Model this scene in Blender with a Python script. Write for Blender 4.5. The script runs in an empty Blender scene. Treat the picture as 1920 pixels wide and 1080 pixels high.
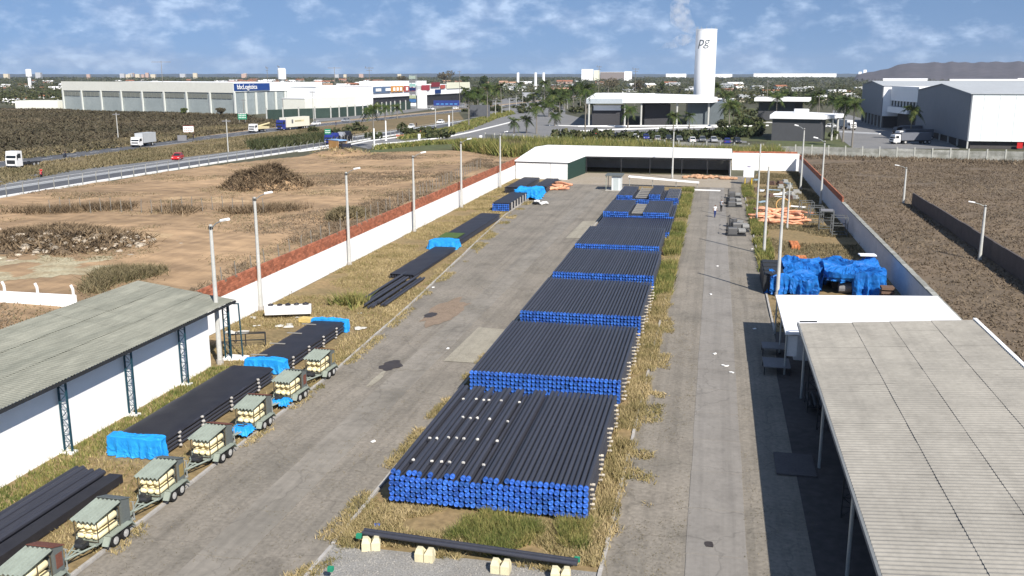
import bpy, math, random
import numpy as np
from mathutils import Vector, Matrix, noise

R = random.Random(7)
NR = np.random.RandomState(11)
S = bpy.context.scene
COL = S.collection

# ------------------------------------------------------------------ camera
CAM_H = 18.0
FPX = 1775.0                      # focal length in pixels of a 1920 wide frame
PITCH = math.atan(400 / FPX)
YAW = math.atan(385 / math.hypot(FPX, 400))
cam = bpy.data.cameras.new('camera')
camo = bpy.data.objects.new('camera', cam)
COL.objects.link(camo)
cam.sensor_width = 36.0
cam.lens = 36.0 * FPX / 1920.0
cam.clip_start = 0.5
cam.clip_end = 30000
camo.location = (0, 0, CAM_H)
camo.rotation_euler = (math.pi / 2 - PITCH, 0, YAW)
S.camera = camo

# ------------------------------------------------------------------ sky
SUN_EL = math.radians(40)
SUN_AZ = math.atan2(6.6, -8.4)     # clockwise from +Y
SKY_STRENGTH = 0.075
SUN_STRENGTH = 5.0
EXPOSURE = 0.52
W = bpy.data.worlds.new('World')
S.world = W
W.use_nodes = True
nt = W.node_tree
nt.nodes.clear()
N = nt.nodes.new
L = nt.links.new
out = N('ShaderNodeOutputWorld')
bg = N('ShaderNodeBackground')
bg.inputs['Strength'].default_value = SKY_STRENGTH
sky = N('ShaderNodeTexSky')
sky.sky_type = 'NISHITA'
sky.sun_disc = False
sky.sun_elevation = SUN_EL
sky.sun_rotation = SUN_AZ
sky.altitude = 600
sky.air_density = 1.0
sky.dust_density = 0.3
sky.ozone_density = 3.0
tc = N('ShaderNodeTexCoord')
mp = N('ShaderNodeVectorMath'); mp.operation = 'MULTIPLY_ADD'
mp.inputs[1].default_value = (1, 1, 0.8); mp.inputs[2].default_value = (0, 0, 0.22)
nrm = N('ShaderNodeVectorMath'); nrm.operation = 'NORMALIZE'
L(tc.outputs['Generated'], mp.inputs[0]); L(mp.outputs[0], nrm.inputs[0]); L(nrm.outputs[0], sky.inputs['Vector'])
# clouds: low broken cumulus
sep = N('ShaderNodeSeparateXYZ'); L(tc.outputs['Generated'], sep.inputs[0])
zz = N('ShaderNodeMath'); zz.operation = 'MULTIPLY'; L(sep.outputs['Z'], zz.inputs[0]); zz.inputs[1].default_value = 2.0
cb = N('ShaderNodeCombineXYZ'); L(sep.outputs['X'], cb.inputs[0]); L(sep.outputs['Y'], cb.inputs[1]); L(zz.outputs[0], cb.inputs[2])
n1 = N('ShaderNodeTexNoise'); n1.inputs['Scale'].default_value = 17.0; n1.inputs['Detail'].default_value = 8; n1.inputs['Roughness'].default_value = 0.62
L(cb.outputs[0], n1.inputs['Vector'])
r1 = N('ShaderNodeValToRGB'); r1.color_ramp.elements[0].position = 0.45; r1.color_ramp.elements[1].position = 0.66
L(n1.outputs['Fac'], r1.inputs[0])
n2 = N('ShaderNodeTexNoise'); n2.inputs['Scale'].default_value = 34; n2.inputs['Detail'].default_value = 6
L(cb.outputs[0], n2.inputs['Vector'])
r2 = N('ShaderNodeValToRGB')
r2.color_ramp.elements[0].position = 0.40; r2.color_ramp.elements[0].color = (3.4, 4.5, 6.8, 1)
r2.color_ramp.elements[1].position = 0.66; r2.color_ramp.elements[1].color = (6.8, 8.4, 10.8, 1)
L(n2.outputs['Fac'], r2.inputs[0])
tint = N('ShaderNodeMix'); tint.data_type = 'RGBA'; tint.blend_type = 'MULTIPLY'; tint.inputs[0].default_value = 1.0
tint.inputs[7].default_value = (1.06, 1.09, 1.13, 1)
L(sky.outputs[0], tint.inputs[6])
cf = N('ShaderNodeMath'); cf.operation = 'MULTIPLY'; L(r1.outputs[0], cf.inputs[0]); cf.inputs[1].default_value = 0.66
mx = N('ShaderNodeMix'); mx.data_type = 'RGBA'
L(cf.outputs[0], mx.inputs[0]); L(tint.outputs[2], mx.inputs[6]); L(r2.outputs[0], mx.inputs[7])
L(mx.outputs[2], bg.inputs['Color']); L(bg.outputs[0], out.inputs['Surface'])

sun = bpy.data.lights.new('sun', 'SUN')
sun.energy = SUN_STRENGTH
sun.angle = math.radians(0.53)
sun.color = (1.0, 0.94, 0.86)
suno = bpy.data.objects.new('sun', sun)
COL.objects.link(suno)
sd = Vector((math.sin(SUN_AZ) * math.cos(SUN_EL), math.cos(SUN_AZ) * math.cos(SUN_EL), math.sin(SUN_EL)))
suno.rotation_euler = sd.to_track_quat('Z', 'Y').to_euler()
suno.location = (0, 0, 60)
S.cycles.volume_bounces = 4
S.view_settings.view_transform = 'Standard'
S.view_settings.look = 'None'
S.view_settings.exposure = EXPOSURE
S.view_settings.gamma = 1.0
S.view_settings.use_curve_mapping = False

# ------------------------------------------------------------------ site survey: where a line of sight meets a level
_cy, _sy, _cp, _sp = math.cos(YAW), math.sin(YAW), math.cos(PITCH), math.sin(PITCH)
def G(x, y, z=0.0):
    r = x - 960; u = 540 - y
    f = FPX * _cp + u * _sp; up = -FPX * _sp + u * _cp
    t = (z - CAM_H) / up
    return ((f * -_sy + r * _cy) * t, (f * _cy + r * _sy) * t)

# ------------------------------------------------------------------ materials
MATS = {}
def _pos(nt):
    g = nt.nodes.new('ShaderNodeNewGeometry'); return g
def mat(name, col, rough=0.8, var=0.12, scale=1.0, col2=None, amount=0.5, metal=0.0, bump=0.0, bscale=None, spec=0.3,
        island=0.0, stain=0.0, cracks=0, obj=False, stretch=(1, 1, 1), lo=0.35, hi=0.65, fine=None):
    """base colour with a two-scale noise mix towards col2, optional per-piece variation and fine relief"""
    if name in MATS: return MATS[name]
    m = bpy.data.materials.new(name); m.use_nodes = True
    t = m.node_tree; b = t.nodes['Principled BSDF']
    b.inputs['Roughness'].default_value = rough
    b.inputs['Metallic'].default_value = metal
    b.inputs['Specular IOR Level'].default_value = spec
    n = t.nodes.new; l = t.links.new
    if obj:
        c = n('ShaderNodeTexCoord').outputs['Object']
    else:
        c = n('ShaderNodeNewGeometry').outputs['Position']
    mpg = n('ShaderNodeMapping'); mpg.inputs['Scale'].default_value = stretch; l(c, mpg.inputs[0]); c = mpg.outputs[0]
    na = n('ShaderNodeTexNoise'); na.inputs['Scale'].default_value = scale; na.inputs['Detail'].default_value = 7; na.inputs['Roughness'].default_value = 0.6
    l(c, na.inputs['Vector'])
    rp = n('ShaderNodeValToRGB'); rp.color_ramp.elements[0].position = lo; rp.color_ramp.elements[1].position = hi
    l(na.outputs['Fac'], rp.inputs[0])
    if col2 is None:
        col2 = tuple(max(0, v * (1 - 2.2 * var)) for v in col)
    mxx = n('ShaderNodeMix'); mxx.data_type = 'RGBA'
    ml = n('ShaderNodeMath'); ml.operation = 'MULTIPLY'; ml.inputs[1].default_value = amount; l(rp.outputs[0], ml.inputs[0])
    l(ml.outputs[0], mxx.inputs[0]); mxx.inputs[6].default_value = (*col, 1); mxx.inputs[7].default_value = (*col2, 1)
    cur = mxx.outputs[2]
    if stain:
        for (sc_, th, st) in (((1.6, .035, 1), .5, stain), ((.5, .35, 1), .56, stain * 1.2), ((2.2, 1.6, 1), .62, stain * 1.3)):
            ms = n('ShaderNodeMapping'); ms.inputs['Scale'].default_value = sc_; l(c, ms.inputs[0])
            ns = n('ShaderNodeTexNoise'); ns.inputs['Scale'].default_value = 1.0; ns.inputs['Detail'].default_value = 6; ns.inputs['Roughness'].default_value = .65; l(ms.outputs[0], ns.inputs['Vector'])
            mm = n('ShaderNodeMapRange'); mm.inputs['From Min'].default_value = th - .04; mm.inputs['From Max'].default_value = th + .14; mm.inputs['To Min'].default_value = 1.0 + st * .25; mm.inputs['To Max'].default_value = 1.0 - st; l(ns.outputs['Fac'], mm.inputs[0])
            sv = n('ShaderNodeVectorMath'); sv.operation = 'SCALE'; l(cur, sv.inputs[0]); l(mm.outputs[0], sv.inputs['Scale']); cur = sv.outputs[0]
    if cracks:
        vv = n('ShaderNodeTexVoronoi'); vv.feature = 'DISTANCE_TO_EDGE'; vv.inputs['Scale'].default_value = .22
        wn = n('ShaderNodeTexNoise'); wn.inputs['Scale'].default_value = .9; wn.inputs['Detail'].default_value = 5; l(c, wn.inputs['Vector'])
        wv = n('ShaderNodeVectorMath'); wv.operation = 'MULTIPLY_ADD'; wv.inputs[1].default_value = (1.6, 1.6, 0); l(wn.outputs['Color'], wv.inputs[0]); l(c, wv.inputs[2]); l(wv.outputs[0], vv.inputs['Vector'])
        cm = n('ShaderNodeMapRange'); cm.inputs['From Max'].default_value = .012; cm.inputs['To Min'].default_value = .78; l(vv.outputs['Distance'], cm.inputs[0])
        sv = n('ShaderNodeVectorMath'); sv.operation = 'SCALE'; l(cur, sv.inputs[0]); l(cm.outputs[0], sv.inputs['Scale']); cur = sv.outputs[0]
    # fine grain
    nb = n('ShaderNodeTexNoise'); nb.inputs['Scale'].default_value = (fine or scale * 9); nb.inputs['Detail'].default_value = 5
    l(c, nb.inputs['Vector'])
    mr = n('ShaderNodeMapRange'); mr.inputs['To Min'].default_value = 1 - var; mr.inputs['To Max'].default_value = 1 + var
    mr.inputs['From Min'].default_value = 0.3; mr.inputs['From Max'].default_value = 0.7
    l(nb.outputs['Fac'], mr.inputs[0])
    vs = n('ShaderNodeVectorMath'); vs.operation = 'SCALE'; l(cur, vs.inputs[0]); l(mr.outputs[0], vs.inputs['Scale']); cur = vs.outputs[0]
    if island:
        g2 = n('ShaderNodeNewGeometry')
        oi = n('ShaderNodeObjectInfo')
        ad = n('ShaderNodeMath'); ad.operation = 'ADD'; l(g2.outputs['Random Per Island'], ad.inputs[0]); l(oi.outputs['Random'], ad.inputs[1])
        fr = n('ShaderNodeMath'); fr.operation = 'FRACT'; l(ad.outputs[0], fr.inputs[0])
        mi = n('ShaderNodeMapRange'); mi.inputs['To Min'].default_value = 1 - island; mi.inputs['To Max'].default_value = 1 + island
        l(fr.outputs[0], mi.inputs[0])
        v2 = n('ShaderNodeVectorMath'); v2.operation = 'SCALE'; l(cur, v2.inputs[0]); l(mi.outputs[0], v2.inputs['Scale']); cur = v2.outputs[0]
    l(cur, b.inputs['Base Color'])
    if bump:
        bp = n('ShaderNodeBump'); bp.inputs['Strength'].default_value = bump; bp.inputs['Distance'].default_value = 0.03
        nc = n('ShaderNodeTexNoise'); nc.inputs['Scale'].default_value = bscale or scale * 12; nc.inputs['Detail'].default_value = 4
        l(c, nc.inputs['Vector']); l(nc.outputs['Fac'], bp.inputs['Height']); l(bp.outputs[0], b.inputs['Normal'])
    MATS[name] = m
    return m

white = mat('white_paint', (0.86, 0.86, 0.84), 0.7, 0.04, 0.5, (0.72, 0.70, 0.66), 0.3)
white_clean = mat('white_sheet', (0.88, 0.88, 0.88), 0.6, 0.02, 0.3, (0.82, 0.82, 0.81), 0.3)
whitewall = mat('whitewashed_wall', (0.90, 0.90, 0.89), 0.85, 0.02, 0.6, (0.74, 0.71, 0.64), 0.22, stretch=(1, 1, 2.5), lo=0.45, hi=0.75)
greywall = mat('grey_block_wall', (0.74, 0.74, 0.73), 0.9, 0.05, 0.6, (0.60, 0.60, 0.59), 0.5)
concrete = mat('concrete', (0.42, 0.40, 0.37), 0.9, 0.10, 0.7, (0.30, 0.28, 0.25), 0.6)
conc_panel = mat('weathered_concrete_panel', (0.36, 0.36, 0.33), 0.95, 0.14, 0.8, (0.16, 0.16, 0.13), 0.7, island=0.15)
polemat = mat('lamp_post_concrete', (0.50, 0.50, 0.47), 0.85, 0.08, 1.2, (0.36, 0.36, 0.33), 0.5)
galv = mat('galvanised_steel', (0.42, 0.45, 0.44), 0.5, 0.08, 2, metal=0.5)
glass = mat('dark_glass', (0.02, 0.025, 0.03), 0.12, 0.02, 1, spec=0.6)
tyre = mat('tyre_rubber', (0.018, 0.018, 0.018), 0.85, 0.1, 5)
darkmetal = mat('dark_metal', (0.03, 0.032, 0.035), 0.6, 0.15, 3)
teal = mat('teal_steel', (0.015, 0.06, 0.085), 0.55, 0.15, 3)
chrome = mat('rim_metal', (0.55, 0.55, 0.53), 0.4, 0.05, 5, metal=0.3)
timber = mat('pale_timber', (0.50, 0.45, 0.37), 0.85, 0.15, 4, (0.36, 0.33, 0.28), 0.5, island=0.25)
pipeblack = mat('black_pipe_coating', (0.036, 0.038, 0.050), 0.45, 0.12, 1.5, (0.050, 0.051, 0.062), 0.5, spec=0.5, island=0.12, stretch=(3, 0.5, 3))
capblue = mat('blue_plastic_cap', (0.028, 0.095, 0.40), 0.45, 0.12, 3, (0.045, 0.17, 0.52), 0.6, island=0.35)
brickm = mat('hollow_clay_brick', (0.38, 0.14, 0.08), 0.9, 0.2, 1.0, (0.30, 0.10, 0.05), 0.6, island=0.3)
mortar = mat('grey_mortar', (0.24, 0.17, 0.12), 0.95, 0.2, 1.0)
bluetarp = mat('blue_tarpaulin', (0.012, 0.16, 0.50), 0.55, 0.15, 2.0, (0.01, 0.09, 0.34), 0.8, bump=0.8, bscale=5, spec=0.3)
cyantarp = mat('light_blue_tarpaulin', (0.02, 0.31, 0.74), 0.55, 0.10, 2.0, (0.01, 0.20, 0.56), 0.7, bump=0.7, bscale=6, spec=0.3)
blacktarp = mat('black_plastic_sheet', (0.022, 0.022, 0.028), 0.5, 0.15, 1.2, (0.035, 0.035, 0.04), 0.5, bump=0.25, bscale=2.5, spec=0.3)

# ------------------------------------------------------------------ mesh builder
class MB:
    def __init__(s): s.v = []; s.f = []; s.m = []
    def add(s, v, f, mi=0):
        o = len(s.v); s.v += [tuple(p) for p in v]
        s.f += [tuple(i + o for i in q) for q in f]; s.m += [mi] * len(f); return s
    def box(s, x0, x1, y0, y1, z0, z1, mi=0, M=None):
        v = [(x0, y0, z0), (x1, y0, z0), (x1, y1, z0), (x0, y1, z0), (x0, y0, z1), (x1, y0, z1), (x1, y1, z1), (x0, y1, z1)]
        if M is not None: v = [M @ Vector(p) for p in v]
        return s.add(v, [(0, 3, 2, 1), (4, 5, 6, 7), (0, 1, 5, 4), (1, 2, 6, 5), (2, 3, 7, 6), (3, 0, 4, 7)], mi)
    def tube(s, p, q, r, r2=None, n=8, mi=0, caps=True):
        p = Vector(p); q = Vector(q); r2 = r if r2 is None else r2
        d = (q - p).normalized(); a = d.orthogonal().normalized(); b = d.cross(a)
        v = []
        for c, rr in ((p, r), (q, r2)):
            for i in range(n):
                t = 2 * math.pi * (i + .5) / n
                v.append(c + (a * math.cos(t) + b * math.sin(t)) * rr)
        f = [(i, (i + 1) % n, n + (i + 1) % n, n + i) for i in range(n)]
        if caps: f += [tuple(range(n - 1, -1, -1)), tuple(range(n, 2 * n))]
        return s.add(v, f, mi)
    def disc(s, c, nrm, r, n=12, mi=0):
        c = Vector(c); d = Vector(nrm).normalized(); a = d.orthogonal().normalized(); b = d.cross(a)
        return s.add([c + (a * math.cos(2 * math.pi * (i + .5) / n) + b * math.sin(2 * math.pi * (i + .5) / n)) * r for i in range(n)], [tuple(range(n))], mi)
    def path(s, pts, r, n=6, mi=0):
        pts = [Vector(p) for p in pts]
        rs = r if isinstance(r, (list, tuple)) else [r] * len(pts)
        v = []; a = None
        for i, p in enumerate(pts):
            d = (pts[min(i + 1, len(pts) - 1)] - pts[max(i - 1, 0)]).normalized()
            a = d.orthogonal().normalized() if a is None else (a - d * a.dot(d)).normalized()
            b = d.cross(a)
            for k in range(n):
                t = 2 * math.pi * k / n
                v.append(p + (a * math.cos(t) + b * math.sin(t)) * rs[i])
        f = []
        for i in range(len(pts) - 1):
            for k in range(n):
                f.append((i * n + k, i * n + (k + 1) % n, (i + 1) * n + (k + 1) % n, (i + 1) * n + k))
        f += [tuple(range(n - 1, -1, -1)), tuple(range((len(pts) - 1) * n, len(pts) * n))]
        return s.add(v, f, mi)
    def extr(s, prof, x0, x1, mi=0, M=None):
        """profile of (y,z) points run along x"""
        n = len(prof)
        v = [(x0, y, z) for y, z in prof] + [(x1, y, z) for y, z in prof]
        if M is not None: v = [M @ Vector(p) for p in v]
        f = [(i, (i + 1) % n, n + (i + 1) % n, n + i) for i in range(n)] + [tuple(range(n - 1, -1, -1)), tuple(range(n, 2 * n))]
        return s.add(v, f, mi)
    def prism(s, poly, z0, z1, mi=0):
        n = len(poly)
        zs = z1 if isinstance(z1, (list, tuple)) else [z1] * n
        v = [(x, y, z0) for x, y in poly] + [(poly[i][0], poly[i][1], zs[i]) for i in range(n)]
        f = [(i, (i + 1) % n, n + (i + 1) % n, n + i) for i in range(n)] + [tuple(range(n - 1, -1, -1)), tuple(range(n, 2 * n))]
        return s.add(v, f, mi)
    def wall(s, p, q, z0, z1, t=0.2, mi=0, side=0.0):
        """upright slab from p to q"""
        p = Vector((p[0], p[1])); q = Vector((q[0], q[1])); d = (q - p).normalized(); nn = Vector((-d.y, d.x))
        a = nn * (side - t / 2); b = nn * (side + t / 2)
        return s.prism([tuple(p + a), tuple(q + a), tuple(q + b), tuple(p + b)], z0, z1, mi)
    def rock(s, c, r, mi=0, rnd=None, flat=1.0):
        rnd = rnd or R
        v = []
        t = (1 + 5 ** .5) / 2
        base = [(-1, t, 0), (1, t, 0), (-1, -t, 0), (1, -t, 0), (0, -1, t), (0, 1, t), (0, -1, -t), (0, 1, -t), (t, 0, -1), (t, 0, 1), (-t, 0, -1), (-t, 0, 1)]
        for b in base:
            q = Vector(b).normalized() * r * rnd.uniform(.75, 1.2)
            v.append((c[0] + q.x, c[1] + q.y, c[2] + q.z * flat))
        f = [(0, 11, 5), (0, 5, 1), (0, 1, 7), (0, 7, 10), (0, 10, 11), (1, 5, 9), (5, 11, 4), (11, 10, 2), (10, 7, 6), (7, 1, 8), (3, 9, 4), (3, 4, 2), (3, 2, 6), (3, 6, 8), (3, 8, 9), (4, 9, 5), (2, 4, 11), (6, 2, 10), (8, 6, 7), (9, 8, 1)]
        return s.add(v, f, mi)
    def mesh(s, name, mats, smooth=False):
        me = bpy.data.meshes.new(name)
        me.from_pydata(s.v, [], s.f)
        for m in (mats if isinstance(mats, (list, tuple)) else [mats]): me.materials.append(m)
        if len(me.materials) > 1: me.polygons.foreach_set('material_index', s.m)
        if smooth: me.polygons.foreach_set('use_smooth', [True] * len(me.polygons))
        me.update(); return me

def link(o, parent=None):
    COL.objects.link(o)
    if parent is not None: o.parent = parent
    return o
def thing(name, label, cat, loc=(0, 0, 0), rz=0.0, group=None):
    o = bpy.data.objects.new(name, None); o.empty_display_size = 0.2
    link(o); o.location = loc if len(loc) == 3 else (loc[0], loc[1], 0); o.rotation_euler = (0, 0, rz)
    o['label'] = label; o['category'] = cat
    if group: o['group'] = group
    return o
def part(name, mb, mats, parent, smooth=False, label=None, stuff=False, loc=None):
    me = mb.mesh(name, mats, smooth) if isinstance(mb, MB) else mb
    o = link(bpy.data.objects.new(name, me), parent)
    if loc is not None: o.location = loc
    if label: o['label'] = label
    if stuff: o['kind'] = 'stuff'
    return o
def solo(name, mb, mats, label, cat, loc=(0, 0, 0), rz=0.0, group=None, smooth=False):
    me = mb.mesh(name, mats, smooth) if isinstance(mb, MB) else mb
    o = link(bpy.data.objects.new(name, me)); o.location = loc if len(loc) == 3 else (loc[0], loc[1], 0); o.rotation_euler = (0, 0, rz)
    o['label'] = label; o['category'] = cat
    if group: o['group'] = group
    return o
def struct(name, mb, mats, label=None, smooth=False):
    me = mb.mesh(name, mats, smooth) if isinstance(mb, MB) else mb
    o = link(bpy.data.objects.new(name, me)); o['kind'] = 'structure'
    if label: o['label'] = label
    return o
def stuffo(name, me, label, cat, mats=None):
    if isinstance(me, MB): me = me.mesh(name, mats)
    o = link(bpy.data.objects.new(name, me)); o['kind'] = 'stuff'; o['label'] = label; o['category'] = cat
    return o
def dup(root, loc, rz=None, label=None, name=None):
    def cp(o, par):
        c = o.copy(); COL.objects.link(c); c.parent = par
        for ch in o.children: cp(ch, c)
        return c
    r = cp(root, None); r.location = loc if len(loc) == 3 else (loc[0], loc[1], 0)
    if rz is not None: r.rotation_euler = (0, 0, rz)
    if label: r['label'] = label
    return r

# ------------------------------------------------------------------ scatter helpers (numpy)
def tri_mesh(name, V, F, m):
    me = bpy.data.meshes.new(name)
    nv, nf, k = len(V), len(F), F.shape[1]
    me.vertices.add(nv); me.vertices.foreach_set('co', V.astype(np.float32).ravel())
    me.loops.add(nf * k); me.loops.foreach_set('vertex_index', F.astype(np.int32).ravel())
    me.polygons.add(nf); me.polygons.foreach_set('loop_start', np.arange(0, nf * k, k, dtype=np.int32))
    me.update(calc_edges=True)
    for q in (m if isinstance(m, (list, tuple)) else [m]): me.materials.append(q)
    return me
def in_poly(P, poly):
    x, y = P[:, 0], P[:, 1]; c = np.zeros(len(P), bool); n = len(poly)
    for i in range(n):
        x1, y1 = poly[i]; x2, y2 = poly[(i + 1) % n]
        if y1 == y2: continue
        t = ((y1 > y) != (y2 > y)) & (x < (x2 - x1) * (y - y1) / (y2 - y1) + x1)
        c ^= t
    return c
def vnoise(P, s, seed=0):
    """cheap smooth noise in 0..1"""
    r = np.random.RandomState(seed); out = np.zeros(len(P)); amp = 0
    for k in range(7):
        a = r.uniform(0, 6.28); f = s * r.uniform(.5, 2.0); ph = r.uniform(0, 6.28, 2)
        u = P[:, 0] * math.cos(a) + P[:, 1] * math.sin(a); v = -P[:, 0] * math.sin(a) + P[:, 1] * math.cos(a)
        out += np.sin(u * f + ph[0] + 1.3 * np.sin(v * f * .8 + ph[1])); amp += 1
    return .5 + .5 * out / amp * 1.6
def sample(poly, n, mask=None):
    a = np.array(poly); lo, hi = a.min(0), a.max(0)
    P = np.empty((0, 2)); it = 0
    while len(P) < n and it < 60:
        Q = lo + NR.rand(n * 2, 2) * (hi - lo); Q = Q[in_poly(Q, poly)]
        if mask is not None: Q = Q[mask(Q)]
        P = np.vstack([P, Q]); it += 1
    return P[:n]
def blades(name, P, k, h, w, spread, m, z=0.0, lean=0.35, hvar=0.5, zfun=None):
    n = len(P)
    base = np.repeat(P, k, 0) + NR.normal(0, spread, (n * k, 2))
    hs = h * (1 + NR.uniform(-hvar, hvar, n * k)); ws = w * NR.uniform(.6, 1.4, n * k)
    a = NR.uniform(0, 6.283, n * k); lx = NR.normal(0, lean, n * k) * hs; ly = NR.normal(0, lean, n * k) * hs
    z0 = np.full(n * k, z) if zfun is None else zfun(base)
    V = np.zeros((n * k, 3, 3))
    V[:, 0, 0] = base[:, 0] - np.cos(a) * ws; V[:, 0, 1] = base[:, 1] - np.sin(a) * ws; V[:, 0, 2] = z0
    V[:, 1, 0] = base[:, 0] + np.cos(a) * ws; V[:, 1, 1] = base[:, 1] + np.sin(a) * ws; V[:, 1, 2] = z0
    V[:, 2, 0] = base[:, 0] + lx; V[:, 2, 1] = base[:, 1] + ly; V[:, 2, 2] = z0 + hs
    return tri_mesh(name, V.reshape(-1, 3), np.arange(n * k * 3).reshape(-1, 3), m)
def leafcloud(centres, radii, nper, size, seed=3):
    """random quads in ellipsoid shells: returns V,F arrays"""
    r = np.random.RandomState(seed); C = np.repeat(np.array(centres, float), nper, 0); RR = np.repeat(np.array(radii, float), nper, 0)
    d = r.normal(0, 1, C.shape); d /= np.linalg.norm(d, axis=1)[:, None]
    rad = r.uniform(.35, 1.0, len(C)) ** .5
    c = C + d * RR * rad[:, None]
    a = r.normal(0, 1, C.shape); a /= np.linalg.norm(a, axis=1)[:, None]
    b = np.cross(a, r.normal(0, 1, C.shape)); b /= np.linalg.norm(b, axis=1)[:, None]
    s = (size * r.uniform(.5, 1.3, len(C)))[:, None] if np.isscalar(size) else (np.repeat(size, nper) * r.uniform(.5, 1.3, len(C)))[:, None]
    V = np.stack([c - a * s, c + b * s * .6, c + a * s, c - b * s * .6], 1)
    return V.reshape(-1, 3), np.arange(len(C) * 4).reshape(-1, 4)
def bumpy(name, poly, step, zf, m, kind_label=None):
    """ground sheet with relief over a polygon's bounding grid"""
    a = np.array(poly); lo, hi = a.min(0), a.max(0)
    nx = int((hi[0] - lo[0]) / step) + 2; ny = int((hi[1] - lo[1]) / step) + 2
    X, Y = np.meshgrid(np.linspace(lo[0], hi[0], nx), np.linspace(lo[1], hi[1], ny)); P = np.stack([X.ravel(), Y.ravel()], 1)
    ins = in_poly(P, poly); Z = zf(P)
    idx = np.arange(nx * ny).reshape(ny, nx)
    F = np.stack([idx[:-1, :-1].ravel(), idx[:-1, 1:].ravel(), idx[1:, 1:].ravel(), idx[1:, :-1].ravel()], 1)
    F = F[ins[F].all(1)]
    used = np.unique(F); rm = -np.ones(nx * ny, int); rm[used] = np.arange(len(used))
    me = tri_mesh(name, np.column_stack([P[used], Z[used]]), rm[F], m)
    me.polygons.foreach_set('use_smooth', [True] * len(me.polygons))
    o = struct(name, me, None)
    return o
def flat(name, poly, z, m):
    mb = MB(); mb.add([(x, y, z) for x, y in poly], [tuple(range(len(poly)))])
    me = mb.mesh(name, m)
    if me.polygons[0].normal.z < 0: me.flip_normals()
    return struct(name, me, None)
def foliage(name, c1, c2, c3, rough=0.8, nscale=0.15):
    if name in MATS: return MATS[name]
    m = bpy.data.materials.new(name); m.use_nodes = True; t = m.node_tree; b = t.nodes['Principled BSDF']
    b.inputs['Roughness'].default_value = rough; b.inputs['Specular IOR Level'].default_value = 0.15
    n = t.nodes.new; l = t.links.new
    g = n('ShaderNodeNewGeometry'); nz = n('ShaderNodeTexNoise'); nz.inputs['Scale'].default_value = nscale; nz.inputs['Detail'].default_value = 4
    l(g.outputs['Position'], nz.inputs['Vector'])
    ad = n('ShaderNodeMath'); ad.operation = 'MULTIPLY_ADD'; ad.inputs[1].default_value = 0.55; l(g.outputs['Random Per Island'], ad.inputs[0])
    sb = n('ShaderNodeMath'); sb.operation = 'MULTIPLY_ADD'; sb.inputs[1].default_value = 1.4; sb.inputs[2].default_value = -0.48; l(nz.outputs['Fac'], sb.inputs[0])
    l(sb.outputs[0], ad.inputs[2])
    r = n('ShaderNodeValToRGB'); e = r.color_ramp.elements; e[0].position = 0.1; e[0].color = (*c1, 1); e[1].position = 0.9; e[1].color = (*c3, 1)
    k = e.new(0.5); k.color = (*c2, 1)
    l(ad.outputs[0], r.inputs[0]); l(r.outputs[0], b.inputs['Base Color'])
    MATS[name] = m; return m
# ================================================================== SETTING
asphalt_yard = mat('worn_block_paving', (0.225, 0.20, 0.165), 0.95, 0.16, 0.22, (0.16, 0.145, 0.12), 0.8, stain=.16, cracks=1, bump=0.5, bscale=9, fine=5)
strip_conc = mat('smooth_concrete_strip', (0.235, 0.218, 0.195), 0.9, 0.07, 0.3, (0.19, 0.175, 0.155), 0.7, stain=.12, cracks=1, island=0.05, fine=4)
asphalt = mat('asphalt', (0.085, 0.09, 0.10), 0.9, 0.1, 0.12, (0.12, 0.12, 0.125), 0.6)
asphalt2 = mat('plaza_asphalt', (0.17, 0.17, 0.17), 0.9, 0.08, 0.1, (0.22, 0.215, 0.21), 0.6)
lane_conc = mat('pale_lane_concrete', (0.34, 0.35, 0.35), 0.9, 0.08, 0.1, (0.26, 0.27, 0.28), 0.6)
dirt = mat('tan_dirt', (0.365, 0.245, 0.140), 0.95, 0.24, 0.055, (0.19, 0.13, 0.075), 0.8, stain=.15, bump=0.6, bscale=1.5, stretch=(0.6, 1, 1), fine=0.55, lo=.4, hi=.66)
yarddirt = mat('yard_dirt', (0.27, 0.19, 0.095), 0.95, 0.25, 0.35, (0.17, 0.135, 0.065), 0.8, bump=0.5, bscale=4)
brushsoil = mat('brush_soil', (0.175, 0.13, 0.088), 0.95, 0.22, 0.05, (0.10, 0.08, 0.055), 0.7, bump=0.6, bscale=2)
farsoil = mat('far_plain', (0.085, 0.08, 0.048), 0.95, 0.2, 0.004, (0.05, 0.055, 0.032), 0.8, fine=0.02)
verge = mat('road_verge', (0.20, 0.145, 0.075), 0.95, 0.2, 0.06, (0.12, 0.10, 0.05), 0.8, bump=0.5, bscale=1.5)
lawnm = mat('green_lawn', (0.085, 0.105, 0.045), 0.95, 0.2, 0.06, (0.10, 0.09, 0.04), 0.6)
gravelm = mat('grey_gravel', (0.27, 0.26, 0.24), 0.95, 0.3, 0.9, (0.20, 0.19, 0.17), 0.6, bump=0.7, bscale=14, fine=16)
forecourt = mat('bare_forecourt', (0.33, 0.285, 0.225), 0.95, 0.12, 0.2, (0.30, 0.25, 0.18), 0.7)
shedfloor = mat('shed_floor', (0.09, 0.08, 0.075), 0.9, 0.2, 0.25, (0.05, 0.045, 0.045), 0.7)

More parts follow.
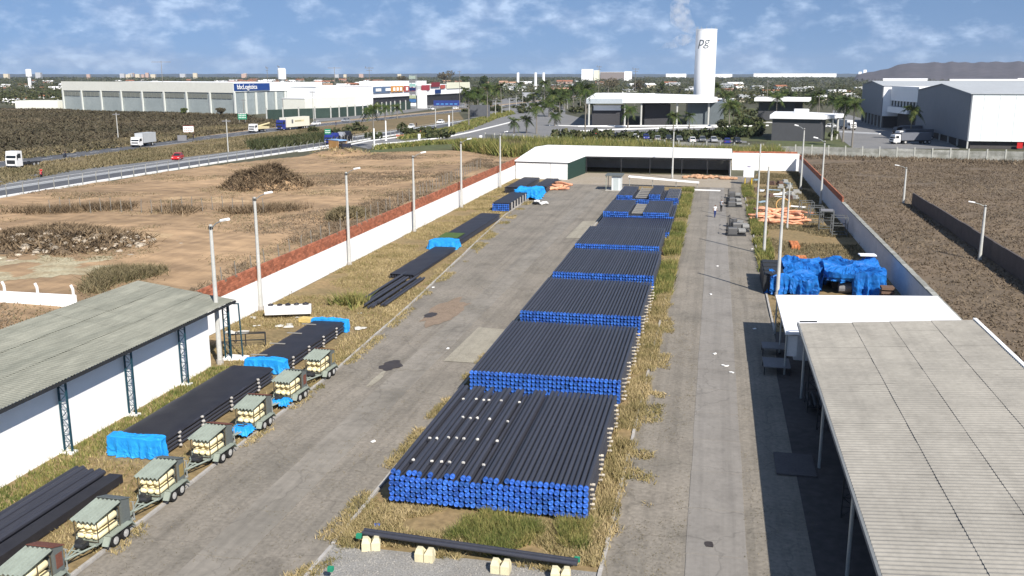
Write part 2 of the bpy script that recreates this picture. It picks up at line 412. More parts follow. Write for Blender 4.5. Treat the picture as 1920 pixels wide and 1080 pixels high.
grass_dry = foliage('dry_grass_blades', (0.14, 0.13, 0.05), (0.30, 0.24, 0.115), (0.46, 0.36, 0.20), nscale=0.35)
grass_green = foliage('green_grass_blades', (0.07, 0.10, 0.025), (0.16, 0.17, 0.05), (0.32, 0.26, 0.10), nscale=0.5)
dull_grass = foliage('dull_grass_blades', (0.09, 0.085, 0.04), (0.17, 0.14, 0.08), (0.26, 0.21, 0.12), nscale=0.06)
twigs = foliage('dry_brush_twigs', (0.11, 0.085, 0.058), (0.155, 0.12, 0.082), (0.215, 0.168, 0.115), nscale=0.08)
scrubm = foliage('dark_scrub_leaves', (0.026, 0.038, 0.014), (0.055, 0.065, 0.028), (0.11, 0.10, 0.05), nscale=0.02)
treeleaf = foliage('tree_leaves', (0.018, 0.034, 0.012), (0.045, 0.065, 0.02), (0.10, 0.115, 0.04), nscale=0.02)
browntree = foliage('dry_tree_leaves', (0.05, 0.045, 0.025), (0.10, 0.085, 0.05), (0.15, 0.125, 0.08), nscale=0.05)
palmleaf = foliage('palm_leaflets', (0.02, 0.04, 0.012), (0.05, 0.075, 0.02), (0.11, 0.12, 0.035), nscale=0.3)
bark = mat('grey_bark', (0.22, 0.20, 0.17), 0.9, 0.15, 2)

# the plain, out to the horizon
mb = MB(); mb.add([(-14000, -200, -0.02), (14000, -200, -0.02), (14000, 16000, -0.02), (-14000, 16000, -0.02)], [(0, 1, 2, 3)])
struct('ground', mb, farsoil)

# yard surface
YL = [(-22.2, -5), (-22.3, 52), (-23.2, 70), (-24.6, 92), (-26.4, 120), (-26.8, 150), (-25, 160), (-24, 177), (14.5, 177), (14.5, 160), (4.8, 158), (4.8, 60), (4.8, -5)]
flat('yard_paving', YL, 0.01, asphalt_yard)
flat('forecourt', [(-24, 158), (3.0, 158), (3.4, 177.2), (-24, 177.2), (-26, 162)], 0.02, forecourt)
# islands
flat('left_verge', [(-34.2, -5), (-34.2, 164.5), (-26.5, 164.5), (-26.8, 150), (-26.4, 120), (-24.6, 92), (-23.2, 70), (-22.4, 52), (-22.3, -5)], 0.03, yarddirt)
flat('central_island', [(-13.9, 31.8), (-13.5, 45), (-13.7, 157), (-3.2, 157), (-3.3, 60), (-3.5, 31.8)], 0.05, yarddirt)
flat('gravel_bed', [(-14.4, -5), (-13.9, 31.8), (-3.5, 31.8), (-3.5, -5)], 0.05, gravelm)
flat('right_verge', [(4.9, 68), (5.0, 160), (9, 188.5), (16, 188.5), (16, 68)], 0.03, yarddirt)
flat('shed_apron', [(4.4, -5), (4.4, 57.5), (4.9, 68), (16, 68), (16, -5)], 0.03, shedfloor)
# slabs of the two concrete strips, each a part of its road
strip_left = mat('worn_left_strip', (0.235, 0.213, 0.18), 0.9, 0.1, 0.25, (0.17, 0.155, 0.13), 0.8, stain=.14, cracks=1, island=0.03)
def slabs(name, x0, x1, y0, y1, drift=0.0, strip_conc=strip_conc):
    base = MB(); base.box(x0 + .05, x1 - .05, y0, y1, 0.0, 0.012)
    root = struct(name, base, strip_conc)
    y = y0; k = 0
    meshes = []
    for v in range(5):
        b = MB(); b.box(-(x1 - x0) / 2, (x1 - x0) / 2, 0, 3.94, -0.05, 0.0)
        meshes.append(b.mesh('slab', strip_conc))
    while y < y1 - 4:
        o = part('slab', meshes[k % 5], None, root, loc=((x0 + x1) / 2 + drift * (y - y0) + R.uniform(-.02, .02), y + .03, 0.022 + R.uniform(0, .010)))
        y += 4.0; k += 1
slabs('left_road_strip', -18.7, -16.8, -2, 154, 0.0, strip_left)
slabs('right_road_strip', -0.35, 1.95, -2, 158)
# kerb stones
kb = []
for v in range(4):
    b = MB(); b.extr([(-.0, -.1), (-.0, .11), (.012, .125), (1.94, .125 - v * .004), (1.95, .11), (1.95, -.1)], -.07, .07); kb.append(b.mesh('kerb_stone', concrete))
def kerb(name, pts):
    b = MB()
    for (a, c) in zip(pts[:-1], pts[1:]): b.wall(a, c, -.1, .04, .10)
    root = struct(name, b, concrete); k = 0
    for (a, c) in zip(pts[:-1], pts[1:]):
        a = Vector(a); c = Vector(c); d = c - a; n = int(d.length / 2); rz = math.atan2(-d.x, d.y)
        for i in range(n):
            p = a + d * (i / n)
            o = part('kerb_stone', kb[k % 4], None, root, loc=(p.x, p.y, R.uniform(-.015, .01))); k += 1
            o.rotation_euler = (R.uniform(-.01, .01), 0, rz + R.uniform(-.01, .01))
kerb('left_kerb', [(-22.3, -2), (-22.4, 52), (-23.2, 70), (-24.6, 92), (-26.4, 120), (-26.8, 150)])
kerb('island_left_kerb', [(-14.3, -2), (-13.9, 31.8), (-13.75, 156)])
kerb('island_right_kerb', [(-3.45, -2), (-3.35, 60), (-3.2, 156)])
kerb('right_kerb', [(4.85, 68), (4.95, 158)])
# patches of newer concrete and potholes
patchm = mat('pale_repair_concrete', (0.31, 0.285, 0.225), 0.9, 0.12, 1.2, (0.24, 0.215, 0.17), 0.6, stain=.1)
darkpatch = mat('damp_hollow', (0.055, 0.045, 0.04), 0.5, 0.2, 2)
rustpatch = mat('red_soil_spill', (0.26, 0.195, 0.14), 0.95, 0.2, 1.5)
def pxpoly(pts, z=0.0): return [G(x, y, z) for x, y in pts]
def blobpoly(c, rx, ry, n=18, j=.25, seed=0):
    r = random.Random(seed)
    return [(c[0] + math.cos(6.283 * i / n) * rx * r.uniform(1 - j, 1 + j), c[1] + math.sin(6.283 * i / n) * ry * r.uniform(1 - j, 1 + j)) for i in range(n)]
flat('concrete_patch', [(-16.4, 56.2), (-13.95, 56.2), (-13.9, 64.5), (-16.2, 64.8)], 0.040, patchm)
flat('concrete_patch', [(-15.9, 104.2), (-13.9, 104.5), (-13.85, 118), (-15.7, 117)], 0.040, patchm)
flat('red_soil_spill', blobpoly(G(838, 585), 1.3, 4.2, 26, .3, 4), 0.036, rustpatch)
flat('pothole', blobpoly(G(806, 592), .45, .9, 14, .25, 5), 0.040, darkpatch)
flat('pothole', blobpoly(G(734, 686), .65, 1.0, 16, .35, 6), 0.040, darkpatch)
flat('pothole', blobpoly(G(1330, 1022), .2, .3, 10, .4, 8), 0.044, darkpatch)
flat('pothole', blobpoly(G(1115, 655), .2, .4, 10, .4, 9), 0.040, darkpatch)
flat('pale_scrape', blobpoly(G(705, 712), .25, 1.6, 14, .35, 12), 0.037, patchm)

# gravel stones
mbs = MB()
for i in range(2600):
    x = R.uniform(-14, -3.7); y = 31.6 - 6.0 * R.random() ** 1.3
    r = R.uniform(.02, .055)
    a = R.uniform(0, 6.28); pts = []
    for k in range(3): pts.append((x + r * math.cos(a + k * 2.1), y + r * math.sin(a + k * 2.1), .05))
    mbs.add(pts + [(x + R.uniform(-.01, .01), y + R.uniform(-.01, .01), .05 + r)], [(0, 1, 3), (1, 2, 3), (2, 0, 3)])
stuffo('gravel', mbs, 'loose grey gravel in front of the nearest pipe pile', 'gravel', gravelm)

# dirt lot left of the wall
def zlot(P): return 0.02 + 0.25 * np.clip(vnoise(P, .09, 3) - .25, 0, 1) + 0.16 * vnoise(P, .35, 9) + .07 * vnoise(P, 1.2, 2)
LOT = [(-35.3, 20), (-35.3, 188), (-40, 214), (-62, 222), (-84, 210), (-95, 188), (-101, 160), (-103.4, 130), (-104, 90), (-100, 40)]
bumpy('dirt_lot', LOT, 0.9, zlot, dirt)
# brush lot right of the wall
def zbr(P): return 0.02 + 0.25 * vnoise(P, .07, 5) + .06 * vnoise(P, .5, 6)
BR = [(16.4, 20), (16.4, 205), (11, 224), (66, 218), (130, 210), (120, 40), (60, 20)]
bumpy('brush_lot', BR, 1.3, zbr, brushsoil)
# scrub field beyond the highway
FIELD = [(-149, 120), (-148, 240), (-153, 300), (-150, 330), (-175, 355), (-205, 395), (-345, 446), (-700, 500), (-620, 150), (-300, 100)]
def zf(P): return 0.0 + .6 * vnoise(P, .05, 8)
bumpy('scrub_field', FIELD, 4.0, zf, brushsoil)
flat('grass_field', [(-35, 188), (11, 190), (12, 222), (-60, 247), (-66, 224), (-40, 214)], 0.01, verge)

# highway: ribbons following the survey
def ribbon(name, A, B, z, m): return flat(name, list(A) + list(B)[::-1], z, m)
K0 = [(-107.5, 20), (-105.6, 70), (-104.2, 121), (-103.2, 150), (-101.4, 180), (-98.6, 210), (-97.2, 243), (-95.2, 281), (-92.5, 320), (-90, 380)]
def off(Pts, d): return [(x - d, y) for x, y in Pts]
ribbon('service_road', K0, off(K0, 7.0), 0.012, asphalt)
K1 = off(K0, 7.0); 
ribbon('lane_strip', K1, off(K0, 9.0), 0.016, lane_conc)
W2 = [26, 25, 24, 21, 16, 14.2, 12.0, 10.5, 10.5, 10.5]
K2 = [(x - w, y) for (x, y), w in zip(K0, W2)]
ribbon('near_carriageway', off(K0, 9.0), K2, 0.012, mat('grey_asphalt', (0.15, 0.155, 0.16), 0.9, 0.08, 0.1, (0.2, 0.2, 0.2), 0.6))
F0 = [(-134, 20), (-136, 100), (-138.5, 165), (-139.5, 200), (-140.4, 234), (-140.4, 272), (-139.6, 309), (-134, 362), (-124.5, 460), (-112, 640), (-100, 900)]
F1 = [(x - 9.5, y) for x, y in F0]
ribbon('far_carriageway', F0, F1, 0.014, asphalt)
ribbon('roadside_strip', F1, [(x - 5, y) for x, y in F1], 0.012, mat('sandy_shoulder', (0.36, 0.27, 0.18), 0.95, 0.15, 0.1, (0.25, 0.18, 0.1), 0.6))
ribbon('median', K2, F0[:9], 0.006, verge)
# kerb along the highway
mb = MB()
for a, c in zip(K0[:7], K0[1:8]): mb.wall(a, c, 0, .32, .55, side=-.3)
struct('highway_kerb', mb, white)
mb = MB()
for Pl, d in ((K0, 9.1), (K0, 12.6), (F0, 0.5), (F0, 9.0)):
    PP = off(Pl, d)
    for a, c in zip(PP[:-1], PP[1:]): mb.wall(a, c, 0.018, .022, .18)
struct('lane_markings', mb, white)
mb = MB()
PP = off(F0, 4.8)
for a, c in zip(PP[:-1], PP[1:]):
    a = Vector(a); c = Vector(c); n = max(1, int((c - a).length / 8))
    for i in range(n): mb.wall(a + (c - a) * (i / n), a + (c - a) * ((i + .4) / n), .018, .022, .15)
struct('dashed_centre_line', mb, white)

# entrance plaza roads and lawns
flat('plaza_road', pxpoly([(655, 272), (700, 262), (760, 257), (820, 247), (850, 233), (905, 212), (960, 200), (1000, 190), (1060, 195), (1060, 214), (1110, 226), (1180, 230), (1400, 232), (1400, 268), (1040, 258), (1010, 262), (960, 263), (840, 268), (760, 275), (690, 279)]), 0.018, asphalt2)
flat('plaza_lawn', pxpoly([(690, 282), (780, 272), (850, 269), (960, 264), (1010, 266), (1040, 285), (960, 291), (840, 290), (700, 292)]), 0.02, lawnm)
flat('hedge_lawn', pxpoly([(745, 262), (800, 251), (845, 241), (880, 227), (930, 213), (958, 207), (962, 214), (930, 222), (880, 243), (820, 256), (760, 264)]), 0.024, lawnm)
flat('green_lawn', pxpoly([(1340, 205), (1415, 203), (1425, 248), (1440, 266), (1330, 262), (1345, 240)]), 0.024, lawnm)
flat('guard_lawn', pxpoly([(1535, 240), (1575, 262), (1600, 278), (1430, 280), (1440, 262)]), 0.028, lawnm)
flat('truck_yard', pxpoly([(1560, 206), (1660, 235), (1750, 250), (1800, 279), (1600, 279), (1578, 262), (1570, 240)]), 0.022, asphalt2)
# pale kerbs of the plaza
def kerbline(name, px, w=.35, h=.18, m=None):
    P = pxpoly(px); b = MB()
    for a, c in zip(P[:-1], P[1:]): b.wall(a, c, 0, h, w)
    return struct(name, b, m or white)
kerbline('plaza_kerb', [(700, 272), (770, 266), (830, 259), (880, 249), (925, 238), (965, 228), (975, 226)], .5, .3)
kerbline('plaza_kerb', [(1030, 235.5), (1100, 237.5), (1180, 239)], .7, .3)
kerbline('plaza_kerb', [(1080, 247), (1140, 244), (1240, 241), (1330, 239), (1440, 236)], .7, .35)
kerbline('plaza_kerb', [(560, 285), (640, 275), (690, 265), (745, 258), (800, 250)], .5, .25)
kerbline('plaza_kerb', [(1390, 229), (1470, 231)], .6, .35)
kerbline('plaza_kerb', [(1575, 248), (1650, 252)], .8, .35)
bumpy('red_soil_strip', [(-39.5, 20), (-35.2, 20), (-35.2, 188), (-39.0, 188)], 0.9, lambda P: zlot(P) + .012, mat('red_brown_soil', (0.26, 0.14, 0.085), 0.95, .2, .3, (0.2, .12, .07), .6))
# far roads and yards seen as pale strips
flat('far_forecourt', pxpoly([(560, 212), (700, 203), (800, 196), (860, 190), (880, 196), (800, 206), (700, 220), (600, 228)]), 0.01, asphalt2)
flat('far_avenue', pxpoly([(850, 200), (960, 183), (1100, 178), (1100, 186), (960, 193), (900, 208)]), 0.008, asphalt2)

# hills on the horizon
def hill(name, prof, dist, depth, m, seed):
    """prof: list of (pixel column, top row)"""
    xs = [p[0] for p in prof]; n = 160
    V = []; F = []
    r = np.random.RandomState(seed); ph = r.uniform(0, 6.28, 12)
    rows = 9
    for i in range(n + 1):
        px = xs[0] + (xs[-1] - xs[0]) * i / n
        top = np.interp(px, xs, [p[1] for p in prof])
        X, Y = G(px, 150.0); d = math.hypot(X, Y); ux, uy = X / d, Y / d
        hgt = max(0.0, (140 - top) / 1819 * (dist + depth * .45) + (18 if top < 139.5 else 0))
        hgt *= 1 + .03 * sum(math.sin(px * .04 * (k + 1) + ph[k]) for k in range(6)) / 2
        for j in range(rows):
            t = j / (rows - 1); prof_t = math.sin(min(1, t * 1.6) * math.pi / 2) if t < .7 else math.cos((t - .7) / .3 * math.pi / 2) 
            dd = dist + depth * t
            wob = 1 + .12 * math.sin(px * .05 + j * 1.7 + ph[8]) * (1 - t)
            V.append((ux * dd, uy * dd, -1 + hgt * max(0, prof_t) * min(1.0, wob)))
    for i in range(n):
        for j in range(rows - 1):
            a = i * rows + j; F.append((a, a + rows, a + rows + 1, a + 1))
    mb = MB(); mb.v = V; mb.f = F; mb.m = [0] * len(F)
    return struct(name, mb, m, smooth=True)
hillm = mat('far_hill_scrub', (0.095, 0.088, 0.10), 0.95, 0.2, 0.01, (0.07, 0.068, 0.08), 0.7, fine=.05)
hill('hill', [(1600, 140), (1640, 133), (1690, 119), (1760, 117), (1840, 117), (1920, 116), (2050, 115), (2300, 120), (2600, 130)], 2600, 1500, hillm, 4)
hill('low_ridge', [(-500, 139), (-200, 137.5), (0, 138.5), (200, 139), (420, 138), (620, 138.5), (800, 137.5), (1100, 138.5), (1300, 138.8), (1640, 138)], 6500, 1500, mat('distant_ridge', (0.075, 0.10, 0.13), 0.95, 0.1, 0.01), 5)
# ================================================================== YARD WALLS
# left boundary wall: whitewashed lower part, bare hollow bricks on top
wr = thing('boundary_wall', 'long white yard wall with rows of bare red bricks on top, left of the yard', 'wall', (-34.4, 55.2, 0))
b = MB(); y = 0
while y < 130: b.box(-.1, .1, y, y + 5.98, 0, 2.36); y += 6.0
part('white_panel', b, whitewall, wr)
b = MB(); b.box(-.055, .055, .02, 131.9, 2.365, 3.45); part('mortar_core', b, mortar, wr)
bm1 = []
for v in range(4):
    q = MB(); q.box(-.085, .085, 0, .385, 0, .17); bm1.append(q.mesh('brick', brickm))
rest = MB(); nb = 0
y = 0
while y < 131.2:
    for row in range(6):
        yy = y + (.2 if row % 2 else 0) + R.uniform(-.006, .006); zz = 2.37 + row * .185; xo = R.uniform(-.012, .012)
        if row == 5 and R.random() < .12: continue
        if nb < 290:
            part('brick', bm1[nb % 4], None, wr, loc=(xo, yy, zz)); nb += 1
        else: rest.box(-.085 + xo, .085 + xo, yy, yy + .385, zz, zz + .17)
    y += .4
part('bricks', rest, brickm, wr, stuff=True)
# right boundary wall
wr = thing('boundary_wall', 'rendered yard wall along the right side with a pale coping and brick courses at its far end', 'wall', (16.0, 20, 0))
b = MB(); y = 0
rendr = mat('shade_tinted_render', (0.62, 0.62, 0.64), 0.85, 0.05, .5, (0.5, 0.5, 0.53), 0.5, stretch=(1, 1, 3))  # bluish grey tint paints in the shade on the inner face
while y < 168: b.box(-.1, .1, y, y + 3.97, 0, 2.45); y += 4.0
part('wall_panel', b, rendr, wr)
b = MB(); y = 0
while y < 103: b.box(-.2, .22, y, y + .97, 2.452, 2.58 + R.uniform(-.02, .02)); y += 1.0
part('coping', b, conc_panel, wr)
b = MB(); y = 103.2
while y < 168:
    for row in range(4):
        b.box(-.085, .085, y, y + .385, 2.46 + row * .185, 2.46 + row * .185 + .17)
    y += .4
part('bricks', b, brickm, wr, stuff=True)
# back wall, white with brick top
wr = thing('boundary_wall', 'white back wall of the yard with red brick top, right of the open shed', 'wall', (3.6, 188.8, 0))
b = MB(); b.box(0, 12.4, -.1, .1, 0, 3.3); part('white_panel', b, whitewall, wr)
b = MB()
for i in range(30):
    for row in range(2): b.box(i * .4, i * .4 + .385, -.08, .08, 3.31 + row * .185, 3.48 + row * .185)
part('bricks', b, brickm, wr, stuff=True)
# cross wall behind the left shed
wr = thing('garden_wall', 'low white wall with three bent white posts behind the left shed', 'wall', (-64, 63.6, 0))
b = MB(); b.box(0, 15.6, -.08, .08, 0, 1.15); part('white_panel', b, whitewall, wr)
for x in (.6, 3.5, 9.2, 12.2, 15.4):
    b = MB(); b.path([(0, 0, 0), (0, 0, 1.6), (-.16, 0, 1.95)], .1, 4); part('post', b, white, wr, loc=(x, 0, 0))
# low earth wall on the right lot, its unlit side painted into the dark colour
wr = thing('lot_wall', 'low shade-dark masonry wall crossing the brown lot on the far right', 'wall', (27.4, 20, 0))
b = MB(); y = 0
while y < 118: b.box(-.1, .1, y, y + 3.97, 0, 2.0 + R.uniform(-.05, .05)); y += 4
part('wall_panel', b, mat('shade_dark_masonry', (0.10, 0.085, 0.08), 0.95, .15, 1), wr)

# ================================================================== LEFT SHED
def corr_sheet(wid, ln, n, amp=.028, seg=4, th=.008):
    """corrugated sheet: waves across wid(x), length along y"""
    b = MB(); k = n * seg
    for i in range(k + 1):
        z = amp * math.sin(2 * math.pi * i / seg + .4)
        b.v += [(wid * i / k, 0, z), (wid * i / k, ln, z), (wid * i / k, 0, z - th), (wid * i / k, ln, z - th)]
    for i in range(k):
        o = i * 4; b.f += [(o, o + 4, o + 5, o + 1), (o + 2, o + 3, o + 7, o + 6), (o, o + 2, o + 6, o + 4), (o + 1, o + 5, o + 7, o + 3)]; b.m += [0] * 4
    return b
fibre = mat('grey_fibre_cement', (0.25, 0.25, 0.205), 0.95, 0.14, 0.6, (0.165, 0.17, 0.14), 0.85, obj=False, fine=3, stretch=(2.2, .3, 1), island=.05)
fibre_r = mat('pale_fibre_cement', (0.315, 0.295, 0.255), 0.95, 0.08, 0.4, (0.245, 0.23, 0.20), 0.8, fine=4, stain=.08, island=.03)
ls = thing('storage_shed', 'long white shed with a grey fibre cement roof at the left edge of the yard', 'shed', (-30.4, 10, 0))
b = MB(); b.prism([(0, 0), (0, 42), (-5.9, 42), (-5.9, 0)], 0, [3.9, 3.9, 4.7, 4.7]); part('wall', b, whitewall, ls)
# roof sheets, waves run down the slope (x)
slope = math.atan2(.9, 6.6); rx0, rz0, rx1, rz1 = .95, 3.98, -5.75, 4.9
sm = []
for v in range(3):
    c = corr_sheet(1.1, 2.36, 5, amp=.02, seg=6); sm.append(c.mesh('roof_sheet', fibre))
cols = 3; ln = math.hypot(rx0 - rx1, rz1 - rz0) / cols
k = 0
for i in range(39):
    for c in range(cols):
        t = c / cols
        o = part('roof_sheet', sm[k % 3], None, ls, loc=(rx0 + (rx1 - rx0) * t, 0.9 + i * 1.1, rz0 + (rz1 - rz0) * t + .02 + c * .012 + R.uniform(-.006, .006)))
        o.rotation_euler = (slope - .006 + R.uniform(-.002, .002), 0, math.pi / 2 + R.uniform(-.004, .004)); k += 1
# mesh x-> world y, mesh y -> world -x
b = MB(); b.box(.86, .98, .9, 43.9, 3.80, 3.93); part('gutter', b, darkmetal, ls)
b = MB()
for y in (2, 7.2, 12.4, 17.7, 22.9, 28.1, 33.3, 38.5, 43.4): b.extr([(0, 0), (.06, 0), (.06, .1), (0, .1)], -5.8, .85, M=Matrix.Translation((0, y, 3.85)) @ Matrix.Rotation(-slope * 0, 4, 'Y'))
part('rafter', b, teal, ls)
def lattice_column(h, w=.42, t=.05):
    b = MB()
    for s in (0, w): b.box(s, s + t, -.06, .06, 0, h)
    n = int(h / .38)
    for i in range(n):
        z0 = .08 + i * (h - .1) / n; z1 = .08 + (i + 1) * (h - .1) / n
        a, c = (t, w) if i % 2 == 0 else (w, t)
        b.tube((a, 0, z0), (c, 0, z1), .022, n=4); b.tube((t, 0, z1), (w, 0, z1), .018, n=4)
    b.tube((t / 2, 0, h - .35), (w + .35, 0, h - .02), .025, n=4)
    return b
lc = lattice_column(3.75).mesh('lattice_column', teal)
pl = MB(); pl.box(-.12, .58, -.22, .22, 0, .14); plm = pl.mesh('plinth', white)
for y in (17.0, 22.4, 27.8, 33.1, 38.4, 43.6):
    part('lattice_column', lc, None, ls, loc=(.12, y, .13)); part('plinth', plm, None, ls, loc=(.12, y, .0))
b = MB(); b.prism([(.16, 12), (.17, 12), (.17, 23), (.16, 23)], .9, 2.2)

# ================================================================== RIGHT SHED
rs = thing('open_shed', 'large open shed with a grey corrugated roof on lattice columns at the right', 'shed', (5.5, -8, 0))
RW = 9.6; rz0 = 3.52; rz1 = 4.25; sl = math.atan2(rz1 - rz0, RW)
sm = []
seg_len = [3.05, 2.15, 2.3, 2.3]; xs = [0, 2.98, 5.05, 7.3]
sheetm = [[corr_sheet(1.06, l + .06, 4, amp=.017, seg=6).mesh('roof_sheet', fibre_r) for l in seg_len] for v in range(2)]
k = 0
for i in range(61):
    for c in range(4):
        z = rz0 + math.tan(sl) * xs[c]
        o = part('roof_sheet', sheetm[k % 2][c], None, rs, loc=(xs[c] - .05, .3 + i * 1.06 + 1.06, z + .02 + .005 * c + R.uniform(-.003, .003)))
        o.rotation_euler = (sl - .008 + R.uniform(-.003, .003), 0, -math.pi / 2 + R.uniform(-.003, .003)); k += 1
b = MB(); b.box(-.16, -.06, .3, 65.2, rz0 - .14, rz0 + .02); part('gutter', b, mat('grey_gutter', (0.2, 0.21, 0.21), .6, .1, 2), rs)
b = MB(); b.box(RW - .05, RW + .15, .3, 65.2, rz1 - .3, rz1 + .08); part('edge_beam', b, white, rs)
b = MB(); b.path([(1.0, 65.3, 3.62), (.0, 65.3, 3.56)], .05, 4)
for y in range(2, 66, 3): b.box(0, RW, y, y + .07, 3.30, 3.42)
part('purlin', b, darkmetal, rs)
rc = MB(); rc.tube((0, 0, 0), (0, 0, rz0 - .1), .075, n=8); rcm = rc.mesh('round_column', galv)
for y in (21.5, 31.5, 41.5, 51.5, 61.5): part('round_column', rcm, None, rs, loc=(.0, y, 0))
lcm = lattice_column(3.4, .55).mesh('lattice_column', darkmetal)
for y in (26.6, 36.6, 46.4, 56.6, 61.8): part('lattice_column', lcm, None, rs, loc=(.35, y, 0))
for y in (26.6, 36.6, 46.4, 56.6, 64.4): part('lattice_column', lcm, None, rs, loc=(RW - .8, y, 0))
# things in the shed's shade
def crate_like(name, label, cat, loc, rz, sx, sy, sz, m, legs=True):
    t = thing(name, label, cat, loc, rz)
    b = MB(); b.box(-sx / 2, sx / 2, -sy / 2, sy / 2, sz - .06, sz); part('table_top', b, m, t)
    if legs:
        for x in (-1, 1):
            for y in (-1, 1):
                q = MB(); q.box(-.03, .03, -.03, .03, 0, sz - .06); part('leg', q, darkmetal, t, loc=(x * (sx / 2 - .05), y * (sy / 2 - .05), 0))
    return t
greytop = mat('dull_grey_board', (0.20, 0.20, 0.21), .8, .08, 1)
crate_like('work_table', 'grey work table in the shed shade, the one farther from the camera', 'table', (4.45, 62.4, 0.03), 0, 1.5, 1.5, .55, greytop)
crate_like('work_table', 'grey work table in the shed shade, nearest of the two close together', 'table', (4.4, 58.5, 0.03), 0, 1.6, 2.0, .55, greytop)
b = MB(); b.box(-.9, .9, -1.3, 1.3, 0, .06); solo('concrete_slab', b, mat('dull_slab', (.11, .10, .10), .9, .15, 1), 'flat grey slab lying on the shed floor beside the near lattice column', 'slab', (4.4, 43.6, .04))
for i, (x, y) in enumerate(((6.6, 52.0), (7.6, 44.5), (8.2, 36.5))):
    t = thing('pipe_rack', ['dark rack of short pipes deep under the shed, farthest one', 'dark rack of short pipes in the middle of the open shed', 'dark rack of short pipes under the near part of the shed'][i], 'rack', (x, y, .03))
    q = MB(); q.box(-1, 1, -.9, .9, .3, .38); part('shelf', q, darkmetal, t)
    for sx in (-1, .94):
        for sy in (-.9, .84):
            q = MB(); q.box(sx, sx + .06, sy, sy + .06, 0, 1.2); part('post', q, darkmetal, t)
    for k in range(6):
        q = MB(); q.tube((-.85 + .3 * k, -1.2, .48), (-.85 + .3 * k, 1.2, .48), .1, n=8); part('pipe', q, darkmetal, t)
# white annex
an = thing('annex', 'low white flat roofed annex at the far end of the grey open shed', 'building', (4.75, 57.6, 0))
b = MB(); b.add([(0, 0, 2.62), (10.7, 0, 3.05), (10.7, 10.2, 3.05), (0, 10.2, 2.62), (0, 0, 2.78), (10.7, 0, 3.21), (10.7, 10.2, 3.21), (0, 10.2, 2.78)],
                [(0, 3, 2, 1), (4, 5, 6, 7), (0, 1, 5, 4), (1, 2, 6, 5), (2, 3, 7, 6), (3, 0, 4, 7)]); part('roof', b, white_clean, an)
b = MB(); b.box(.9, 10.3, 3.5, 9.9, 0, 2.66); part('wall', b, greywall, an)
for (x, y) in ((.1, .2), (.1, 5), (.1, 9.9)):
    b = MB(); b.tube((x, y, 0), (x, y, 2.62), .06); part('column', b, galv, an)
b = MB(); b.box(.88, .9, 4.6, 5.6, 0, 2.1); part('door', b, darkmetal, an)
b = MB(); b.box(.1, .75, .3, .9, 1.2, 2.5); part('meter_box', b, white, an)

# ================================================================== L SHAPED WHITE SHED AT THE BACK
lb = thing('warehouse_shed', 'white roofed L-shaped open shed closing the far end of the yard', 'shed', (-34.2, 164.6, 0))
roofm = white_clean
b = MB()
v = [(-.2, -.3, 3.1), (9.6, -.3, 3.0), (10.9, 12.2, 3.15), (37.6, 12.2, 3.2), (37.6, 24.6, 3.9), (1.6, 24.6, 4.1), (-.2, 20, 4.0)]
n = len(v); b.v = v + [(x, y, z + .14) for x, y, z in v]
b.f = [tuple(range(n - 1, -1, -1)), tuple(range(n, 2 * n))] + [(i, (i + 1) % n, n + (i + 1) % n, n + i) for i in range(n)]; b.m = [0] * len(b.f)
part('roof', b, roofm, lb)
b = MB()
for i in range(3):
    for r in range(2): b.box(.05 + i * 3.1, 3.1 + i * 3.1, 0, .18, r * 1.45 + .0, r * 1.45 + 1.43)
part('block_wall', b, greywall, lb)
b = MB(); b.box(.05, 37.4, 24.0, 24.2, 0, 3.8); part('back_wall', b, mat('dull_plaster', (0.45, 0.44, 0.43), .9, .08, .5), lb)
b = MB(); b.box(37.15, 37.4, 12.6, 24, 0, 3.1); part('side_wall', b, white, lb)
b = MB(); b.box(.05, .25, .2, 24, 0, 3.0); part('side_wall', b, white, lb)
b = MB(); b.add([(9.3, .2, 0), (9.5, .2, 0), (10.9, 11.9, 0), (10.7, 11.9, 0), (9.3, .2, 2.95), (9.5, .2, 2.95), (10.9, 11.9, 3.1), (10.7, 11.9, 3.1)], [(0, 3, 2, 1), (4, 5, 6, 7), (0, 1, 5, 4), (1, 2, 6, 5), (2, 3, 7, 6), (3, 0, 4, 7)])
part('green_partition', b, mat('dark_green_panel', (0.02, 0.05, 0.04), .8, .1, 1), lb)
for x in (11.0, 17.5, 22.8, 28.6, 33.2, 37.25):
    q = MB(); q.box(x - .07, x + .07, 12.3, 12.44, 0, 3.1); part('column', q, darkmetal, lb)
b = MB(); b.box(10.9, 37.4, 12.25, 12.4, 2.9, 3.14); part('fascia_beam', b, darkmetal, lb)

# ================================================================== LAMP POSTS
def lamp_post(h=9.0, r=.17, arm=(1.0, 0), lamp=True, boxy=False):
    t = bpy.data.objects.new('lamp_post', None); link(t)
    b = MB(); b.tube((0, 0, 0), (0, 0, h), r, r * .6, n=10); part('post', b, polemat, t, smooth=False)
    if lamp:
        a = Vector((arm[0], arm[1], 0))
        b = MB(); b.path([(0, 0, h - .25), tuple(a * .5 + Vector((0, 0, h + .12))), tuple(a + Vector((0, 0, h + .3)))], .035, 5); part('arm', b, galv, t)
        b = MB(); M = Matrix.Translation(a + Vector((0, 0, h + .32))) @ Matrix.Rotation(math.atan2(arm[1], arm[0]), 4, 'Z') @ Matrix.Rotation(-.2, 4, 'Y')
        b.extr([(-.13, -.06), (.13, -.06), (.15, .02), (.08, .1), (-.08, .1), (-.15, .02)], -.05, .55, M=M); part('lamp_head', b, white, t)
        b = MB(); b.box(-.1, .1, -.1, .1, h - .3, h - .1); part('photocell', b, darkmetal, t)
    b = MB(); b.tube((0, 0, 0), (0, 0, .35), r * 1.35, r * 1.3, n=10); part('footing', b, concrete, t)
    return t
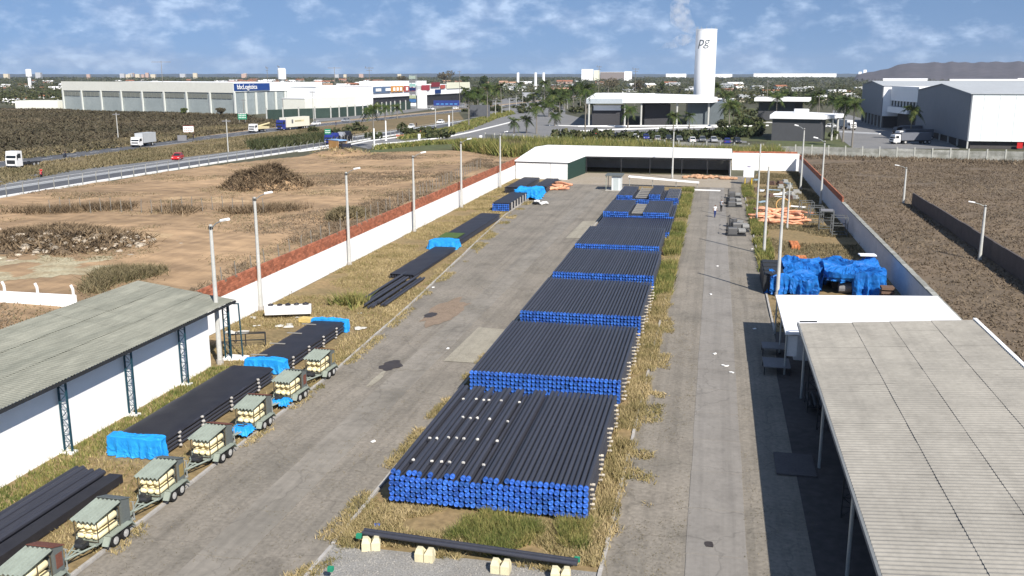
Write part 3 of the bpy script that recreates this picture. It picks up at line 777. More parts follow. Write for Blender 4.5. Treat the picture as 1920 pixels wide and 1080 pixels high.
def place(t, label, cat, loc, group=None, rz=0.0):
    t.location = loc if len(loc) == 3 else (loc[0], loc[1], 0); t.rotation_euler = (0, 0, rz); t['label'] = label; t['category'] = cat
    if group: t['group'] = group
    return t
LPG = 'lamp posts standing in the yard'
lpL = [(-30.1, 52.6, 8.9, 'grey lamp post against the end corner of the left white shed'),
       (-35.0 + .9, 66.3, 8.9, 'grey lamp post at the white wall just behind the left shed, second nearest'),
       (-34.0, 84.7, 9.0, 'lamp post at the brick-topped wall level with the heaped black pipes'),
       (-33.9, 105.0, 8.9, 'lamp post at the brick-topped wall, fourth from the camera'),
       (-33.8, 126.0, 9.1, 'lamp post at the brick-topped wall, fifth from the camera'),
       (-33.8, 150.5, 8.7, 'lamp post at the far end of the brick-topped wall near the grey block gable')]
p0 = lamp_post(); place(p0, lpL[0][3], 'lamp post', (lpL[0][0], lpL[0][1]), LPG, rz=-.3)
for x, y, h, lab in lpL[1:]:
    d = dup(p0, (x, y), rz=R.uniform(-.5, .3), label=lab); d.scale = (1, 1, h / 9.0)
d = dup(p0, (-7.0, 170.3), rz=1.2, label='lamp post in front of the dark openings of the far white shed'); d.scale = (1, 1, .95)
p1 = lamp_post(9.0, .16, lamp=False)
place(p1, 'bare pale pole beside the blue tarpaulin heap, nearest of the three right poles', 'lamp post', (5.7, 79.5), LPG)
dup(p1, (5.5, 98.8), label='bare pale pole just beyond the blue tarpaulin heap, second of the three right poles')
d = dup(p1, (5.6, 121.0), label='slim pale pole left of the salmon hose pile'); d.scale = (.8, .8, 1.08)
d = dup(p1, (9.0, 116.5), label='short pale pole rising out of the salmon hose pile'); d.scale = (.8, .8, .62)
d = dup(p0, (13.9, 158.3), rz=2.9, label='lamp post on the right wall with its head turned left, farther left of the pair'); d.scale = (1, 1, 1.08)
d = dup(p0, (15.1, 139.5), rz=2.9, label='lamp post on the right wall with its head turned left, right one of the pair'); d.scale = (1, 1, 1.0)
d = dup(p0, (26.4, 141.0), rz=2.9, label='lamp post in the brown lot at the start of the dark low wall'); d.scale = (1, 1, .6)
d = dup(p0, (26.2, 99.5), rz=2.9, label='lamp post in the brown lot near the right edge of the picture'); d.scale = (1, 1, .62)

# ================================================================== PIPE PILES
PL = 11.6; PR = 0.102
pm = MB(); pm.tube((0, 0, 0), (0, PL, 0), PR, n=12, caps=False); pm.disc((0, 0, 0), (0, -1, 0), PR); pm.disc((0, PL, 0), (0, 1, 0), PR); pipe_me = [pm.mesh('pipe', pipeblack)]
for poly in pipe_me[0].polygons: poly.use_smooth = len(poly.vertices) == 4
def cap_mesh():
    b = MB(); n = 12
    def ring(y, r): return [(math.cos(2 * math.pi * (i + .5) / n) * r, y, math.sin(2 * math.pi * (i + .5) / n) * r) for i in range(n)]
    b.v = ring(.10, PR * 1.07) + ring(-.03, PR * 1.07) + ring(-.045, PR * .8) + ring(-.02, PR * .55) + [(0, -.02, 0)]
    for k in range(3): b.f += [(k * n + i, (k + 1) * n + i, (k + 1) * n + (i + 1) % n, k * n + (i + 1) % n) for i in range(n)]
    b.f += [(3 * n + i, 4 * n, 3 * n + (i + 1) % n) for i in range(n)]; b.m = [0] * len(b.f)
    return b
capme = cap_mesh().mesh('end_cap', capblue)
ROWN = ['bottom', 'second lowest', 'third lowest', 'third from top', 'second from top', 'topmost']
def pipe_thing(x, y, z, label, group, cap=True):
    o = solo('pipe', pipe_me[0], None, label, 'pipe', (x, y, z), group=group)
    o.rotation_euler = (0, R.uniform(0, 6.28), 0)
    if cap: part('end_cap', capme, None, o)
    return o
X0, PITCH_X = -12.78, .2375
ZB = .26; RP = .232
def rowz(r): return ZB + RP * r
# nearest pile: six layers, the top one with gaps
gaps = {2, 6, 8, 9, 12, 15, 16, 20}
for r in range(6):
    for c in range(36):
        if r == 5 and c in gaps: continue
        pipe_thing(X0 + PITCH_X * c + (R.uniform(-.012, .012)) + (.04 if r == 5 and c < 20 else 0), 35.6 + R.uniform(-.07, .05) + (.1 if r == 5 else 0), rowz(r) + PR,
                   {0: 'leftmost ', 35: 'rightmost '}.get(c, '') + 'blue-capped black pipe in the %s layer of the nearest pile' % ROWN[r], 'pipes in the %s layer of the nearest pile' % ROWN[r])
stuffp = MB(); stuffc = MB()
def add_stuff_pipe(x, y, z, ln=PL, n=8, cap=True, r=PR):
    stuffp.tube((x, y, z), (x, y + ln, z), r, n=n, caps=False)
    if cap:
        k = 8; a = [(x + math.cos(6.283 * (i + .5) / k) * r * 1.05, y, z + math.sin(6.283 * (i + .5) / k) * r * 1.05) for i in range(k)]
        bq = [(p[0], p[1] - .05, p[2]) for p in a]; d = [(p[0], p[1] + .1, p[2]) for p in a]
        stuffc.add(d + bq + [(x, y - .02, z)], [(i, k + i, k + (i + 1) % k, (i + 1) % k) for i in range(k)] + [(k + i, 2 * k, k + (i + 1) % k) for i in range(k)])
for c in range(36):
    pipe_thing(X0 - .1 + PITCH_X * c * 1.006, 49.75 + R.uniform(-.05, .05), rowz(5) + PR, {0: 'leftmost ', 35: 'rightmost '}.get(c, '') + 'blue-capped black pipe in the topmost layer of the second nearest pile', 'pipes on top of the second nearest pile')
def stack(y, x0=-12.88, pit=.239, rows=6, cols=36, skip=None, top=6):
    for r in range(rows):
        for c in range(cols):
            if r == rows - 1 and skip and skip(c): continue
            if 0 < c < cols - 1 and r < rows - 2 and False: continue
            add_stuff_pipe(x0 + pit * c, y + R.uniform(-.08, .08), rowz(r) + PR)
stack(49.75, rows=5); stack(64.1); stack(78.1, rows=6); stack(92.2, x0=-13.0, rows=6, pit=.232)
# farther piles are uneven bundles
stack(105.2, rows=3)
stack(115.6, rows=4)
def seg(y, x0, n, r0, r1):
    for r in range(r0, r1):
        for c in range(n): add_stuff_pipe(x0 + .225 * c, y + R.uniform(-.1, .1), rowz(r) + PR)
seg(115.6, -12.9, 14, 4, 6); seg(115.6, -8.0, 14, 4, 6)
stack(131.6, rows=4); seg(131.8, -12.9, 10, 4, 6); seg(131.8, -8.4, 7, 4, 7); seg(131.8, -6.2, 8, 4, 5)
b = stuffp
# dunnage under and between layers (pale timber ends stand out on the right side)
def bearer(y, z, x0, x1, label, group):
    q = MB(); q.box(-.06, .06, -.055, .055, -.05, .05)
    mb_ = MB(); mb_.box(0, x1 - x0, -.05, .05, -.018, .018)
    mb_.tube((x1 - x0 - .02, 0, 0), (x1 - x0 + .1, 0, 0), .062, .055, n=7)
    return solo('timber_bearer', mb_, timber, label, 'timber', (x0, y, z), group=group)
names = ['nearest', 'second nearest', 'third nearest', 'fourth', 'fifth']
for pi, y0 in enumerate((35.6, 49.75, 64.1)):
    for k, dy in enumerate((.9, 4.0, 7.4, 10.6)):
        for r in range(6):
            bearer(y0 + dy + R.uniform(-.08, .08), rowz(r) - .011, -7.3 if (pi == 0 and r == 5) else -12.95, -4.3 + R.uniform(-.04, .08),
                   'pale timber bearer poking out on the right side of the %s pipe pile' % names[pi], 'timber bearers in the %s pipe pile' % names[pi])
me = stuffp.mesh('pipe_stacks', pipeblack)
o = stuffo('pipe_stacks', me, 'long black pipes stacked in the middle and far piles of the central island', 'pipes')
for p in me.polygons: p.use_smooth = True
part('end_caps', stuffc, capblue, o, stuff=True)
sl_ = MB()
for y0 in (35.6, 49.75, 64.1, 78.1, 92.2, 105.2, 115.6, 131.6):
    for dy in (.7, 3.9, 7.3, 10.6): sl_.box(-13.0, -4.4, y0 + dy, y0 + dy + .25, .05, .25)
stuffo('ground_sleepers', sl_, 'dark timber sleepers under the pipe piles', 'sleepers', mat('dark_timber', (0.07, 0.055, 0.045), .9, .2, 3))
# wooden frames lying on the far piles
gf = mat('grey_timber', (0.26, 0.25, 0.23), .9, .1, 3)
for i, (x0, y0, w, l) in enumerate(((-9.6, 117, 1.6, 9), (-10.4, 132.5, 2.0, 12), (-6.1, 133, 1.5, 11))):
    t = thing('timber_ladder', ['grey timber ladder frame lying between the bundles of the sixth pile', 'grey timber ladder frame on the farthest pile, left one', 'grey timber ladder frame on the farthest pile, right one'][i], 'frame', (x0, y0, rowz(4) + .02))
    for s in (0, w):
        q = MB(); q.box(s, s + .12, 0, l, 0, .12); part('rail', q, gf, t)
    for k in range(6):
        q = MB(); q.box(.13, w - .01, k * l / 6 + .1, k * l / 6 + .5, .03, .15); part('rung', q, gf, t)
# pale chocks on the nearest pile
whitetape = mat('white_chock', (0.62, 0.60, 0.55), .8, .1, 3)
ck = [(775, 859), (810, 861), (828, 862), (843, 863), (869, 864), (907, 868), (806, 818), (819, 819), (841, 817), (856, 818), (870, 819), (895, 821), (932, 824),
      (868, 779), (882, 781), (895, 781), (918, 783), (952, 787), (869, 745), (893, 745), (907, 747), (917, 747), (940, 748), (974, 751)]
for i, (px, py) in enumerate(ck):
    x, y = G(px, py, 1.72); r = R.random()
    q = MB(); q.rock((0, 0, 0), .055 + .03 * (r > .7), rnd=R, flat=.8); q.box(-.07, .06, -.03, .03, -.05, .02)
    solo('chock', q, whitetape, 'small pale chock wedged on top of the nearest pipe pile', 'chock', (x, y, rowz(5) + PR * 2 + .03), group='pale chocks on the nearest pipe pile', rz=R.uniform(-.6, .6))

# two long pipes on concrete blocks in front
cream = mat('cream_concrete_block', (0.66, 0.60, 0.40), .85, .08, 3, (0.50, 0.45, 0.30), .5)
def vblock(loc, label, rz=0.0):
    t = thing('support_block', label, 'support', (loc[0], loc[1], .05), rz, 'cream support blocks in the gravel')
    for s in (-1, 1):
        q = MB(); q.extr([(-.2, 0), (.2, 0), (.2, .32), (.11, .50), (-.11, .50), (-.2, .32)], -.17, .17)
        q.v = [((x if z < .3 else x * (.55 if z > .4 else 1)) + (0 if z < .4 else s * .03), y, z) for x, y, z in q.v]
        part('block', q, cream, t, loc=(s * .185, 0, 0))
    return t
for (x, y, lab, rz) in ((-12.3, 31.75, 'pair of cream blocks at the left end of the long double pipe, one tipped over', .3), (-10.0, 31.35, 'pair of cream blocks under the double pipe, second from left', 0),
                        (-7.0, 31.1, 'pair of cream blocks under the double pipe, third from left', 0), (-4.75, 31.0, 'pair of cream blocks at the right end of the long double pipe', .1)):
    vblock((x, y), lab, rz)
for i, (z, dy) in enumerate(((.56, .28), (.54, .08))):
    q = MB(); q.tube((-12.75, 31.95 + dy, z), (-4.2, 31.3 + dy, z), .085, n=12)
    solo('long_pipe', q, pipeblack, ['long black pipe on the cream blocks, the rear one of two side by side', 'long black pipe on the cream blocks, the front one of two side by side'][i], 'pipe', group=None)
q = MB(); q.tube((-12.7, 28.9, .3), (-9.4, 28.6, .3), .085, n=12); solo('long_pipe', q, pipeblack, 'black pipe cut by the bottom edge of the picture', 'pipe')
for i, (px, py) in enumerate(((673, 1006), (620, 1068), (1082, 1050))):
    x, y = G(px, py, .5); q = MB(); q.box(-.1, .1, -.08, .08, 0, .16)
    solo('green_rag', q, mat('green_cloth', (0.02, 0.25, 0.14), .8), 'small green rag tied at the %s' % ['left end of the front double pipe', 'end of the pipe at the bottom edge', 'right end of the front double pipe'][i], 'rag', (x, y, .45))
x, y = G(707, 989); q = MB(); q.box(-.12, .12, -.08, .08, 0, .1); solo('plastic_disc', q, capblue, 'loose blue cap lying in dry grass near the front left pile corner', 'cap', (x, y, .06), rz=.4)
x, y = G(883, 987); q = MB(); q.tube((0, 0, 0), (0, 0, .1), .09, n=8); solo('plastic_disc', q, capblue, 'loose dark blue cap in the green grass before the nearest pile', 'cap', (x, y, .06))

# ================================================================== DRAPED TARPAULINS
def drape(x0, x1, y0, y1, h, z0=.05, n=26, wr=.05, seed=0, edge=.35, hem=.25, fn=None):
    """cloth over a block: flat top, falling sides with folds, wavy hem"""
    r = random.Random(seed); b = MB()
    cx, cy = (x0 + x1) / 2, (y0 + y1) / 2; hx, hy = (x1 - x0) / 2, (y1 - y0) / 2
    m = n * 5; rings = 19; ph = [r.uniform(0, 6.28) for _ in range(8)]
    def sq(t):
        c, s = math.cos(t), math.sin(t); k = max(abs(c), abs(s)); p = 9
        rr = 1 / ((abs(c) ** p + abs(s) ** p) ** (1 / p)); return c * rr, s * rr
    for j in range(rings):
        f = j / (rings - 1)
        for i in range(m):
            t = 2 * math.pi * i / m; ux, uy = sq(t)
            if f <= .5:
                k = f / .5; px, py = ux * hx * k, uy * hy * k; z = h
                z += wr * .8 * math.sin(px * 2.1 + ph[0]) * math.sin(py * 1.3 + ph[1]) - wr * 1.5 * abs(noise.noise(Vector((px * 1.7 + 3, py * 1.7, seed)))) - wr * .8 * abs(noise.noise(Vector((px * 4.5, py * 4.5, seed)))) + wr * .5 * abs(noise.noise(Vector((px * 9, py * 9, seed + 5))))
                if k > .9: z -= .04
            else:
                k = (f - .5) / .5
                fold = (1 - 2 * abs(math.sin(t * 9 + ph[2] + .6 * math.sin(t * 5)))) * .7 + math.sin(t * 31 + ph[3]) * .3 + noise.noise(Vector((ux * 5, uy * 5, seed + k * 2))) * .9 - abs(noise.noise(Vector((ux * 9, uy * 9, seed + k * 3)))) * 1.2
                o = edge * k ** 1.2 * .5 + wr * 1.6 * fold * k
                px, py = ux * (hx + o), uy * (hy + o)
                low = z0 + hem * (.5 + .5 * math.sin(t * 3 + ph[4])) * (.6 + .4 * math.sin(t * 7 + ph[5]))
                z = h + (low - h) * (k ** .85)
            if fn: px, py, z = fn(px, py, z, f)
            b.v.append((cx + px, cy + py, z))
    for j in range(rings - 1):
        for i in range(m): b.f.append((j * m + i, (j + 1) * m + i, (j + 1) * m + (i + 1) % m, j * m + (i + 1) % m))
    b.m = [0] * len(b.f); return b

# ================================================================== LEFT ISLAND STACKS
def lpipe(x, y, z, ln, label, group, r=PR, rz=0.0):
    q = MB(); q.tube((0, 0, 0), (0, ln, 0), r, n=10); me = q.mesh('pipe', pipeblack)
    o = solo('pipe', me, None, label, 'pipe', (x, y, z), rz, group); return o
# nearest low stack (A)
for k in range(6):
    lpipe(-27.9 + k * .3 + (.04 if k % 2 else 0), 20.5 + R.uniform(-.4, .2), .40 + (.05 if k % 2 else .0), 15.0, 'bare black pipe in the low stack beside the nearest trailers, lower left corner', 'pipes in the low stack at the lower left', r=.13)
q = MB()
for k in range(8):
    q.tube((-27.85 + k * .3, 20.6, .16), (-27.85 + k * .3, 35.3, .16), .12, n=8)
stuffo('pipe_layer', q, 'lower layer of black pipes in the low stack at the lower left', 'pipes', pipeblack)
q = MB(); q.box(-26.0, -25.35, 20.6, 35.2, .1, .46)
for k in range(5): q.box(-26.02, -25.33, 21 + k * 3.2, 21.2 + k * 3.2, .05, .1)
solo('sheeted_bundle', q, blacktarp, 'smooth black wrapped bundle along the right side of the low stack at lower left', 'bundle')
# covered stacks
def covered(x0, x1, y0, y1, h, layers, label, name='covered_pipe_stack', balls=(), seed=1):
    t = thing(name, label, 'pipe stack', (0, 0, 0))
    lh = (h - .12) / layers
    for l in range(layers):
        q = MB(); z = .1 + lh * (l + .5)
        n = int((x1 - x0) / .22)
        for k in range(n): q.tube((x0 + .11 + k * (x1 - x0 - .2) / max(1, n - 1), y0 + .1, z), (x0 + .11 + k * (x1 - x0 - .2) / max(1, n - 1), y1 - .1, z), lh * .42, n=7)
        part('pipe_layer', q, pipeblack, t, stuff=True)
    q = MB(); nx, ny = 10, 60
    for j in range(ny + 1):
        for i in range(nx + 1):
            x = x0 - .04 + (x1 - x0 + .08) * i / nx; y = y0 + (y1 - y0) * j / ny
            z = h + .03 + .015 * math.sin(i * 3.1) + .03 * noise.noise(Vector((x * .9, y * .7, seed))) - (.10 if i in (0, nx) else 0)
            q.v.append((x + .03 * noise.noise(Vector((y, i, 3))), y, z))
    for j in range(ny):
        for i in range(nx): q.f.append((j * (nx + 1) + i, j * (nx + 1) + i + 1, (j + 1) * (nx + 1) + i + 1, (j + 1) * (nx + 1) + i)); q.m.append(0)
    part('cover_sheet', q, blacktarp, t, smooth=True)
    return t
covered(-27.9, -25.15, 38.0, 50.0, .9, 4, 'wide black-sheeted pipe stack with a blue tarp over its near end, behind the trailers')
covered(-27.6, -25.2, 51.4, 61.6, .8, 3, 'black-sheeted pipe stack with timber laths on top, beyond the wide one', seed=4)
for yy, x, z in ((41.6, -25.02, .9), (44.6, -25.02, .9), (47.8, -25.02, .9), (39.4, -25.02, .9), (52.6, -25.1, .8), (55.0, -25.1, .8), (57.4, -25.1, .8), (59.6, -25.1, .8)):
    t = thing('stacked_stones', 'column of pale chocks standing against the right side of a black-sheeted stack', 'chocks', (x, yy, 0), group='pale chock columns beside the sheeted stacks')
    for k in range(4):
        q = MB(); q.rock((0, 0, 0), .10, rnd=R, flat=.8); part('chock', q, concrete, t, loc=(R.uniform(-.02, .05), 0, .14 + k * .22 + (z - .8)))
for k, (px, py) in enumerate(((418, 675), (533, 650), (590, 627), (598, 609))):
    pass
for k, yy in enumerate((52.4, 55.0, 57.6, 60.0)):
    q = MB(); q.box(-.5, .55, -.05, .05, 0, .05)
    solo('timber_lath', q, gf, 'grey timber lath on the left edge of the second sheeted stack, %s from the camera' % ['first', 'second', 'third', 'fourth'][k], 'lath', (-27.3, yy, .87), rz=.12 - .05 * k)
cy = drape(-28.0, -25.1, 37.85, 38.5, 1.10, wr=.07, seed=3, hem=.12, edge=.14); solo('blue_tarp', cy, cyantarp, 'bright blue tarpaulin over the near end of the wide sheeted stack', 'tarpaulin')
cy = drape(-27.75, -25.05, 51.25, 51.9, .98, wr=.06, seed=5, hem=.2, edge=.14); solo('blue_tarp', cy, cyantarp, 'bright blue tarpaulin over the near end of the second sheeted stack', 'tarpaulin')
cy = drape(-27.75, -25.0, 61.3, 61.9, .98, wr=.06, seed=6, hem=.3, edge=.1); solo('blue_tarp', cy, cyantarp, 'blue tarpaulin edge at the far end of the second sheeted stack', 'tarpaulin')
# loose pipe heap (D)
for k in range(10):
    lpipe(-27.3 + k * .27 + R.uniform(-.05, .05), 68.2 + R.uniform(-.6, 1.2) + (2 if k < 4 else 0), .22 + (.18 if k in (1, 4, 7) else 0), 10.5, 'bare black pipe in the loose heap past the tarped stacks on the left', 'pipes in the loose heap on the left', rz=R.uniform(-.012, .004))
covered(-28.2, -25.8, 79.5, 93.8, .45, 2, 'low black-sheeted pipe stack running up to the small blue tarp, left verge', seed=6)
covered(-28.8, -26.2, 95.5, 116.6, .75, 3, 'long dark-sheeted stack beyond the small blue tarp on the left verge', seed=7)
cy = drape(-29.0, -26.1, 94.3, 96.6, .95, wr=.05, seed=8, hem=.15); solo('blue_tarp', cy, cyantarp, 'small bright blue tarpaulin halfway down the left verge', 'tarpaulin')
q = MB(); q.box(-1.1, 1.1, -1.7, 1.7, 0, .03); solo('green_net', q, mat('green_net_cloth', (0.07, 0.12, 0.03), .9, .1, 2), 'dull green net folded on the sheeted stack behind the small blue tarp', 'net', (-27.7, 98.8, .83))
# blue fronted bundle (F)
t = thing('pipe_bundle', 'black pipe bundle with dark blue front and upright side stakes near the far left', 'pipe stack', (-28.9, 123.6, 0))
for r in range(4):
    for c in range(9):
        pass
q = MB()
for r in range(4):
    for c in range(9): q.tube((.15 + c * .26, 0, .2 + r * .25), (.15 + c * .26, 13, .2 + r * .25), .115, n=7)
part('pipes', q, pipeblack, t, stuff=True)
q = MB()
for r in range(4):
    for c in range(9): q.tube((.15 + c * .26, -.05, .2 + r * .25), (.15 + c * .26, .02, .2 + r * .25), .12, n=7)
part('end_caps', q, capblue, t, stuff=True)
q = MB(); q.box(0, 2.45, .2, 13, 1.1, 1.14); part('cover_sheet', q, blacktarp, t)
for k in range(7):
    q = MB(); q.box(2.45, 2.55, 1 + k * 1.9, 1.35 + k * 1.9, 0, 1.15); part('stake', q, concrete, t)
def fn_t(px, py, z, f): return px, py, z - .25 * abs(px) if f <= .5 else z
cy = drape(-28.6, -24.8, 136.0, 141.5, 1.5, wr=.16, seed=9, hem=.6); solo('blue_tarp', cy, cyantarp, 'peaked bright blue tarpaulin beside the grey block gable at the far left', 'tarpaulin')
covered(-31.5, -28.6, 143, 158, 1.0, 4, 'dark pipe stack along the wall behind the peaked blue tarp', seed=11)
covered(-27.4, -25.2, 145, 157, 1.0, 4, 'dark pipe stack just right of the peaked blue tarp', seed=12)

salmon = mat('salmon_hose', (0.66, 0.28, 0.15), .55, .12, 3, (0.78, 0.48, 0.32), .6, island=.2)
def hose_heap(cx, cy, rx, ry, n, label, group, h=.9, seed=1, coil=None):
    r = random.Random(seed)
    for i in range(n):
        x = cx + r.uniform(-rx, rx) * .7; y = cy + r.uniform(-ry, ry); z = .12 + h * r.random() * (1 - abs(y - cy) / ry * .7)
        L_ = r.uniform(1.6, 4.2); a = r.gauss(0, .5); pts = []
        for k in range(6):
            s = (k / 5 - .5) * L_
            pts.append((s * math.cos(a), s * math.sin(a) + .18 * math.sin(k * 1.3 + i), .10 * math.sin(k * 1.1 + i * 2)))
        q = MB(); q.path(pts, r.uniform(.10, .24), 7)
        solo('hose', q, salmon, label, 'hose', (x, y, z + .05), group=group, smooth=True)
hose_heap(8.4, 124.3, 3.4, 5.5, 34, 'salmon coloured hose length in the heap by the right poles', 'salmon hoses heaped right of the yard', 1.1, 3)
hose_heap(-24.3, 151.5, 1.1, 3.2, 12, 'salmon coloured hose piece in the small heap by the far left block gable', 'salmon hoses heaped at the far left', .8, 4)
q = MB(); pts = [(math.cos(a * .35) * .9, math.sin(a * .35) * .25, .95 + math.sin(a * .35) * .85) for a in range(19)]; q.path(pts, .09, 7)
solo('hose_coil', q, mat('yellow_hose', (0.55, 0.33, 0.12), .6), 'yellowish hose coil standing upright behind the salmon heap', 'coil', (9.4, 131.0, .0), smooth=True)

# ================================================================== TRAILERS
tgreen = mat('grey_green_paint', (0.27, 0.31, 0.265), .6, .08, 2, (0.18, 0.20, 0.17), .5)
tgrey = mat('grey_cabinet_paint', (0.12, 0.135, 0.13), .65, .08, 2, (0.11, 0.12, 0.115), .5)
rust = mat('rusty_lid', (0.17, 0.065, 0.045), .85, .15, 2)
cylm = mat('cream_cylinder', (0.90, 0.80, 0.50), .45, .04, 2, (0.84, 0.68, 0.36), .4, spec=.5)
rubber = tyre
def trailer(lid, kind):
    """origin under the front of the load bed, tow bar towards -Y"""
    t = bpy.data.objects.new('cylinder_trailer', None); link(t)
    b = MB()
    b.box(-.46, -.40, -.1, 2.15, .42, .52); b.box(.40, .46, -.1, 2.15, .42, .52)
    for y in (-.08, .7, 1.4, 2.05): b.box(-.40, .40, y, y + .07, .43, .51)
    b.box(-.44, .44, 0, 2.1, .525, .55)
    part('chassis', b, tgreen, t)
    b = MB()
    for s in (-1, 1): b.tube((s * .42, -.1, .47), (s * .03, -1.25, .45), .04, n=6)
    b.tube((0, -.1, .47), (0, -1.45, .45), .035, n=6); b.tube((-.25, -.62, .47), (.25, -.62, .47), .03, n=6)
    b.box(-.06, .06, -1.58, -1.38, .38, .52)
    part('drawbar', b, tgreen, t)
    b = MB(); b.tube((0, -1.2, 0.04), (0, -1.2, .85), .03, n=6); b.tube((-.1, -1.2, .85), (.1, -1.2, .85), .015, n=5); b.tube((-.03, -1.2, .07), (.03, -1.2, .07), .06, n=8); part('jockey_wheel', b, galv, t)
    # wheels
    for s in (-1, 1):
        for y in (.78, 1.42):
            w = MB(); w.tube((s * .50, y, .27), (s * .68, y, .27), .27, n=16); wo = part('wheel', w, rubber, t)
            q = MB(); q.tube((s * .66, y, .27), (s * .69, y, .27), .16, .15, n=12); q.tube((s * .69, y, .27), (s * .70, y, .27), .06, n=8); part('rim', q, chrome, wo)
        q = MB()
        q.box(min(s * .47, s * .74), max(s * .47, s * .74), .42, 1.80, .56, .60)
        q.extr([(.18, .30), (.24, .28), (.46, .57), (.44, .60), (.40, .60)], min(s * .47, s * .74), max(s * .47, s * .74))
        q.extr([(1.78, .60), (1.82, .60), (2.0, .34), (1.96, .32), (1.78, .56)], min(s * .47, s * .74), max(s * .47, s * .74))
        part('mudguard', q, tgreen, t)
    # cylinders
    for l in range(2):
        for c in range(3):
            for k in range(1):
                x = -.32 + .32 * c; z = .745 + .405 * l
                q = MB(); pts = [(x, .02, z), (x, .05, z), (x, .12, z), (x, 1.22, z), (x, 1.30, z), (x, 1.34, z)]
                q.path(pts, [.06, .125, .162, .162, .115, .06], 12); q.tube((x, -.05, z), (x, .03, z), .035, n=6)
                part('gas_cylinder', q, cylm, t, smooth=True)
    b = MB()
    for x in (-.50, .50):
        for y in (.0, .66, 1.34): b.box(x - .015, x + .015, y - .015, y + .015, .55, 1.42)
    for z in (.565, .945, 1.38):
        for y in (-.03, 1.36): b.box(-.48, .48, y - .012, y + .012, z, z + .025)
    for x in (-.50, .50): b.box(x - .012, x + .012, .02, 1.32, .945, .97)
    part('cylinder_rack', b, mat('dark_rack_frame', (0.09, 0.075, 0.05), .7), t)
    # corrugated cover, ridges along the trailer
    c = corr_sheet(1.14, 1.62, 6, amp=.045, seg=6, th=.015)
    o = part('roof_sheet', c, tgreen, t, loc=(-.57, -.16, 1.44)); o.rotation_euler = (.10, 0, 0)
    # rear cabinet with a sloping lid
    b = MB(); b.extr([(1.52, .56), (2.02, .56), (2.02, 1.46), (1.52, 1.62)], -.50, .50); part('cabinet', b, tgrey, t)
    b = MB(); b.extr([(1.46, 1.655), (2.08, 1.46), (2.08, 1.49), (1.46, 1.685)], -.54, .54); part('cabinet_lid', b, lid, t)
    b = MB(); b.box(.501, .515, 1.6, 1.93, .75, 1.3); part('side_panel', b, [tgrey, mat('ochre_panel', (0.30, 0.22, 0.08), .7), rust][kind % 3], t)
    b = MB(); b.box(-.18, .18, -.45, -.12, .50, .66); b.tube((-.15, -.48, .6), (.2, -.48, .6), .09, n=8); b.tube((-.2, -.3, .62), (-.2, -.1, .62), .13, n=9); part('gauge_manifold', b, darkmetal, t)
    b = MB()
    for s in (-1, 1): b.tube((s * .44, 2.12, .1), (s * .44, 2.2, .56), .025, n=5)
    part('rear_stand', b, galv, t)
    return t
tl = [(25.9, rust, 2, 'cylinder trailer with a rusty lid cut by the bottom left corner'),
      (29.9, tgrey, 0, 'cylinder trailer with grey cabinet, second nearest, beside the low black pipes'),
      (34.0, tgrey, 1, 'cylinder trailer with a rust spot on its grey cabinet, third from the camera'),
      (38.3, rust, 0, 'cylinder trailer with dark rust lid and no tarp, beside the wide blue-tarped stack'),
      (42.6, rust, 0, 'cylinder trailer with rusty lid and pointed blue tarp on its tow bar'),
      (47.0, tgrey, 2, 'cylinder trailer with grey lid and a crumpled blue tarp on its tow bar'),
      (51.3, rust, 1, 'farthest cylinder trailer of the row, with thin rust edge')]
for y, lid, kd, lab in tl:
    place(trailer(lid, kd), lab, 'trailer', (-22.78 + R.uniform(-.08, .08), y - .75, .012), 'trailers of cream gas cylinders in a row', rz=R.uniform(-.05, .03))
q = drape(-.35, .4, -.9, -.2, .72, z0=.3, n=12, wr=.05, seed=21, hem=.2); solo('blue_cover', q, cyantarp, 'pointed blue cover over the tow bar of the fifth trailer', 'tarpaulin', (-22.75, 42.0, 0), smooth=True)
q = drape(-.35, .4, -.8, -.2, .62, z0=.3, n=12, wr=.07, seed=22, hem=.2); solo('blue_cover', q, cyantarp, 'crumpled blue cover over the tow bar of the sixth trailer', 'tarpaulin', (-22.75, 46.35, 0), smooth=True)
# ================================================================== OTHER YARD THINGS
# green-grey shelter and low white roof by the farthest pile
t = thing('site_cabin', 'small grey-green metal cabin at the head of the farthest pipe pile', 'cabin', (-16.5, 150, 0))
q = MB(); q.box(.9, 2.3, 0, 3.0, .12, 2.35); part('body', q, mat('pale_cabin_panel', (0.62, 0.66, 0.66), .6, .05, 1), t)
q = MB(); q.box(-.15, 2.6, -.3, 3.3, 2.36, 2.52); part('roof', q, tgrey, t)
q = MB(); q.box(-.1, 2.5, -.2, 3.2, 0, .12); part('base', q, concrete, t)
for y in (-.1, 3.0):
    q = MB(); q.box(-.02, .08, y, y + .1, .12, 2.36); part('post', q, tgreen, t)
q = MB(); q.box(1.2, 1.95, -.02, -.005, .15, 2.1); part('door', q, mat('door_panel', (0.45, 0.50, 0.50), .6, .05, 1), t)
t = thing('low_canopy', 'long low white canopy behind the farthest pipe pile', 'canopy', (-13.6, 156.8, 0))
q = MB(); q.add([(0, 0, 1.5), (11.5, -.4, .8), (11.5, .9, .85), (0, 1.5, 1.55), (0, 0, 1.6), (11.5, -.4, .9), (11.5, .9, .95), (0, 1.5, 1.65)], [(0, 3, 2, 1), (4, 5, 6, 7), (0, 1, 5, 4), (1, 2, 6, 5), (2, 3, 7, 6), (3, 0, 4, 7)]); part('roof', q, white_clean, t)
for x in (.2, 4, 7.8, 11.2):
    q = MB(); q.tube((x, .3, 0), (x, .3, 1.5 - .062 * x), .05, n=6); part('post', q, galv, t)
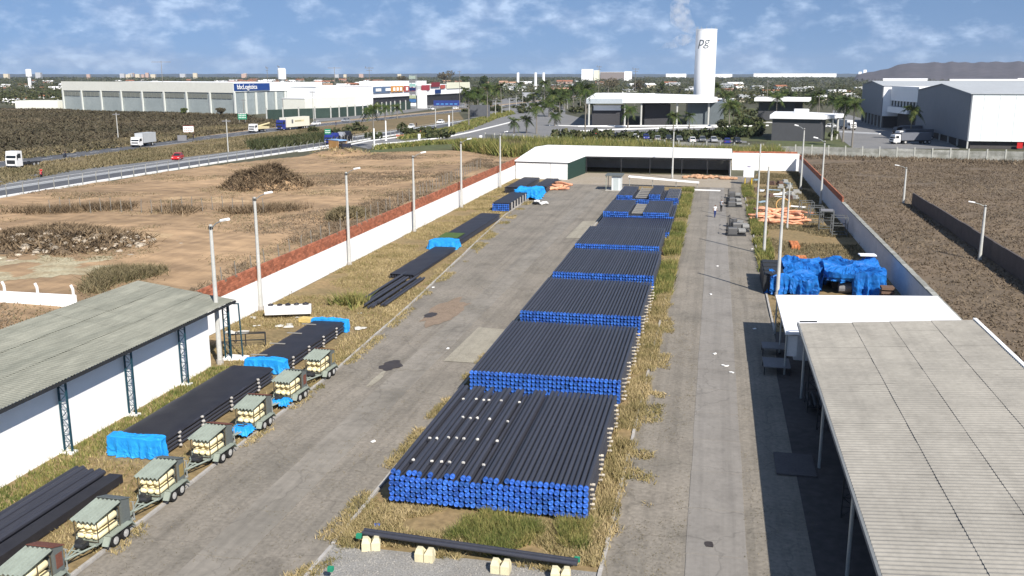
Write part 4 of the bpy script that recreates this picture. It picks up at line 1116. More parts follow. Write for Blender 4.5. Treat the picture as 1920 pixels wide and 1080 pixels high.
q = MB(); q.box(-2, 2.6, -.3, .3, 0, .12); solo('white_slab', q, white, 'low white slab on the ground right of the farthest pile', 'slab', (-1.3, 153.5, 0.02), rz=-.08)
# water tank on a yellow stand
t = thing('water_tank', 'boxy white tank on a yellow stand near the back wall', 'tank', (5.9, 164, 0))
for x in (-.6, .5):
    for y in (-.5, .4):
        q = MB(); q.box(x, x + .14, y, y + .14, 0, 1.2); part('leg', q, mat('yellow_paint', (0.6, 0.42, 0.03), .6), t)
q = MB(); q.extr([(-.65, 1.2), (.65, 1.2), (.72, 1.35), (.72, 2.7), (.6, 2.85), (-.6, 2.85), (-.72, 2.7), (-.72, 1.35)], -.85, .85); part('tank', q, white_clean, t)
q = MB(); q.tube((0, 0, 2.85), (0, 0, 3.0), .3, n=10); part('lid', q, mat('purple_lid', (0.05, 0.03, 0.15), .6), t)
# black machines along the right kerb
def machine(n, seed):
    r = random.Random(seed); t = bpy.data.objects.new('winding_machine', None); link(t)
    q = MB(); q.box(-1.1, 1.1, -.7, .7, 0, .18); part('skid', q, darkmetal, t)
    q = MB(); q.extr([(-.5, .18), (.5, .18), (.5, .8), (.2, .95), (-.4, .95), (-.5, .8)], -.9, .1); part('housing', q, mat('grey_machine_paint', (0.10, 0.10, 0.10), .5, .1, 2), t)
    for k in range(2):
        q = MB(); q.tube((.25, -.35 + k * .55, .55), (1.05, -.35 + k * .55, .55), .27, n=12); part('drum', q, mat('light_drum', (0.22, 0.22, 0.21), .5, .1, 2), t)
    q = MB(); q.path([(-1, -.6, .18), (-1, -.6, 1.3), (-1, .6, 1.3), (-1, .6, .18)], .05, 5); part('frame', q, darkmetal, t)
    return t
mc = [(2.9, 110.4, 0.1, 'grey and black machine on skids nearest the camera at the right kerb'), (3.3, 113.2, .3, 'machine with pale drums behind the nearest machine at the right kerb'), (3.0, 116.4, -.2, 'machine with a tall bent frame at the right kerb, third from the camera'),
      (3.1, 135.0, .2, 'brown and black machine heap right beside the two people'), (3.0, 138.2, .5, 'dark machine behind the brown one near the two people'), (3.3, 144.5, -.1, 'farthest dark machine standing by the right kerb')]
m0 = machine(0, 1); place(m0, mc[0][3], 'machine', mc[0][:2], 'machines parked along the right kerb', rz=mc[0][2])
for x, y, rz, lab in mc[1:]:
    d = dup(m0, (x, y), rz, lab); d.scale = (R.uniform(.8, 1.05), R.uniform(.8, 1.2), R.uniform(.8, 1.2))
# metal racks by the right wall
rackm = mat('rack_steel', (0.16, 0.17, 0.17), .5, .1, 2, metal=.3)
for i, (x, y, h) in enumerate(((12.7, 121.5, 2.2), (13.4, 116.4, 2.4), (14.4, 112.5, 2.3), (12.2, 128.5, 1.9))):
    t = thing('steel_rack', ['dark steel rack right of the salmon hoses, second nearest of the left ones', 'tall steel rack with pale top between hoses and right wall', 'steel rack closest to the right wall', 'low steel rack behind the salmon hoses'][i], 'rack', (x, y, 0), R.uniform(-.1, .1), group='steel racks at the right wall')
    for sx in (-.8, .8):
        for sy in (-1, 1):
            q = MB(); q.box(sx - .04, sx + .04, sy - .04, sy + .04, 0, h); part('post', q, rackm, t)
    for z in (.3, h * .55, h - .1):
        q = MB()
        for s in (-1, 1): q.box(-.76, .76, s - .03, s + .03, z, z + .07); 
        for s in (-.8, .8): q.box(s - .03, s + .03, -.96, .96, z, z + .07)
        part('shelf_frame', q, rackm, t)
    if i == 1:
        q = MB(); q.box(-.7, .7, -.9, .9, h - .02, h + .03); part('top_board', q, greytop, t)
# orange brick pallets
for i, (x, y, n) in enumerate(((8.5, 104.3, 7), (8.6, 96.5, 5), (8.5, 92.8, 6))):
    t = thing('brick_stack', ['low stack of orange bricks, farthest of three in a line', 'low stack of orange bricks, middle of three in a line', 'stack of orange bricks just behind the blue tarpaulin heap'][i], 'bricks', (x, y, .03))
    bo = MB(); bo.box(0, .26, 0, .55, 0, .2); me = bo.mesh('brick', mat('orange_brick', (0.55, 0.20, 0.08), .85, .1, 2, island=.25))
    for z in range(2):
        for a in range(3):
            for c in range(n - z * 2): part('brick', me, None, t, loc=(a * .29 + R.uniform(-.02, .02), c * .6 * (1 if i else 1.1) - n * .3, z * .21))
# tarpaulin heap with containers
t = thing('steel_bin', 'dark open bin sticking out left of the blue tarpaulin heap', 'bin', (5.6, 83.6, .03))
for k in range(4):
    q = MB(); q.box(-1.0, .7, -3.2 + k * 1.75, -1.7 + k * 1.75, 0, 1.55); q.box(-.9, .6, -3.1 + k * 1.75, -1.8 + k * 1.75, 1.58, 1.66); part('bin_module', q, darkmetal, t)
q = drape(5.1, 8.9, 79.6, 83.2, 1.7, wr=.26, seed=31, hem=.3, n=40, edge=.25); solo('blue_tarp', q, bluetarp, 'bunched blue tarpaulin of the right heap, lower left bundle beside the bare pole', 'tarpaulin')
q = drape(6.4, 9.9, 83.4, 88.0, 1.9, wr=.26, seed=32, hem=.8, n=40, edge=.2); solo('blue_tarp', q, bluetarp, 'blue tarpaulin over the rear left bins of the right heap', 'tarpaulin')
def fn_gap(px, py, z, f):
    # front skirt is open in the middle left like a curtain
    if f > .55 and py < 0 and -2.6 < px < -.3: return px, py + .9 * (f - .5), 1.5 + (z - 1.5) * .25
    return px, py, z
q = drape(9.7, 14.5, 80.6, 87.5, 2.1, wr=.26, seed=33, hem=.2, n=50, fn=fn_gap, edge=.25); solo('blue_tarp', q, bluetarp, 'large blue tarpaulin hung like curtains at the right end of the heap by the wall', 'tarpaulin')
t = thing('machine_under_tarp', 'dark equipment showing through the gap of the large blue tarpaulin', 'equipment', (11.2, 82.3, .03))
q = MB(); q.box(-.8, 2.6, .3, 4.0, .1, 1.35); part('body', q, darkmetal, t)
q = MB(); q.tube((-.4, -.5, .5), (.6, -.5, .5), .45, n=12); part('drum', q, greytop, t)
q = MB(); q.box(-.7, .7, -.45, .45, 2.42, 2.52); solo('loose_board', q, white_clean, 'white board lying on the far right corner of the large blue tarpaulin', 'board', (13.7, 87.0, 0), rz=.1)
t = thing('brown_crate', 'brown slatted crate at the foot of the large blue tarpaulin', 'crate', (14.3, 79.7, .03))
for k in range(4):
    q = MB(); q.box(-.5, .5, -.5, .5, k * .33, k * .33 + .2); part('slat', q, mat('brown_crate_wood', (0.16, 0.10, 0.07), .9), t)
# white tank and junk by the left shed
t = thing('tipped_tank', 'white oblong tank with a blackened top lying in the grass left of the verge stacks', 'tank', (-31.0, 64.6, .35), .35)
q = MB(); q.extr([(-.4, 0), (.4, 0), (.45, .25), (.4, .6), (-.4, .6), (-.45, .25)], -1.7, 1.7); part('body', q, white, t)
q = MB()
for k in range(5): q.rock((-1.3 + k * .65, .1, .66), .24, rnd=R, flat=.5)
part('black_bag', q, blacktarp, t)
q = MB(); q.box(-.9, .9, -.35, .35, 0, .3); solo('yellow_board', q, mat('yellowish_board', (0.66, 0.50, 0.18), .7), 'pale yellow board behind the far end of the second sheeted stack', 'board', (-28.6, 63.4, .1), rz=-.1)
for i, (px, py, s) in enumerate(((440, 625, .9), (535, 612, .7), (475, 598, .3), (665, 618, .6), (480, 613, .25), (560, 598, .25), (577, 598, .2), (676, 589, .15))):
    x, y = G(px, py); q = MB()
    for k in range(3): q.rock((R.uniform(-s, s), R.uniform(-s, s) * .8, .06), s * R.uniform(.35, .6), rnd=R, flat=.18)
    solo('rubble', q, mat('pale_rubble', (0.62, 0.60, 0.54), .9, .1, 3), 'pale flat rubble scattered in the grass between the left shed and the sheeted stacks', 'rubble', (x, y, .04), group='pale rubble by the left shed')
t = thing('scrap_metal', 'dark bent steel frame lying in the grass beside the second sheeted stack', 'frame', (-30.2, 56.4, .05), .2)
for a, c in (((-1.2, 0, .1), (-1.2, 0, .9)), ((-1.2, 0, .9), (1.2, .2, .95)), ((1.2, .2, .95), (1.2, .2, .1)), ((-.1, .1, .1), (-.1, .1, .9)), ((-1.2, .0, .45), (1.2, .2, .5)), ((-1, .9, .1), (-1, .9, .8)), ((-1, .9, .8), (1, 1, .8)), ((1, 1, .8), (1, 1, .1))):
    q = MB(); q.tube(a, c, .04, n=5); part('bar', q, darkmetal, t)
t = thing('canopy_post', 'thin green steel post frame at the far end of the left white shed', 'post', (-30.1, 53.9, .1))
for x in (0, .9):
    q = MB(); q.tube((x, 0, 0), (x * .9, 0, 3.6), .05, n=6); part('post', q, teal, t)
q = MB(); q.tube((0, 0, 3.58), (.85, 0, 3.62), .045, n=5); part('crossbar', q, teal, t)
q = MB(); q.box(-.3, 1.2, -.3, .3, -.1, .12); part('plinth', q, white, t)
q = MB(); q.box(-.35, .3, -.2, .2, 0, .12); q.rock((.1, -.3, .1), .15, rnd=R)
x, y = G(1012, 382)
t = thing('white_sacks', 'heap of white sacks and a black roll in front of the peaked blue tarp', 'sacks', (x, y, .02))
for k in range(6):
    q = MB(); q.rock((R.uniform(-1, 1.3), R.uniform(-2, 2), .25), .5, rnd=R, flat=.5); part('sack', q, white if k < 4 else darkmetal, t)
# ruddy mounds by the far shed
for i, (px, py) in enumerate(((1302, 333), (1335, 334), (1360, 336))):
    x, y = G(px, py); q = MB()
    for k in range(14): q.rock((R.gauss(0, .8), R.gauss(0, .8), .2), R.uniform(.3, .7), rnd=R, flat=.6)
    solo('sand_heap', q, mat('reddish_sand', (0.50, 0.30, 0.18), .95, .15, 1), ['reddish sand heap before the open far shed, left one', 'reddish sand heap before the open far shed, middle one', 'dark edged sand heap at the right end of the far shed'][i], 'heap', (x, y, 0))
# junk between poles on the right verge
junkm = [mat('junk_grey', (0.35, 0.35, 0.33), .8, .1, 2), mat('junk_blue', (0.25, 0.35, 0.42), .7, .1, 2), mat('junk_brown', (0.14, 0.09, 0.07), .9, .1, 2), white]
for i in range(22):
    x = R.uniform(6, 13); y = R.choice([R.uniform(133, 160), R.uniform(140, 175)]); q = MB(); k = i % 4
    if k in (0, 2):
        q.box(-.7, .7, -.5, .5, .0, .3); q.box(-.5, .4, -.4, .3, .31, .6)
    else:
        for j in range(4): q.tube((-1, j * .2, .12), (1, j * .2 + .2, .14), .08, n=6)
    solo('scrap_heap', q, junkm[i % 4], 'weathered scrap lying in the verge between the salmon hoses and the back wall', 'scrap', (x, y, .05), R.uniform(0, 3), 'scrap lying on the far right verge')
# small litter on the paving
for (px, py) in ((1362, 688), (1340, 665), (1357, 687), (1208, 648), (1415, 618), (1372, 700), (1345, 500), (1333, 553), (705, 560), (812, 540), (1410, 468), (700, 830), (840, 655)):
    x, y = G(px, py); q = MB(); q.box(-.12, .1, -.07, .07, 0, .05); q.rock((.1, .05, .03), .07, rnd=R, flat=.5)
    solo('litter', q, white, 'small white scrap of litter lying on the paving', 'litter', (x, y, .045), R.uniform(0, 3), 'white litter scraps on the yard paving')

# lot fence stakes
stake = []
for v in range(3):
    q = MB(); q.path([(0, 0, -.1), (R.uniform(-.03, .03), 0, 1.0), (R.uniform(-.06, .06), .05, 1.9)], [.07, .06, .05], 5); stake.append(q.mesh('fence_stake', bark))
for i in range(46):
    y = 72 + i * 2.9 + R.uniform(-.3, .3) if i < 22 else 136 + (i - 22) * 1.9
    solo('fence_stake', stake[i % 3], None, 'rough grey fence stake in the line running along the outside of the brick-topped wall', 'fence stake', (-40.5 - .03 * (y - 72) * 1.2 + R.uniform(-.2, .2), y, .1), R.uniform(0, 3), 'fence stakes between the dirt lot and the wall')
cp = MB(); cp.path([(0, 0, 0), (0, 0, 1.7), (.12, 0, 2.0), (.35, 0, 2.15)], [.07, .06, .05, .05], 5); cpm = cp.mesh('fence_post', conc_panel)
for i in range(52):
    y = 112 + i * 3.4; x = np.interp(y, [p[1] for p in K0], [p[0] for p in K0]) + 1.2
    o = solo('fence_post', cpm, None, 'bent-topped concrete fence post in the row along the white highway kerb', 'fence post', (x, y, 0), R.uniform(-.2, .2), 'concrete fence posts along the highway kerb')
wi = MB()
ys = [112 + i * 3.4 for i in range(52)]
for z in (.5, 1.0, 1.5):
    wi.path([(np.interp(y, [p[1] for p in K0], [p[0] for p in K0]) + 1.2, y, z) for y in ys[::3]], .006, 3)
tw = stuffo('fence_wires', wi, 'thin wires strung between the concrete fence posts by the highway', 'wire', darkmetal)
for i in range(22):
    px = 95 + i * 19; x, y = G(px, 402 - i * .2 + R.uniform(-4, 4)); 
    solo('fence_stake', stake[i % 3], None, 'rough stake in the old fence line crossing the middle of the dirt lot', 'fence stake', (x, y, .15), R.uniform(0, 3), 'stakes of the old fence across the dirt lot')

# ================================================================== PEOPLE
def human(height, pose, shirt, trousers, hairc, skin=(0.25, 0.13, 0.08)):
    """pose: dict of joints (side,forward,up as fractions of height), facing -Y"""
    H = height
    J = {}; E = []; RAD = {}
    def j(n, x, y, z, r): J[n] = (x * H, y * H, z * H); RAD[n] = r * H
    j('pelvis', 0, 0, .53, .085); j('waist', 0, 0, .60, .075); j('chest', 0, -.005, .72, .09); j('neck', 0, 0, .83, .035); j('head', 0, -.012, .89, .052); j('crown', 0, -.005, .96, .050)
    j('chin', 0, -.035, .875, .030)
    for s, n in ((-1, 'l'), (1, 'r')):
        p = pose[n]
        j('hip' + n, s * .05, 0, .50, .062)
        k = p['knee']; a = p['ankle']
        j('knee' + n, s * .055, k[0], k[1], .040); j('ank' + n, s * .055, a[0], a[1], .026); j('toe' + n, s * .065, a[0] - .085, max(.018, a[1] - .025), .022)
        j('sho' + n, s * .10, 0, .80, .045); e = p['elbow']; w = p['wrist']
        j('elb' + n, s * e[0], e[1], e[2], .027); j('wri' + n, s * w[0], w[1], w[2], .019)
        d = (w[0] - e[0], w[1] - e[1], w[2] - e[2]); dl = math.sqrt(sum(q * q for q in d)); d = tuple(q / dl for q in d)
        j('palm' + n, s * (w[0] + d[0] * .03), w[1] + d[1] * .03, w[2] + d[2] * .03, .017)
        E.extend([('pelvis', 'hip' + n), ('hip' + n, 'knee' + n), ('knee' + n, 'ank' + n), ('ank' + n, 'toe' + n), ('chest', 'sho' + n), ('sho' + n, 'elb' + n), ('elb' + n, 'wri' + n), ('wri' + n, 'palm' + n)])
        for fi in range(5):
            o = (fi - 1.5) * .009; ln = (.030, .042, .046, .042, .034)[fi]
            if fi == 0: b0 = (s * (w[0] + d[0] * .02), w[1] - .012, w[2] + d[2] * .02); dd = (0, -.5, -.8)
            else: b0 = (s * (w[0] + d[0] * .045), w[1] + o, w[2] + d[2] * .045); dd = d
            j('f%d%s' % (fi, n), b0[0] + s * dd[0] * ln * .5, b0[1] + dd[1] * ln * .5, b0[2] + dd[2] * ln * .5, .0055)
            j('g%d%s' % (fi, n), b0[0] + s * dd[0] * ln, b0[1] + dd[1] * ln - .006, b0[2] + dd[2] * ln, .0045)
            E.extend([('palm' + n if fi else 'wri' + n, 'f%d%s' % (fi, n)), ('f%d%s' % (fi, n), 'g%d%s' % (fi, n))])
    E += [('pelvis', 'waist'), ('waist', 'chest'), ('chest', 'neck'), ('neck', 'head'), ('head', 'crown'), ('head', 'chin')]
    names = list(J); idx = {n: i for i, n in enumerate(names)}
    me = bpy.data.meshes.new('body'); me.from_pydata([J[n] for n in names], [(idx[a], idx[b]) for a, b in E], [])
    o = bpy.data.objects.new('body_tmp', me); COL.objects.link(o)
    md = o.modifiers.new('Skin', 'SKIN'); 
    lay = me.skin_vertices[0] if me.skin_vertices else None
    if lay is None:
        bpy.context.view_layer.objects.active = o
        lay = me.skin_vertices[0]
    for i, n in enumerate(names):
        lay.data[i].radius = (RAD[n], RAD[n] * (.75 if n in ('chest', 'waist', 'pelvis') else 1)); lay.data[i].use_root = (n == 'pelvis')
    sb = o.modifiers.new('Sub', 'SUBSURF'); sb.levels = 1; sb.render_levels = 1
    dg = bpy.context.evaluated_depsgraph_get(); ev = o.evaluated_get(dg)
    m2 = bpy.data.meshes.new_from_object(ev); bpy.data.objects.remove(o)
    m2.name = 'body'; m2.materials.clear()
    for m in (mat('skin_tone', skin, .6, .03, 5), shirt, trousers, mat('dark_shoes', (0.03, 0.025, 0.02), .6), mat('hair_' + str(hairc), hairc, .8)): m2.materials.append(m)
    for p in m2.polygons:
        c = p.center; z = c.z / H; p.use_smooth = True
        armx = abs(c.x) / H
        if z < .045: p.material_index = 3
        elif armx > .125 and z < .74 and z > .40: p.material_index = 0
        elif z < .54: p.material_index = 2
        elif z < .83: p.material_index = 1
        else: p.material_index = 4 if (z > .925 or (c.y / H > .01 and z > .88)) else 0
    return m2
walk = {'l': {'knee': (-.05, .285), 'ankle': (-.06, .045), 'elbow': (.135, .03, .64), 'wrist': (.14, -.03, .50)},
        'r': {'knee': (-.01, .285), 'ankle': (.09, .05), 'elbow': (.135, -.01, .64), 'wrist': (.14, -.08, .51)}}
stand = {'l': {'knee': (-.012, .285), 'ankle': (0, .04), 'elbow': (.14, .02, .64), 'wrist': (.135, -.03, .50)},
         'r': {'knee': (-.012, .285), 'ankle': (.01, .04), 'elbow': (.14, -.02, .65), 'wrist': (.10, -.13, .60)}}
jeans = mat('blue_jeans', (0.03, 0.05, 0.16), .8, .1, 5); wshirt = mat('white_shirt', (0.7, 0.7, 0.7), .8, .03, 5); lshirt = mat('light_grey_shirt', (0.45, 0.47, 0.5), .8, .05, 5); blk = mat('black_trousers', (0.02, 0.02, 0.022), .8)
ppl = [(G(1340, 408), walk, wshirt, jeans, 'person in a white shirt and blue jeans walking down the right road', 0.5),
       (G(1352, 397), stand, lshirt, blk, 'person in a light top and dark trousers just behind the white-shirted walker', -.6),
       (G(781, 238), stand, blk, blk, 'person in dark clothes standing behind the white car on the near carriageway', 0),
       (G(363, 261), walk, blk, blk, 'person in dark clothes walking near the red-framed notice board', 1.2),
       (G(630, 236), stand, blk, jeans, 'person in dark clothes on the far road verge behind the silver car', 1.2)]
def face(t, H):
    b = MB()
    for s in (-1, 1): b.rock((s * .02 * H, -.062 * H, .905 * H), .006 * H)
    part('eyes', b, darkmetal, t)
    b = MB(); b.add([(-.008 * H, -.062 * H, .885 * H), (.008 * H, -.062 * H, .885 * H), (0, -.078 * H, .887 * H), (0, -.062 * H, .905 * H)], [(0, 1, 2), (1, 3, 2), (3, 0, 2)]); b.box(-.014 * H, .014 * H, -.066 * H, -.060 * H, .866 * H, .870 * H); part('nose_and_mouth', b, MATS['skin_tone'], t)
    b = MB()
    for s in (-1, 1): b.rock((s * .056 * H, 0, .90 * H), .012 * H)
    part('ears', b, MATS['skin_tone'], t)
for (x, y), ps, sh, tr, lab, rz in ppl:
    t = thing('person', lab, 'person', (x, y, .02), rz); part('body', human(1.72, ps, sh, tr, (0.012, 0.01, 0.008)), None, t); face(t, 1.72)

# ================================================================== VEHICLES (built facing -Y)
def wheel(t, x, y, r, w):
    s = 1 if x > 0 else -1
    b = MB(); b.tube((x - s * w / 2, y, r), (x + s * w / 2, y, r), r, n=14); wo = part('wheel', b, tyre, t)
    q = MB(); q.tube((x + s * w * .45, y, r), (x + s * (w * .5 + .01), y, r), r * .6, n=10); part('rim', q, chrome, wo)
lampm = mat('headlamp_glass', (0.6, 0.6, 0.58), .2, .02, 1, spec=.6); tailm = mat('tail_lamp', (0.35, 0.02, 0.02), .3)
def car(paint, kind='hatch'):
    t = bpy.data.objects.new('car', None); link(t)
    Lc = 4.0 if kind != 'sedan' else 4.4
    b = MB(); b.extr([(0, .25), (Lc, .25), (Lc + .02, .55), (Lc - .03, .88), (1.05, .90), (.15, .75), (-.02, .5)], -.84, .84)
    b.v = [(x * (.93 if z > .8 else 1), y, z) for x, y, z in b.v]; part('body', b, paint, t)
    e = Lc - .15 if kind == 'hatch' else Lc - .75
    b = MB(); b.extr([(1.0, .88), (e, .88), (e - .45, 1.40), (1.75, 1.40)], -.74, .74); b.v = [(x * (.84 if z > 1.2 else 1), y, z) for x, y, z in b.v]; part('windows', b, glass, t)
    b = MB(); b.extr([(1.72, 1.395), (e - .42, 1.395), (e - .5, 1.46), (1.85, 1.46)], -.63, .63); 
    for s in (-1, 1):
        for ya, yb in (((1.0, .88), (1.75, 1.4)), ((e, .88), (e - .45, 1.4)), ((2.4, .88), (2.4, 1.4))): b.tube((s * .745, ya[0], ya[1]), (s * .63, yb[0], yb[1]), .035, n=4)
    part('roof', b, paint, t)
    for s in (-1, 1):
        for y in (.75, Lc - .8): wheel(t, s * .76, y, .31, .2)
        b = MB(); b.box(s * .62 - .16, s * .62 + .16, -.04, .05, .55, .68); part('headlight', b, lampm, t)
        b = MB(); b.box(s * .66 - .12, s * .66 + .12, Lc - .03, Lc + .04, .62, .78); part('tail_light', b, tailm, t)
        b = MB(); b.box(s * .84 - .05 + s * .05, s * .84 + .05 + s * .05, 1.25, 1.4, .9, 1.02); part('mirror', b, paint, t)
    return t
def truck(cabp, boxp=None, Lb=5.0, hb=3.3, wide=2.3, cabh=2.5, nose=0.0, axles=None, load=None, high=False):
    t = bpy.data.objects.new('truck', None); link(t); w = wide / 2
    ch = 3.4 if high else cabh
    b = MB(); b.extr([(-nose, .5), (1.9, .5), (1.9, ch), (.35, ch), (.12, ch * .62), (-nose, ch * .55)], -w, w); part('cab', b, cabp, t)
    b = MB(); y0 = .12; b.add([(-w * .9, y0 - .02, ch * .62), (w * .9, y0 - .02, ch * .62), (w * .86, .31, ch * .9), (-w * .86, .31, ch * .9)], [(0, 1, 2, 3)])
    b.box(-w * .9, w * .9, y0 - .05, y0 + .05, ch * .60, ch * .66); part('windscreen', b, glass, t)
    for s in (-1, 1):
        b = MB(); b.box(s * w - .01 if s > 0 else s * w - .012, s * w + .012, .55, 1.45, ch * .6, ch * .86); part('side_window', b, glass, t)
        b = MB(); b.box(s * w * .78 - .2, s * w * .78 + .2, -nose - .04, -nose + .02, .75, .98); part('headlight', b, lampm, t)
        b = MB(); b.box(s * (w + .12) - .06, s * (w + .12) + .06, .2, .3, ch * .55, ch * .8); part('mirror', b, darkmetal, t)
    b = MB(); b.box(-w * .95, w * .95, -nose - .06, -nose + .06, .35, .62); part('bumper', b, darkmetal, t)
    b = MB(); b.box(-w * .78, w * .78, -nose - .025, -nose + .01, .95, ch * .5); part('grille', b, darkmetal, t)
    b = MB(); b.box(-.45, -.3, 1.9, 2.0 + Lb, .6, .85); b.box(.3, .45, 1.9, 2.0 + Lb, .6, .85); part('chassis', b, darkmetal, t)
    if boxp is not None:
        b = MB(); b.box(-w, w, 2.1, 2.1 + Lb, .95, hb); part('cargo_box', b, boxp, t)
        b = MB()
        for s in (-1, 1): b.box(s * w - .03, s * w + .03, 2.08, 2.14, .95, hb + .02); b.box(s * w - .03, s * w + .03, 2.07 + Lb, 2.13 + Lb, .95, hb + .02)
        b.box(-w, w, 2.1 + Lb, 2.13 + Lb, .90, 1.0); part('box_trim', b, greytop, t)
    for y in (axles or [.8, 2.0 + Lb * .72]):
        for s in (-1, 1): wheel(t, s * (w - .17), y, .48, .3)
    return t
whitep = mat('white_vehicle_paint', (0.80, 0.80, 0.79), .35, .02, 1, spec=.5); redp = mat('red_vehicle_paint', (0.50, 0.02, 0.02), .3, .02, 1, spec=.5); bluep = mat('blue_vehicle_paint', (0.02, 0.035, 0.22), .35, .02, 1, spec=.5)
darkp = mat('dark_vehicle_paint', (0.02, 0.022, 0.035), .3, .02, 1, spec=.5); silverp = mat('silver_vehicle_paint', (0.40, 0.41, 0.43), .3, .02, 1, spec=.5, metal=.3); greyp = mat('grey_vehicle_paint', (0.12, 0.13, 0.14), .3, .02, 1, spec=.5)
creamp = mat('cream_box_panel', (0.72, 0.69, 0.58), .5, .03, 1); yellowp = mat('pale_yellow_load', (0.66, 0.58, 0.35), .6, .05, 1)
def at(px, py, z=.02): x, y = G(px, py); return (x, y, z)
HW = .05
t = place(truck(whitep, mat('silver_box', (0.45, 0.47, 0.48), .5, .05, 1), Lb=6.2, hb=3.4), 'white box truck with a silver box driving on the far carriageway', 'truck', (-143.6, 217.0, .02), rz=.04)
t = place(truck(whitep, None, Lb=6.5, high=True, axles=[.8, 5.4, 6.7]), 'white truck cab with a bare black chassis at the left edge of the picture', 'truck', at(22, 317), rz=.06)
t = place(truck(bluep, creamp, Lb=14.0, hb=4.1, wide=2.5, high=True, axles=[.8, 4.4, 13, 14.2]), 'blue tractor with a long cream semi trailer on the far carriageway', 'truck', at(524, 245), rz=-.16)
q = MB(); 
for k, (y0, y1, z0, z1) in enumerate(((7.2, 12.8, 2.5, 3.1),)): q.box(1.251, 1.262, y0, y1, z0, z1)
part('side_lettering_band', q, yellowp, t)
q = MB()
for k in range(7): q.box(1.263, 1.27, 7.4 + k * .55, 7.7 + k * .55, 2.62, 2.98)
q.box(1.251, 1.262, 5.4, 6.3, 2.1, 3.4); part('side_marks', q, greyp, t)
t = place(truck(whitep, None, Lb=5.5, high=False, cabh=2.7), 'white flatbed truck with a pale jib load on the far carriageway', 'truck', at(472, 249), rz=-.1)
q = MB(); q.extr([(0, 1.0), (7, 1.0), (7, 1.6), (0, 2.1)], -.9, .9); q.tube((0, 2.0, 1.9), (0, 8.5, 2.6), .25, n=6); part('jib_load', q, yellowp, t, loc=(0, 2.0, 0))
place(car(redp, 'hatch'), 'red hatchback on the near carriageway', 'car', at(329, 301), rz=.3)
for (px, py, pt, lab, rz) in ((455 * 1 + 132, 235, whitep, 'white car close behind the cream semi trailer', -.15), (643, 229, silverp, 'silver car on the far carriageway beside the dark fence', -.2), (769, 241, whitep, 'white car on the near carriageway with a person behind it', .1),
                              (850, 205, whitep, 'white van-like car at the top of the far carriageway', -.3), (812, 206, whitep, 'white car crossing by the low white fence near the blue banner', .9), (822, 232, whitep, 'white car at the end of the pale lane by the green lawn', -.1), (862, 201, silverp, 'pale car just behind the white one at the top of the far carriageway', -.3)):
    place(car(pt), lab, 'car', at(px, py), rz=rz)
# car carrier
t = place(truck(bluep, None, Lb=13, high=False, cabh=2.6, axles=[.8, 4.2, 12, 13.3]), 'dark blue vehicle carrier loaded with tractors on the near carriageway', 'truck', at(616, 272), rz=-.03)
q = MB(); q.box(-1.2, 1.2, 2.2, 15, .95, 1.1)
for y in (2.3, 6.5, 10.7, 14.9):
    for s in (-1.15, 1.15): q.box(s - .05, s + .05, y - .05, y + .05, 1.1, 2.3)
part('deck', q, darkp, t)
for k in range(3):
    q = MB(); q.extr([(0, 1.15), (2.6, 1.15), (2.5, 2.0), (1.9, 2.9), (.9, 2.9), (.7, 2.0), (.05, 1.8)], -.8, .8); part('loaded_tractor', q, [bluep, silverp, darkp][k], t, loc=(0, 3.0 + k * 4.1, 0))
    for s in (-1, 1):
        for yy, zz, rr_ in ((3.4, 1.5, .4), (5.1, 1.65, .55)):
            q = MB(); q.tube((s * .75, yy + k * 4.1, zz), (s * 1.05, yy + k * 4.1, zz), rr_, n=10); part('tractor_wheel', q, tyre, t)
# orange slatted truck
t = place(truck(darkp, None, Lb=4.8, cabh=2.3), 'small dark truck with an orange slatted body and light blue cover at the lot corner', 'truck', at(652, 289), rz=.9)
org = mat('orange_slats', (0.60, 0.33, 0.12), .7, .08, 2)
q = MB(); q.box(-1.1, 1.1, 2.1, 6.9, .9, 1.0); part('bed', q, darkmetal, t)
for s in (-1, 1):
    for k in range(9):
        q = MB(); q.box(s * 1.08 - .03, s * 1.08 + .03, 2.15 + k * .54, 2.5 + k * .54, 1.0, 2.9); part('slat', q, org, t)
for k in range(4):
    q = MB(); q.box(-1.0 + k * .52, -.6 + k * .52, 6.88, 6.94, 1.0, 2.9); part('slat', q, org, t)
q = MB(); q.box(-1.12, 1.12, 2.1, 6.98, 2.92, 3.12); part('cover', q, mat('pale_blue_cover', (0.25, 0.42, 0.66), .6), t)
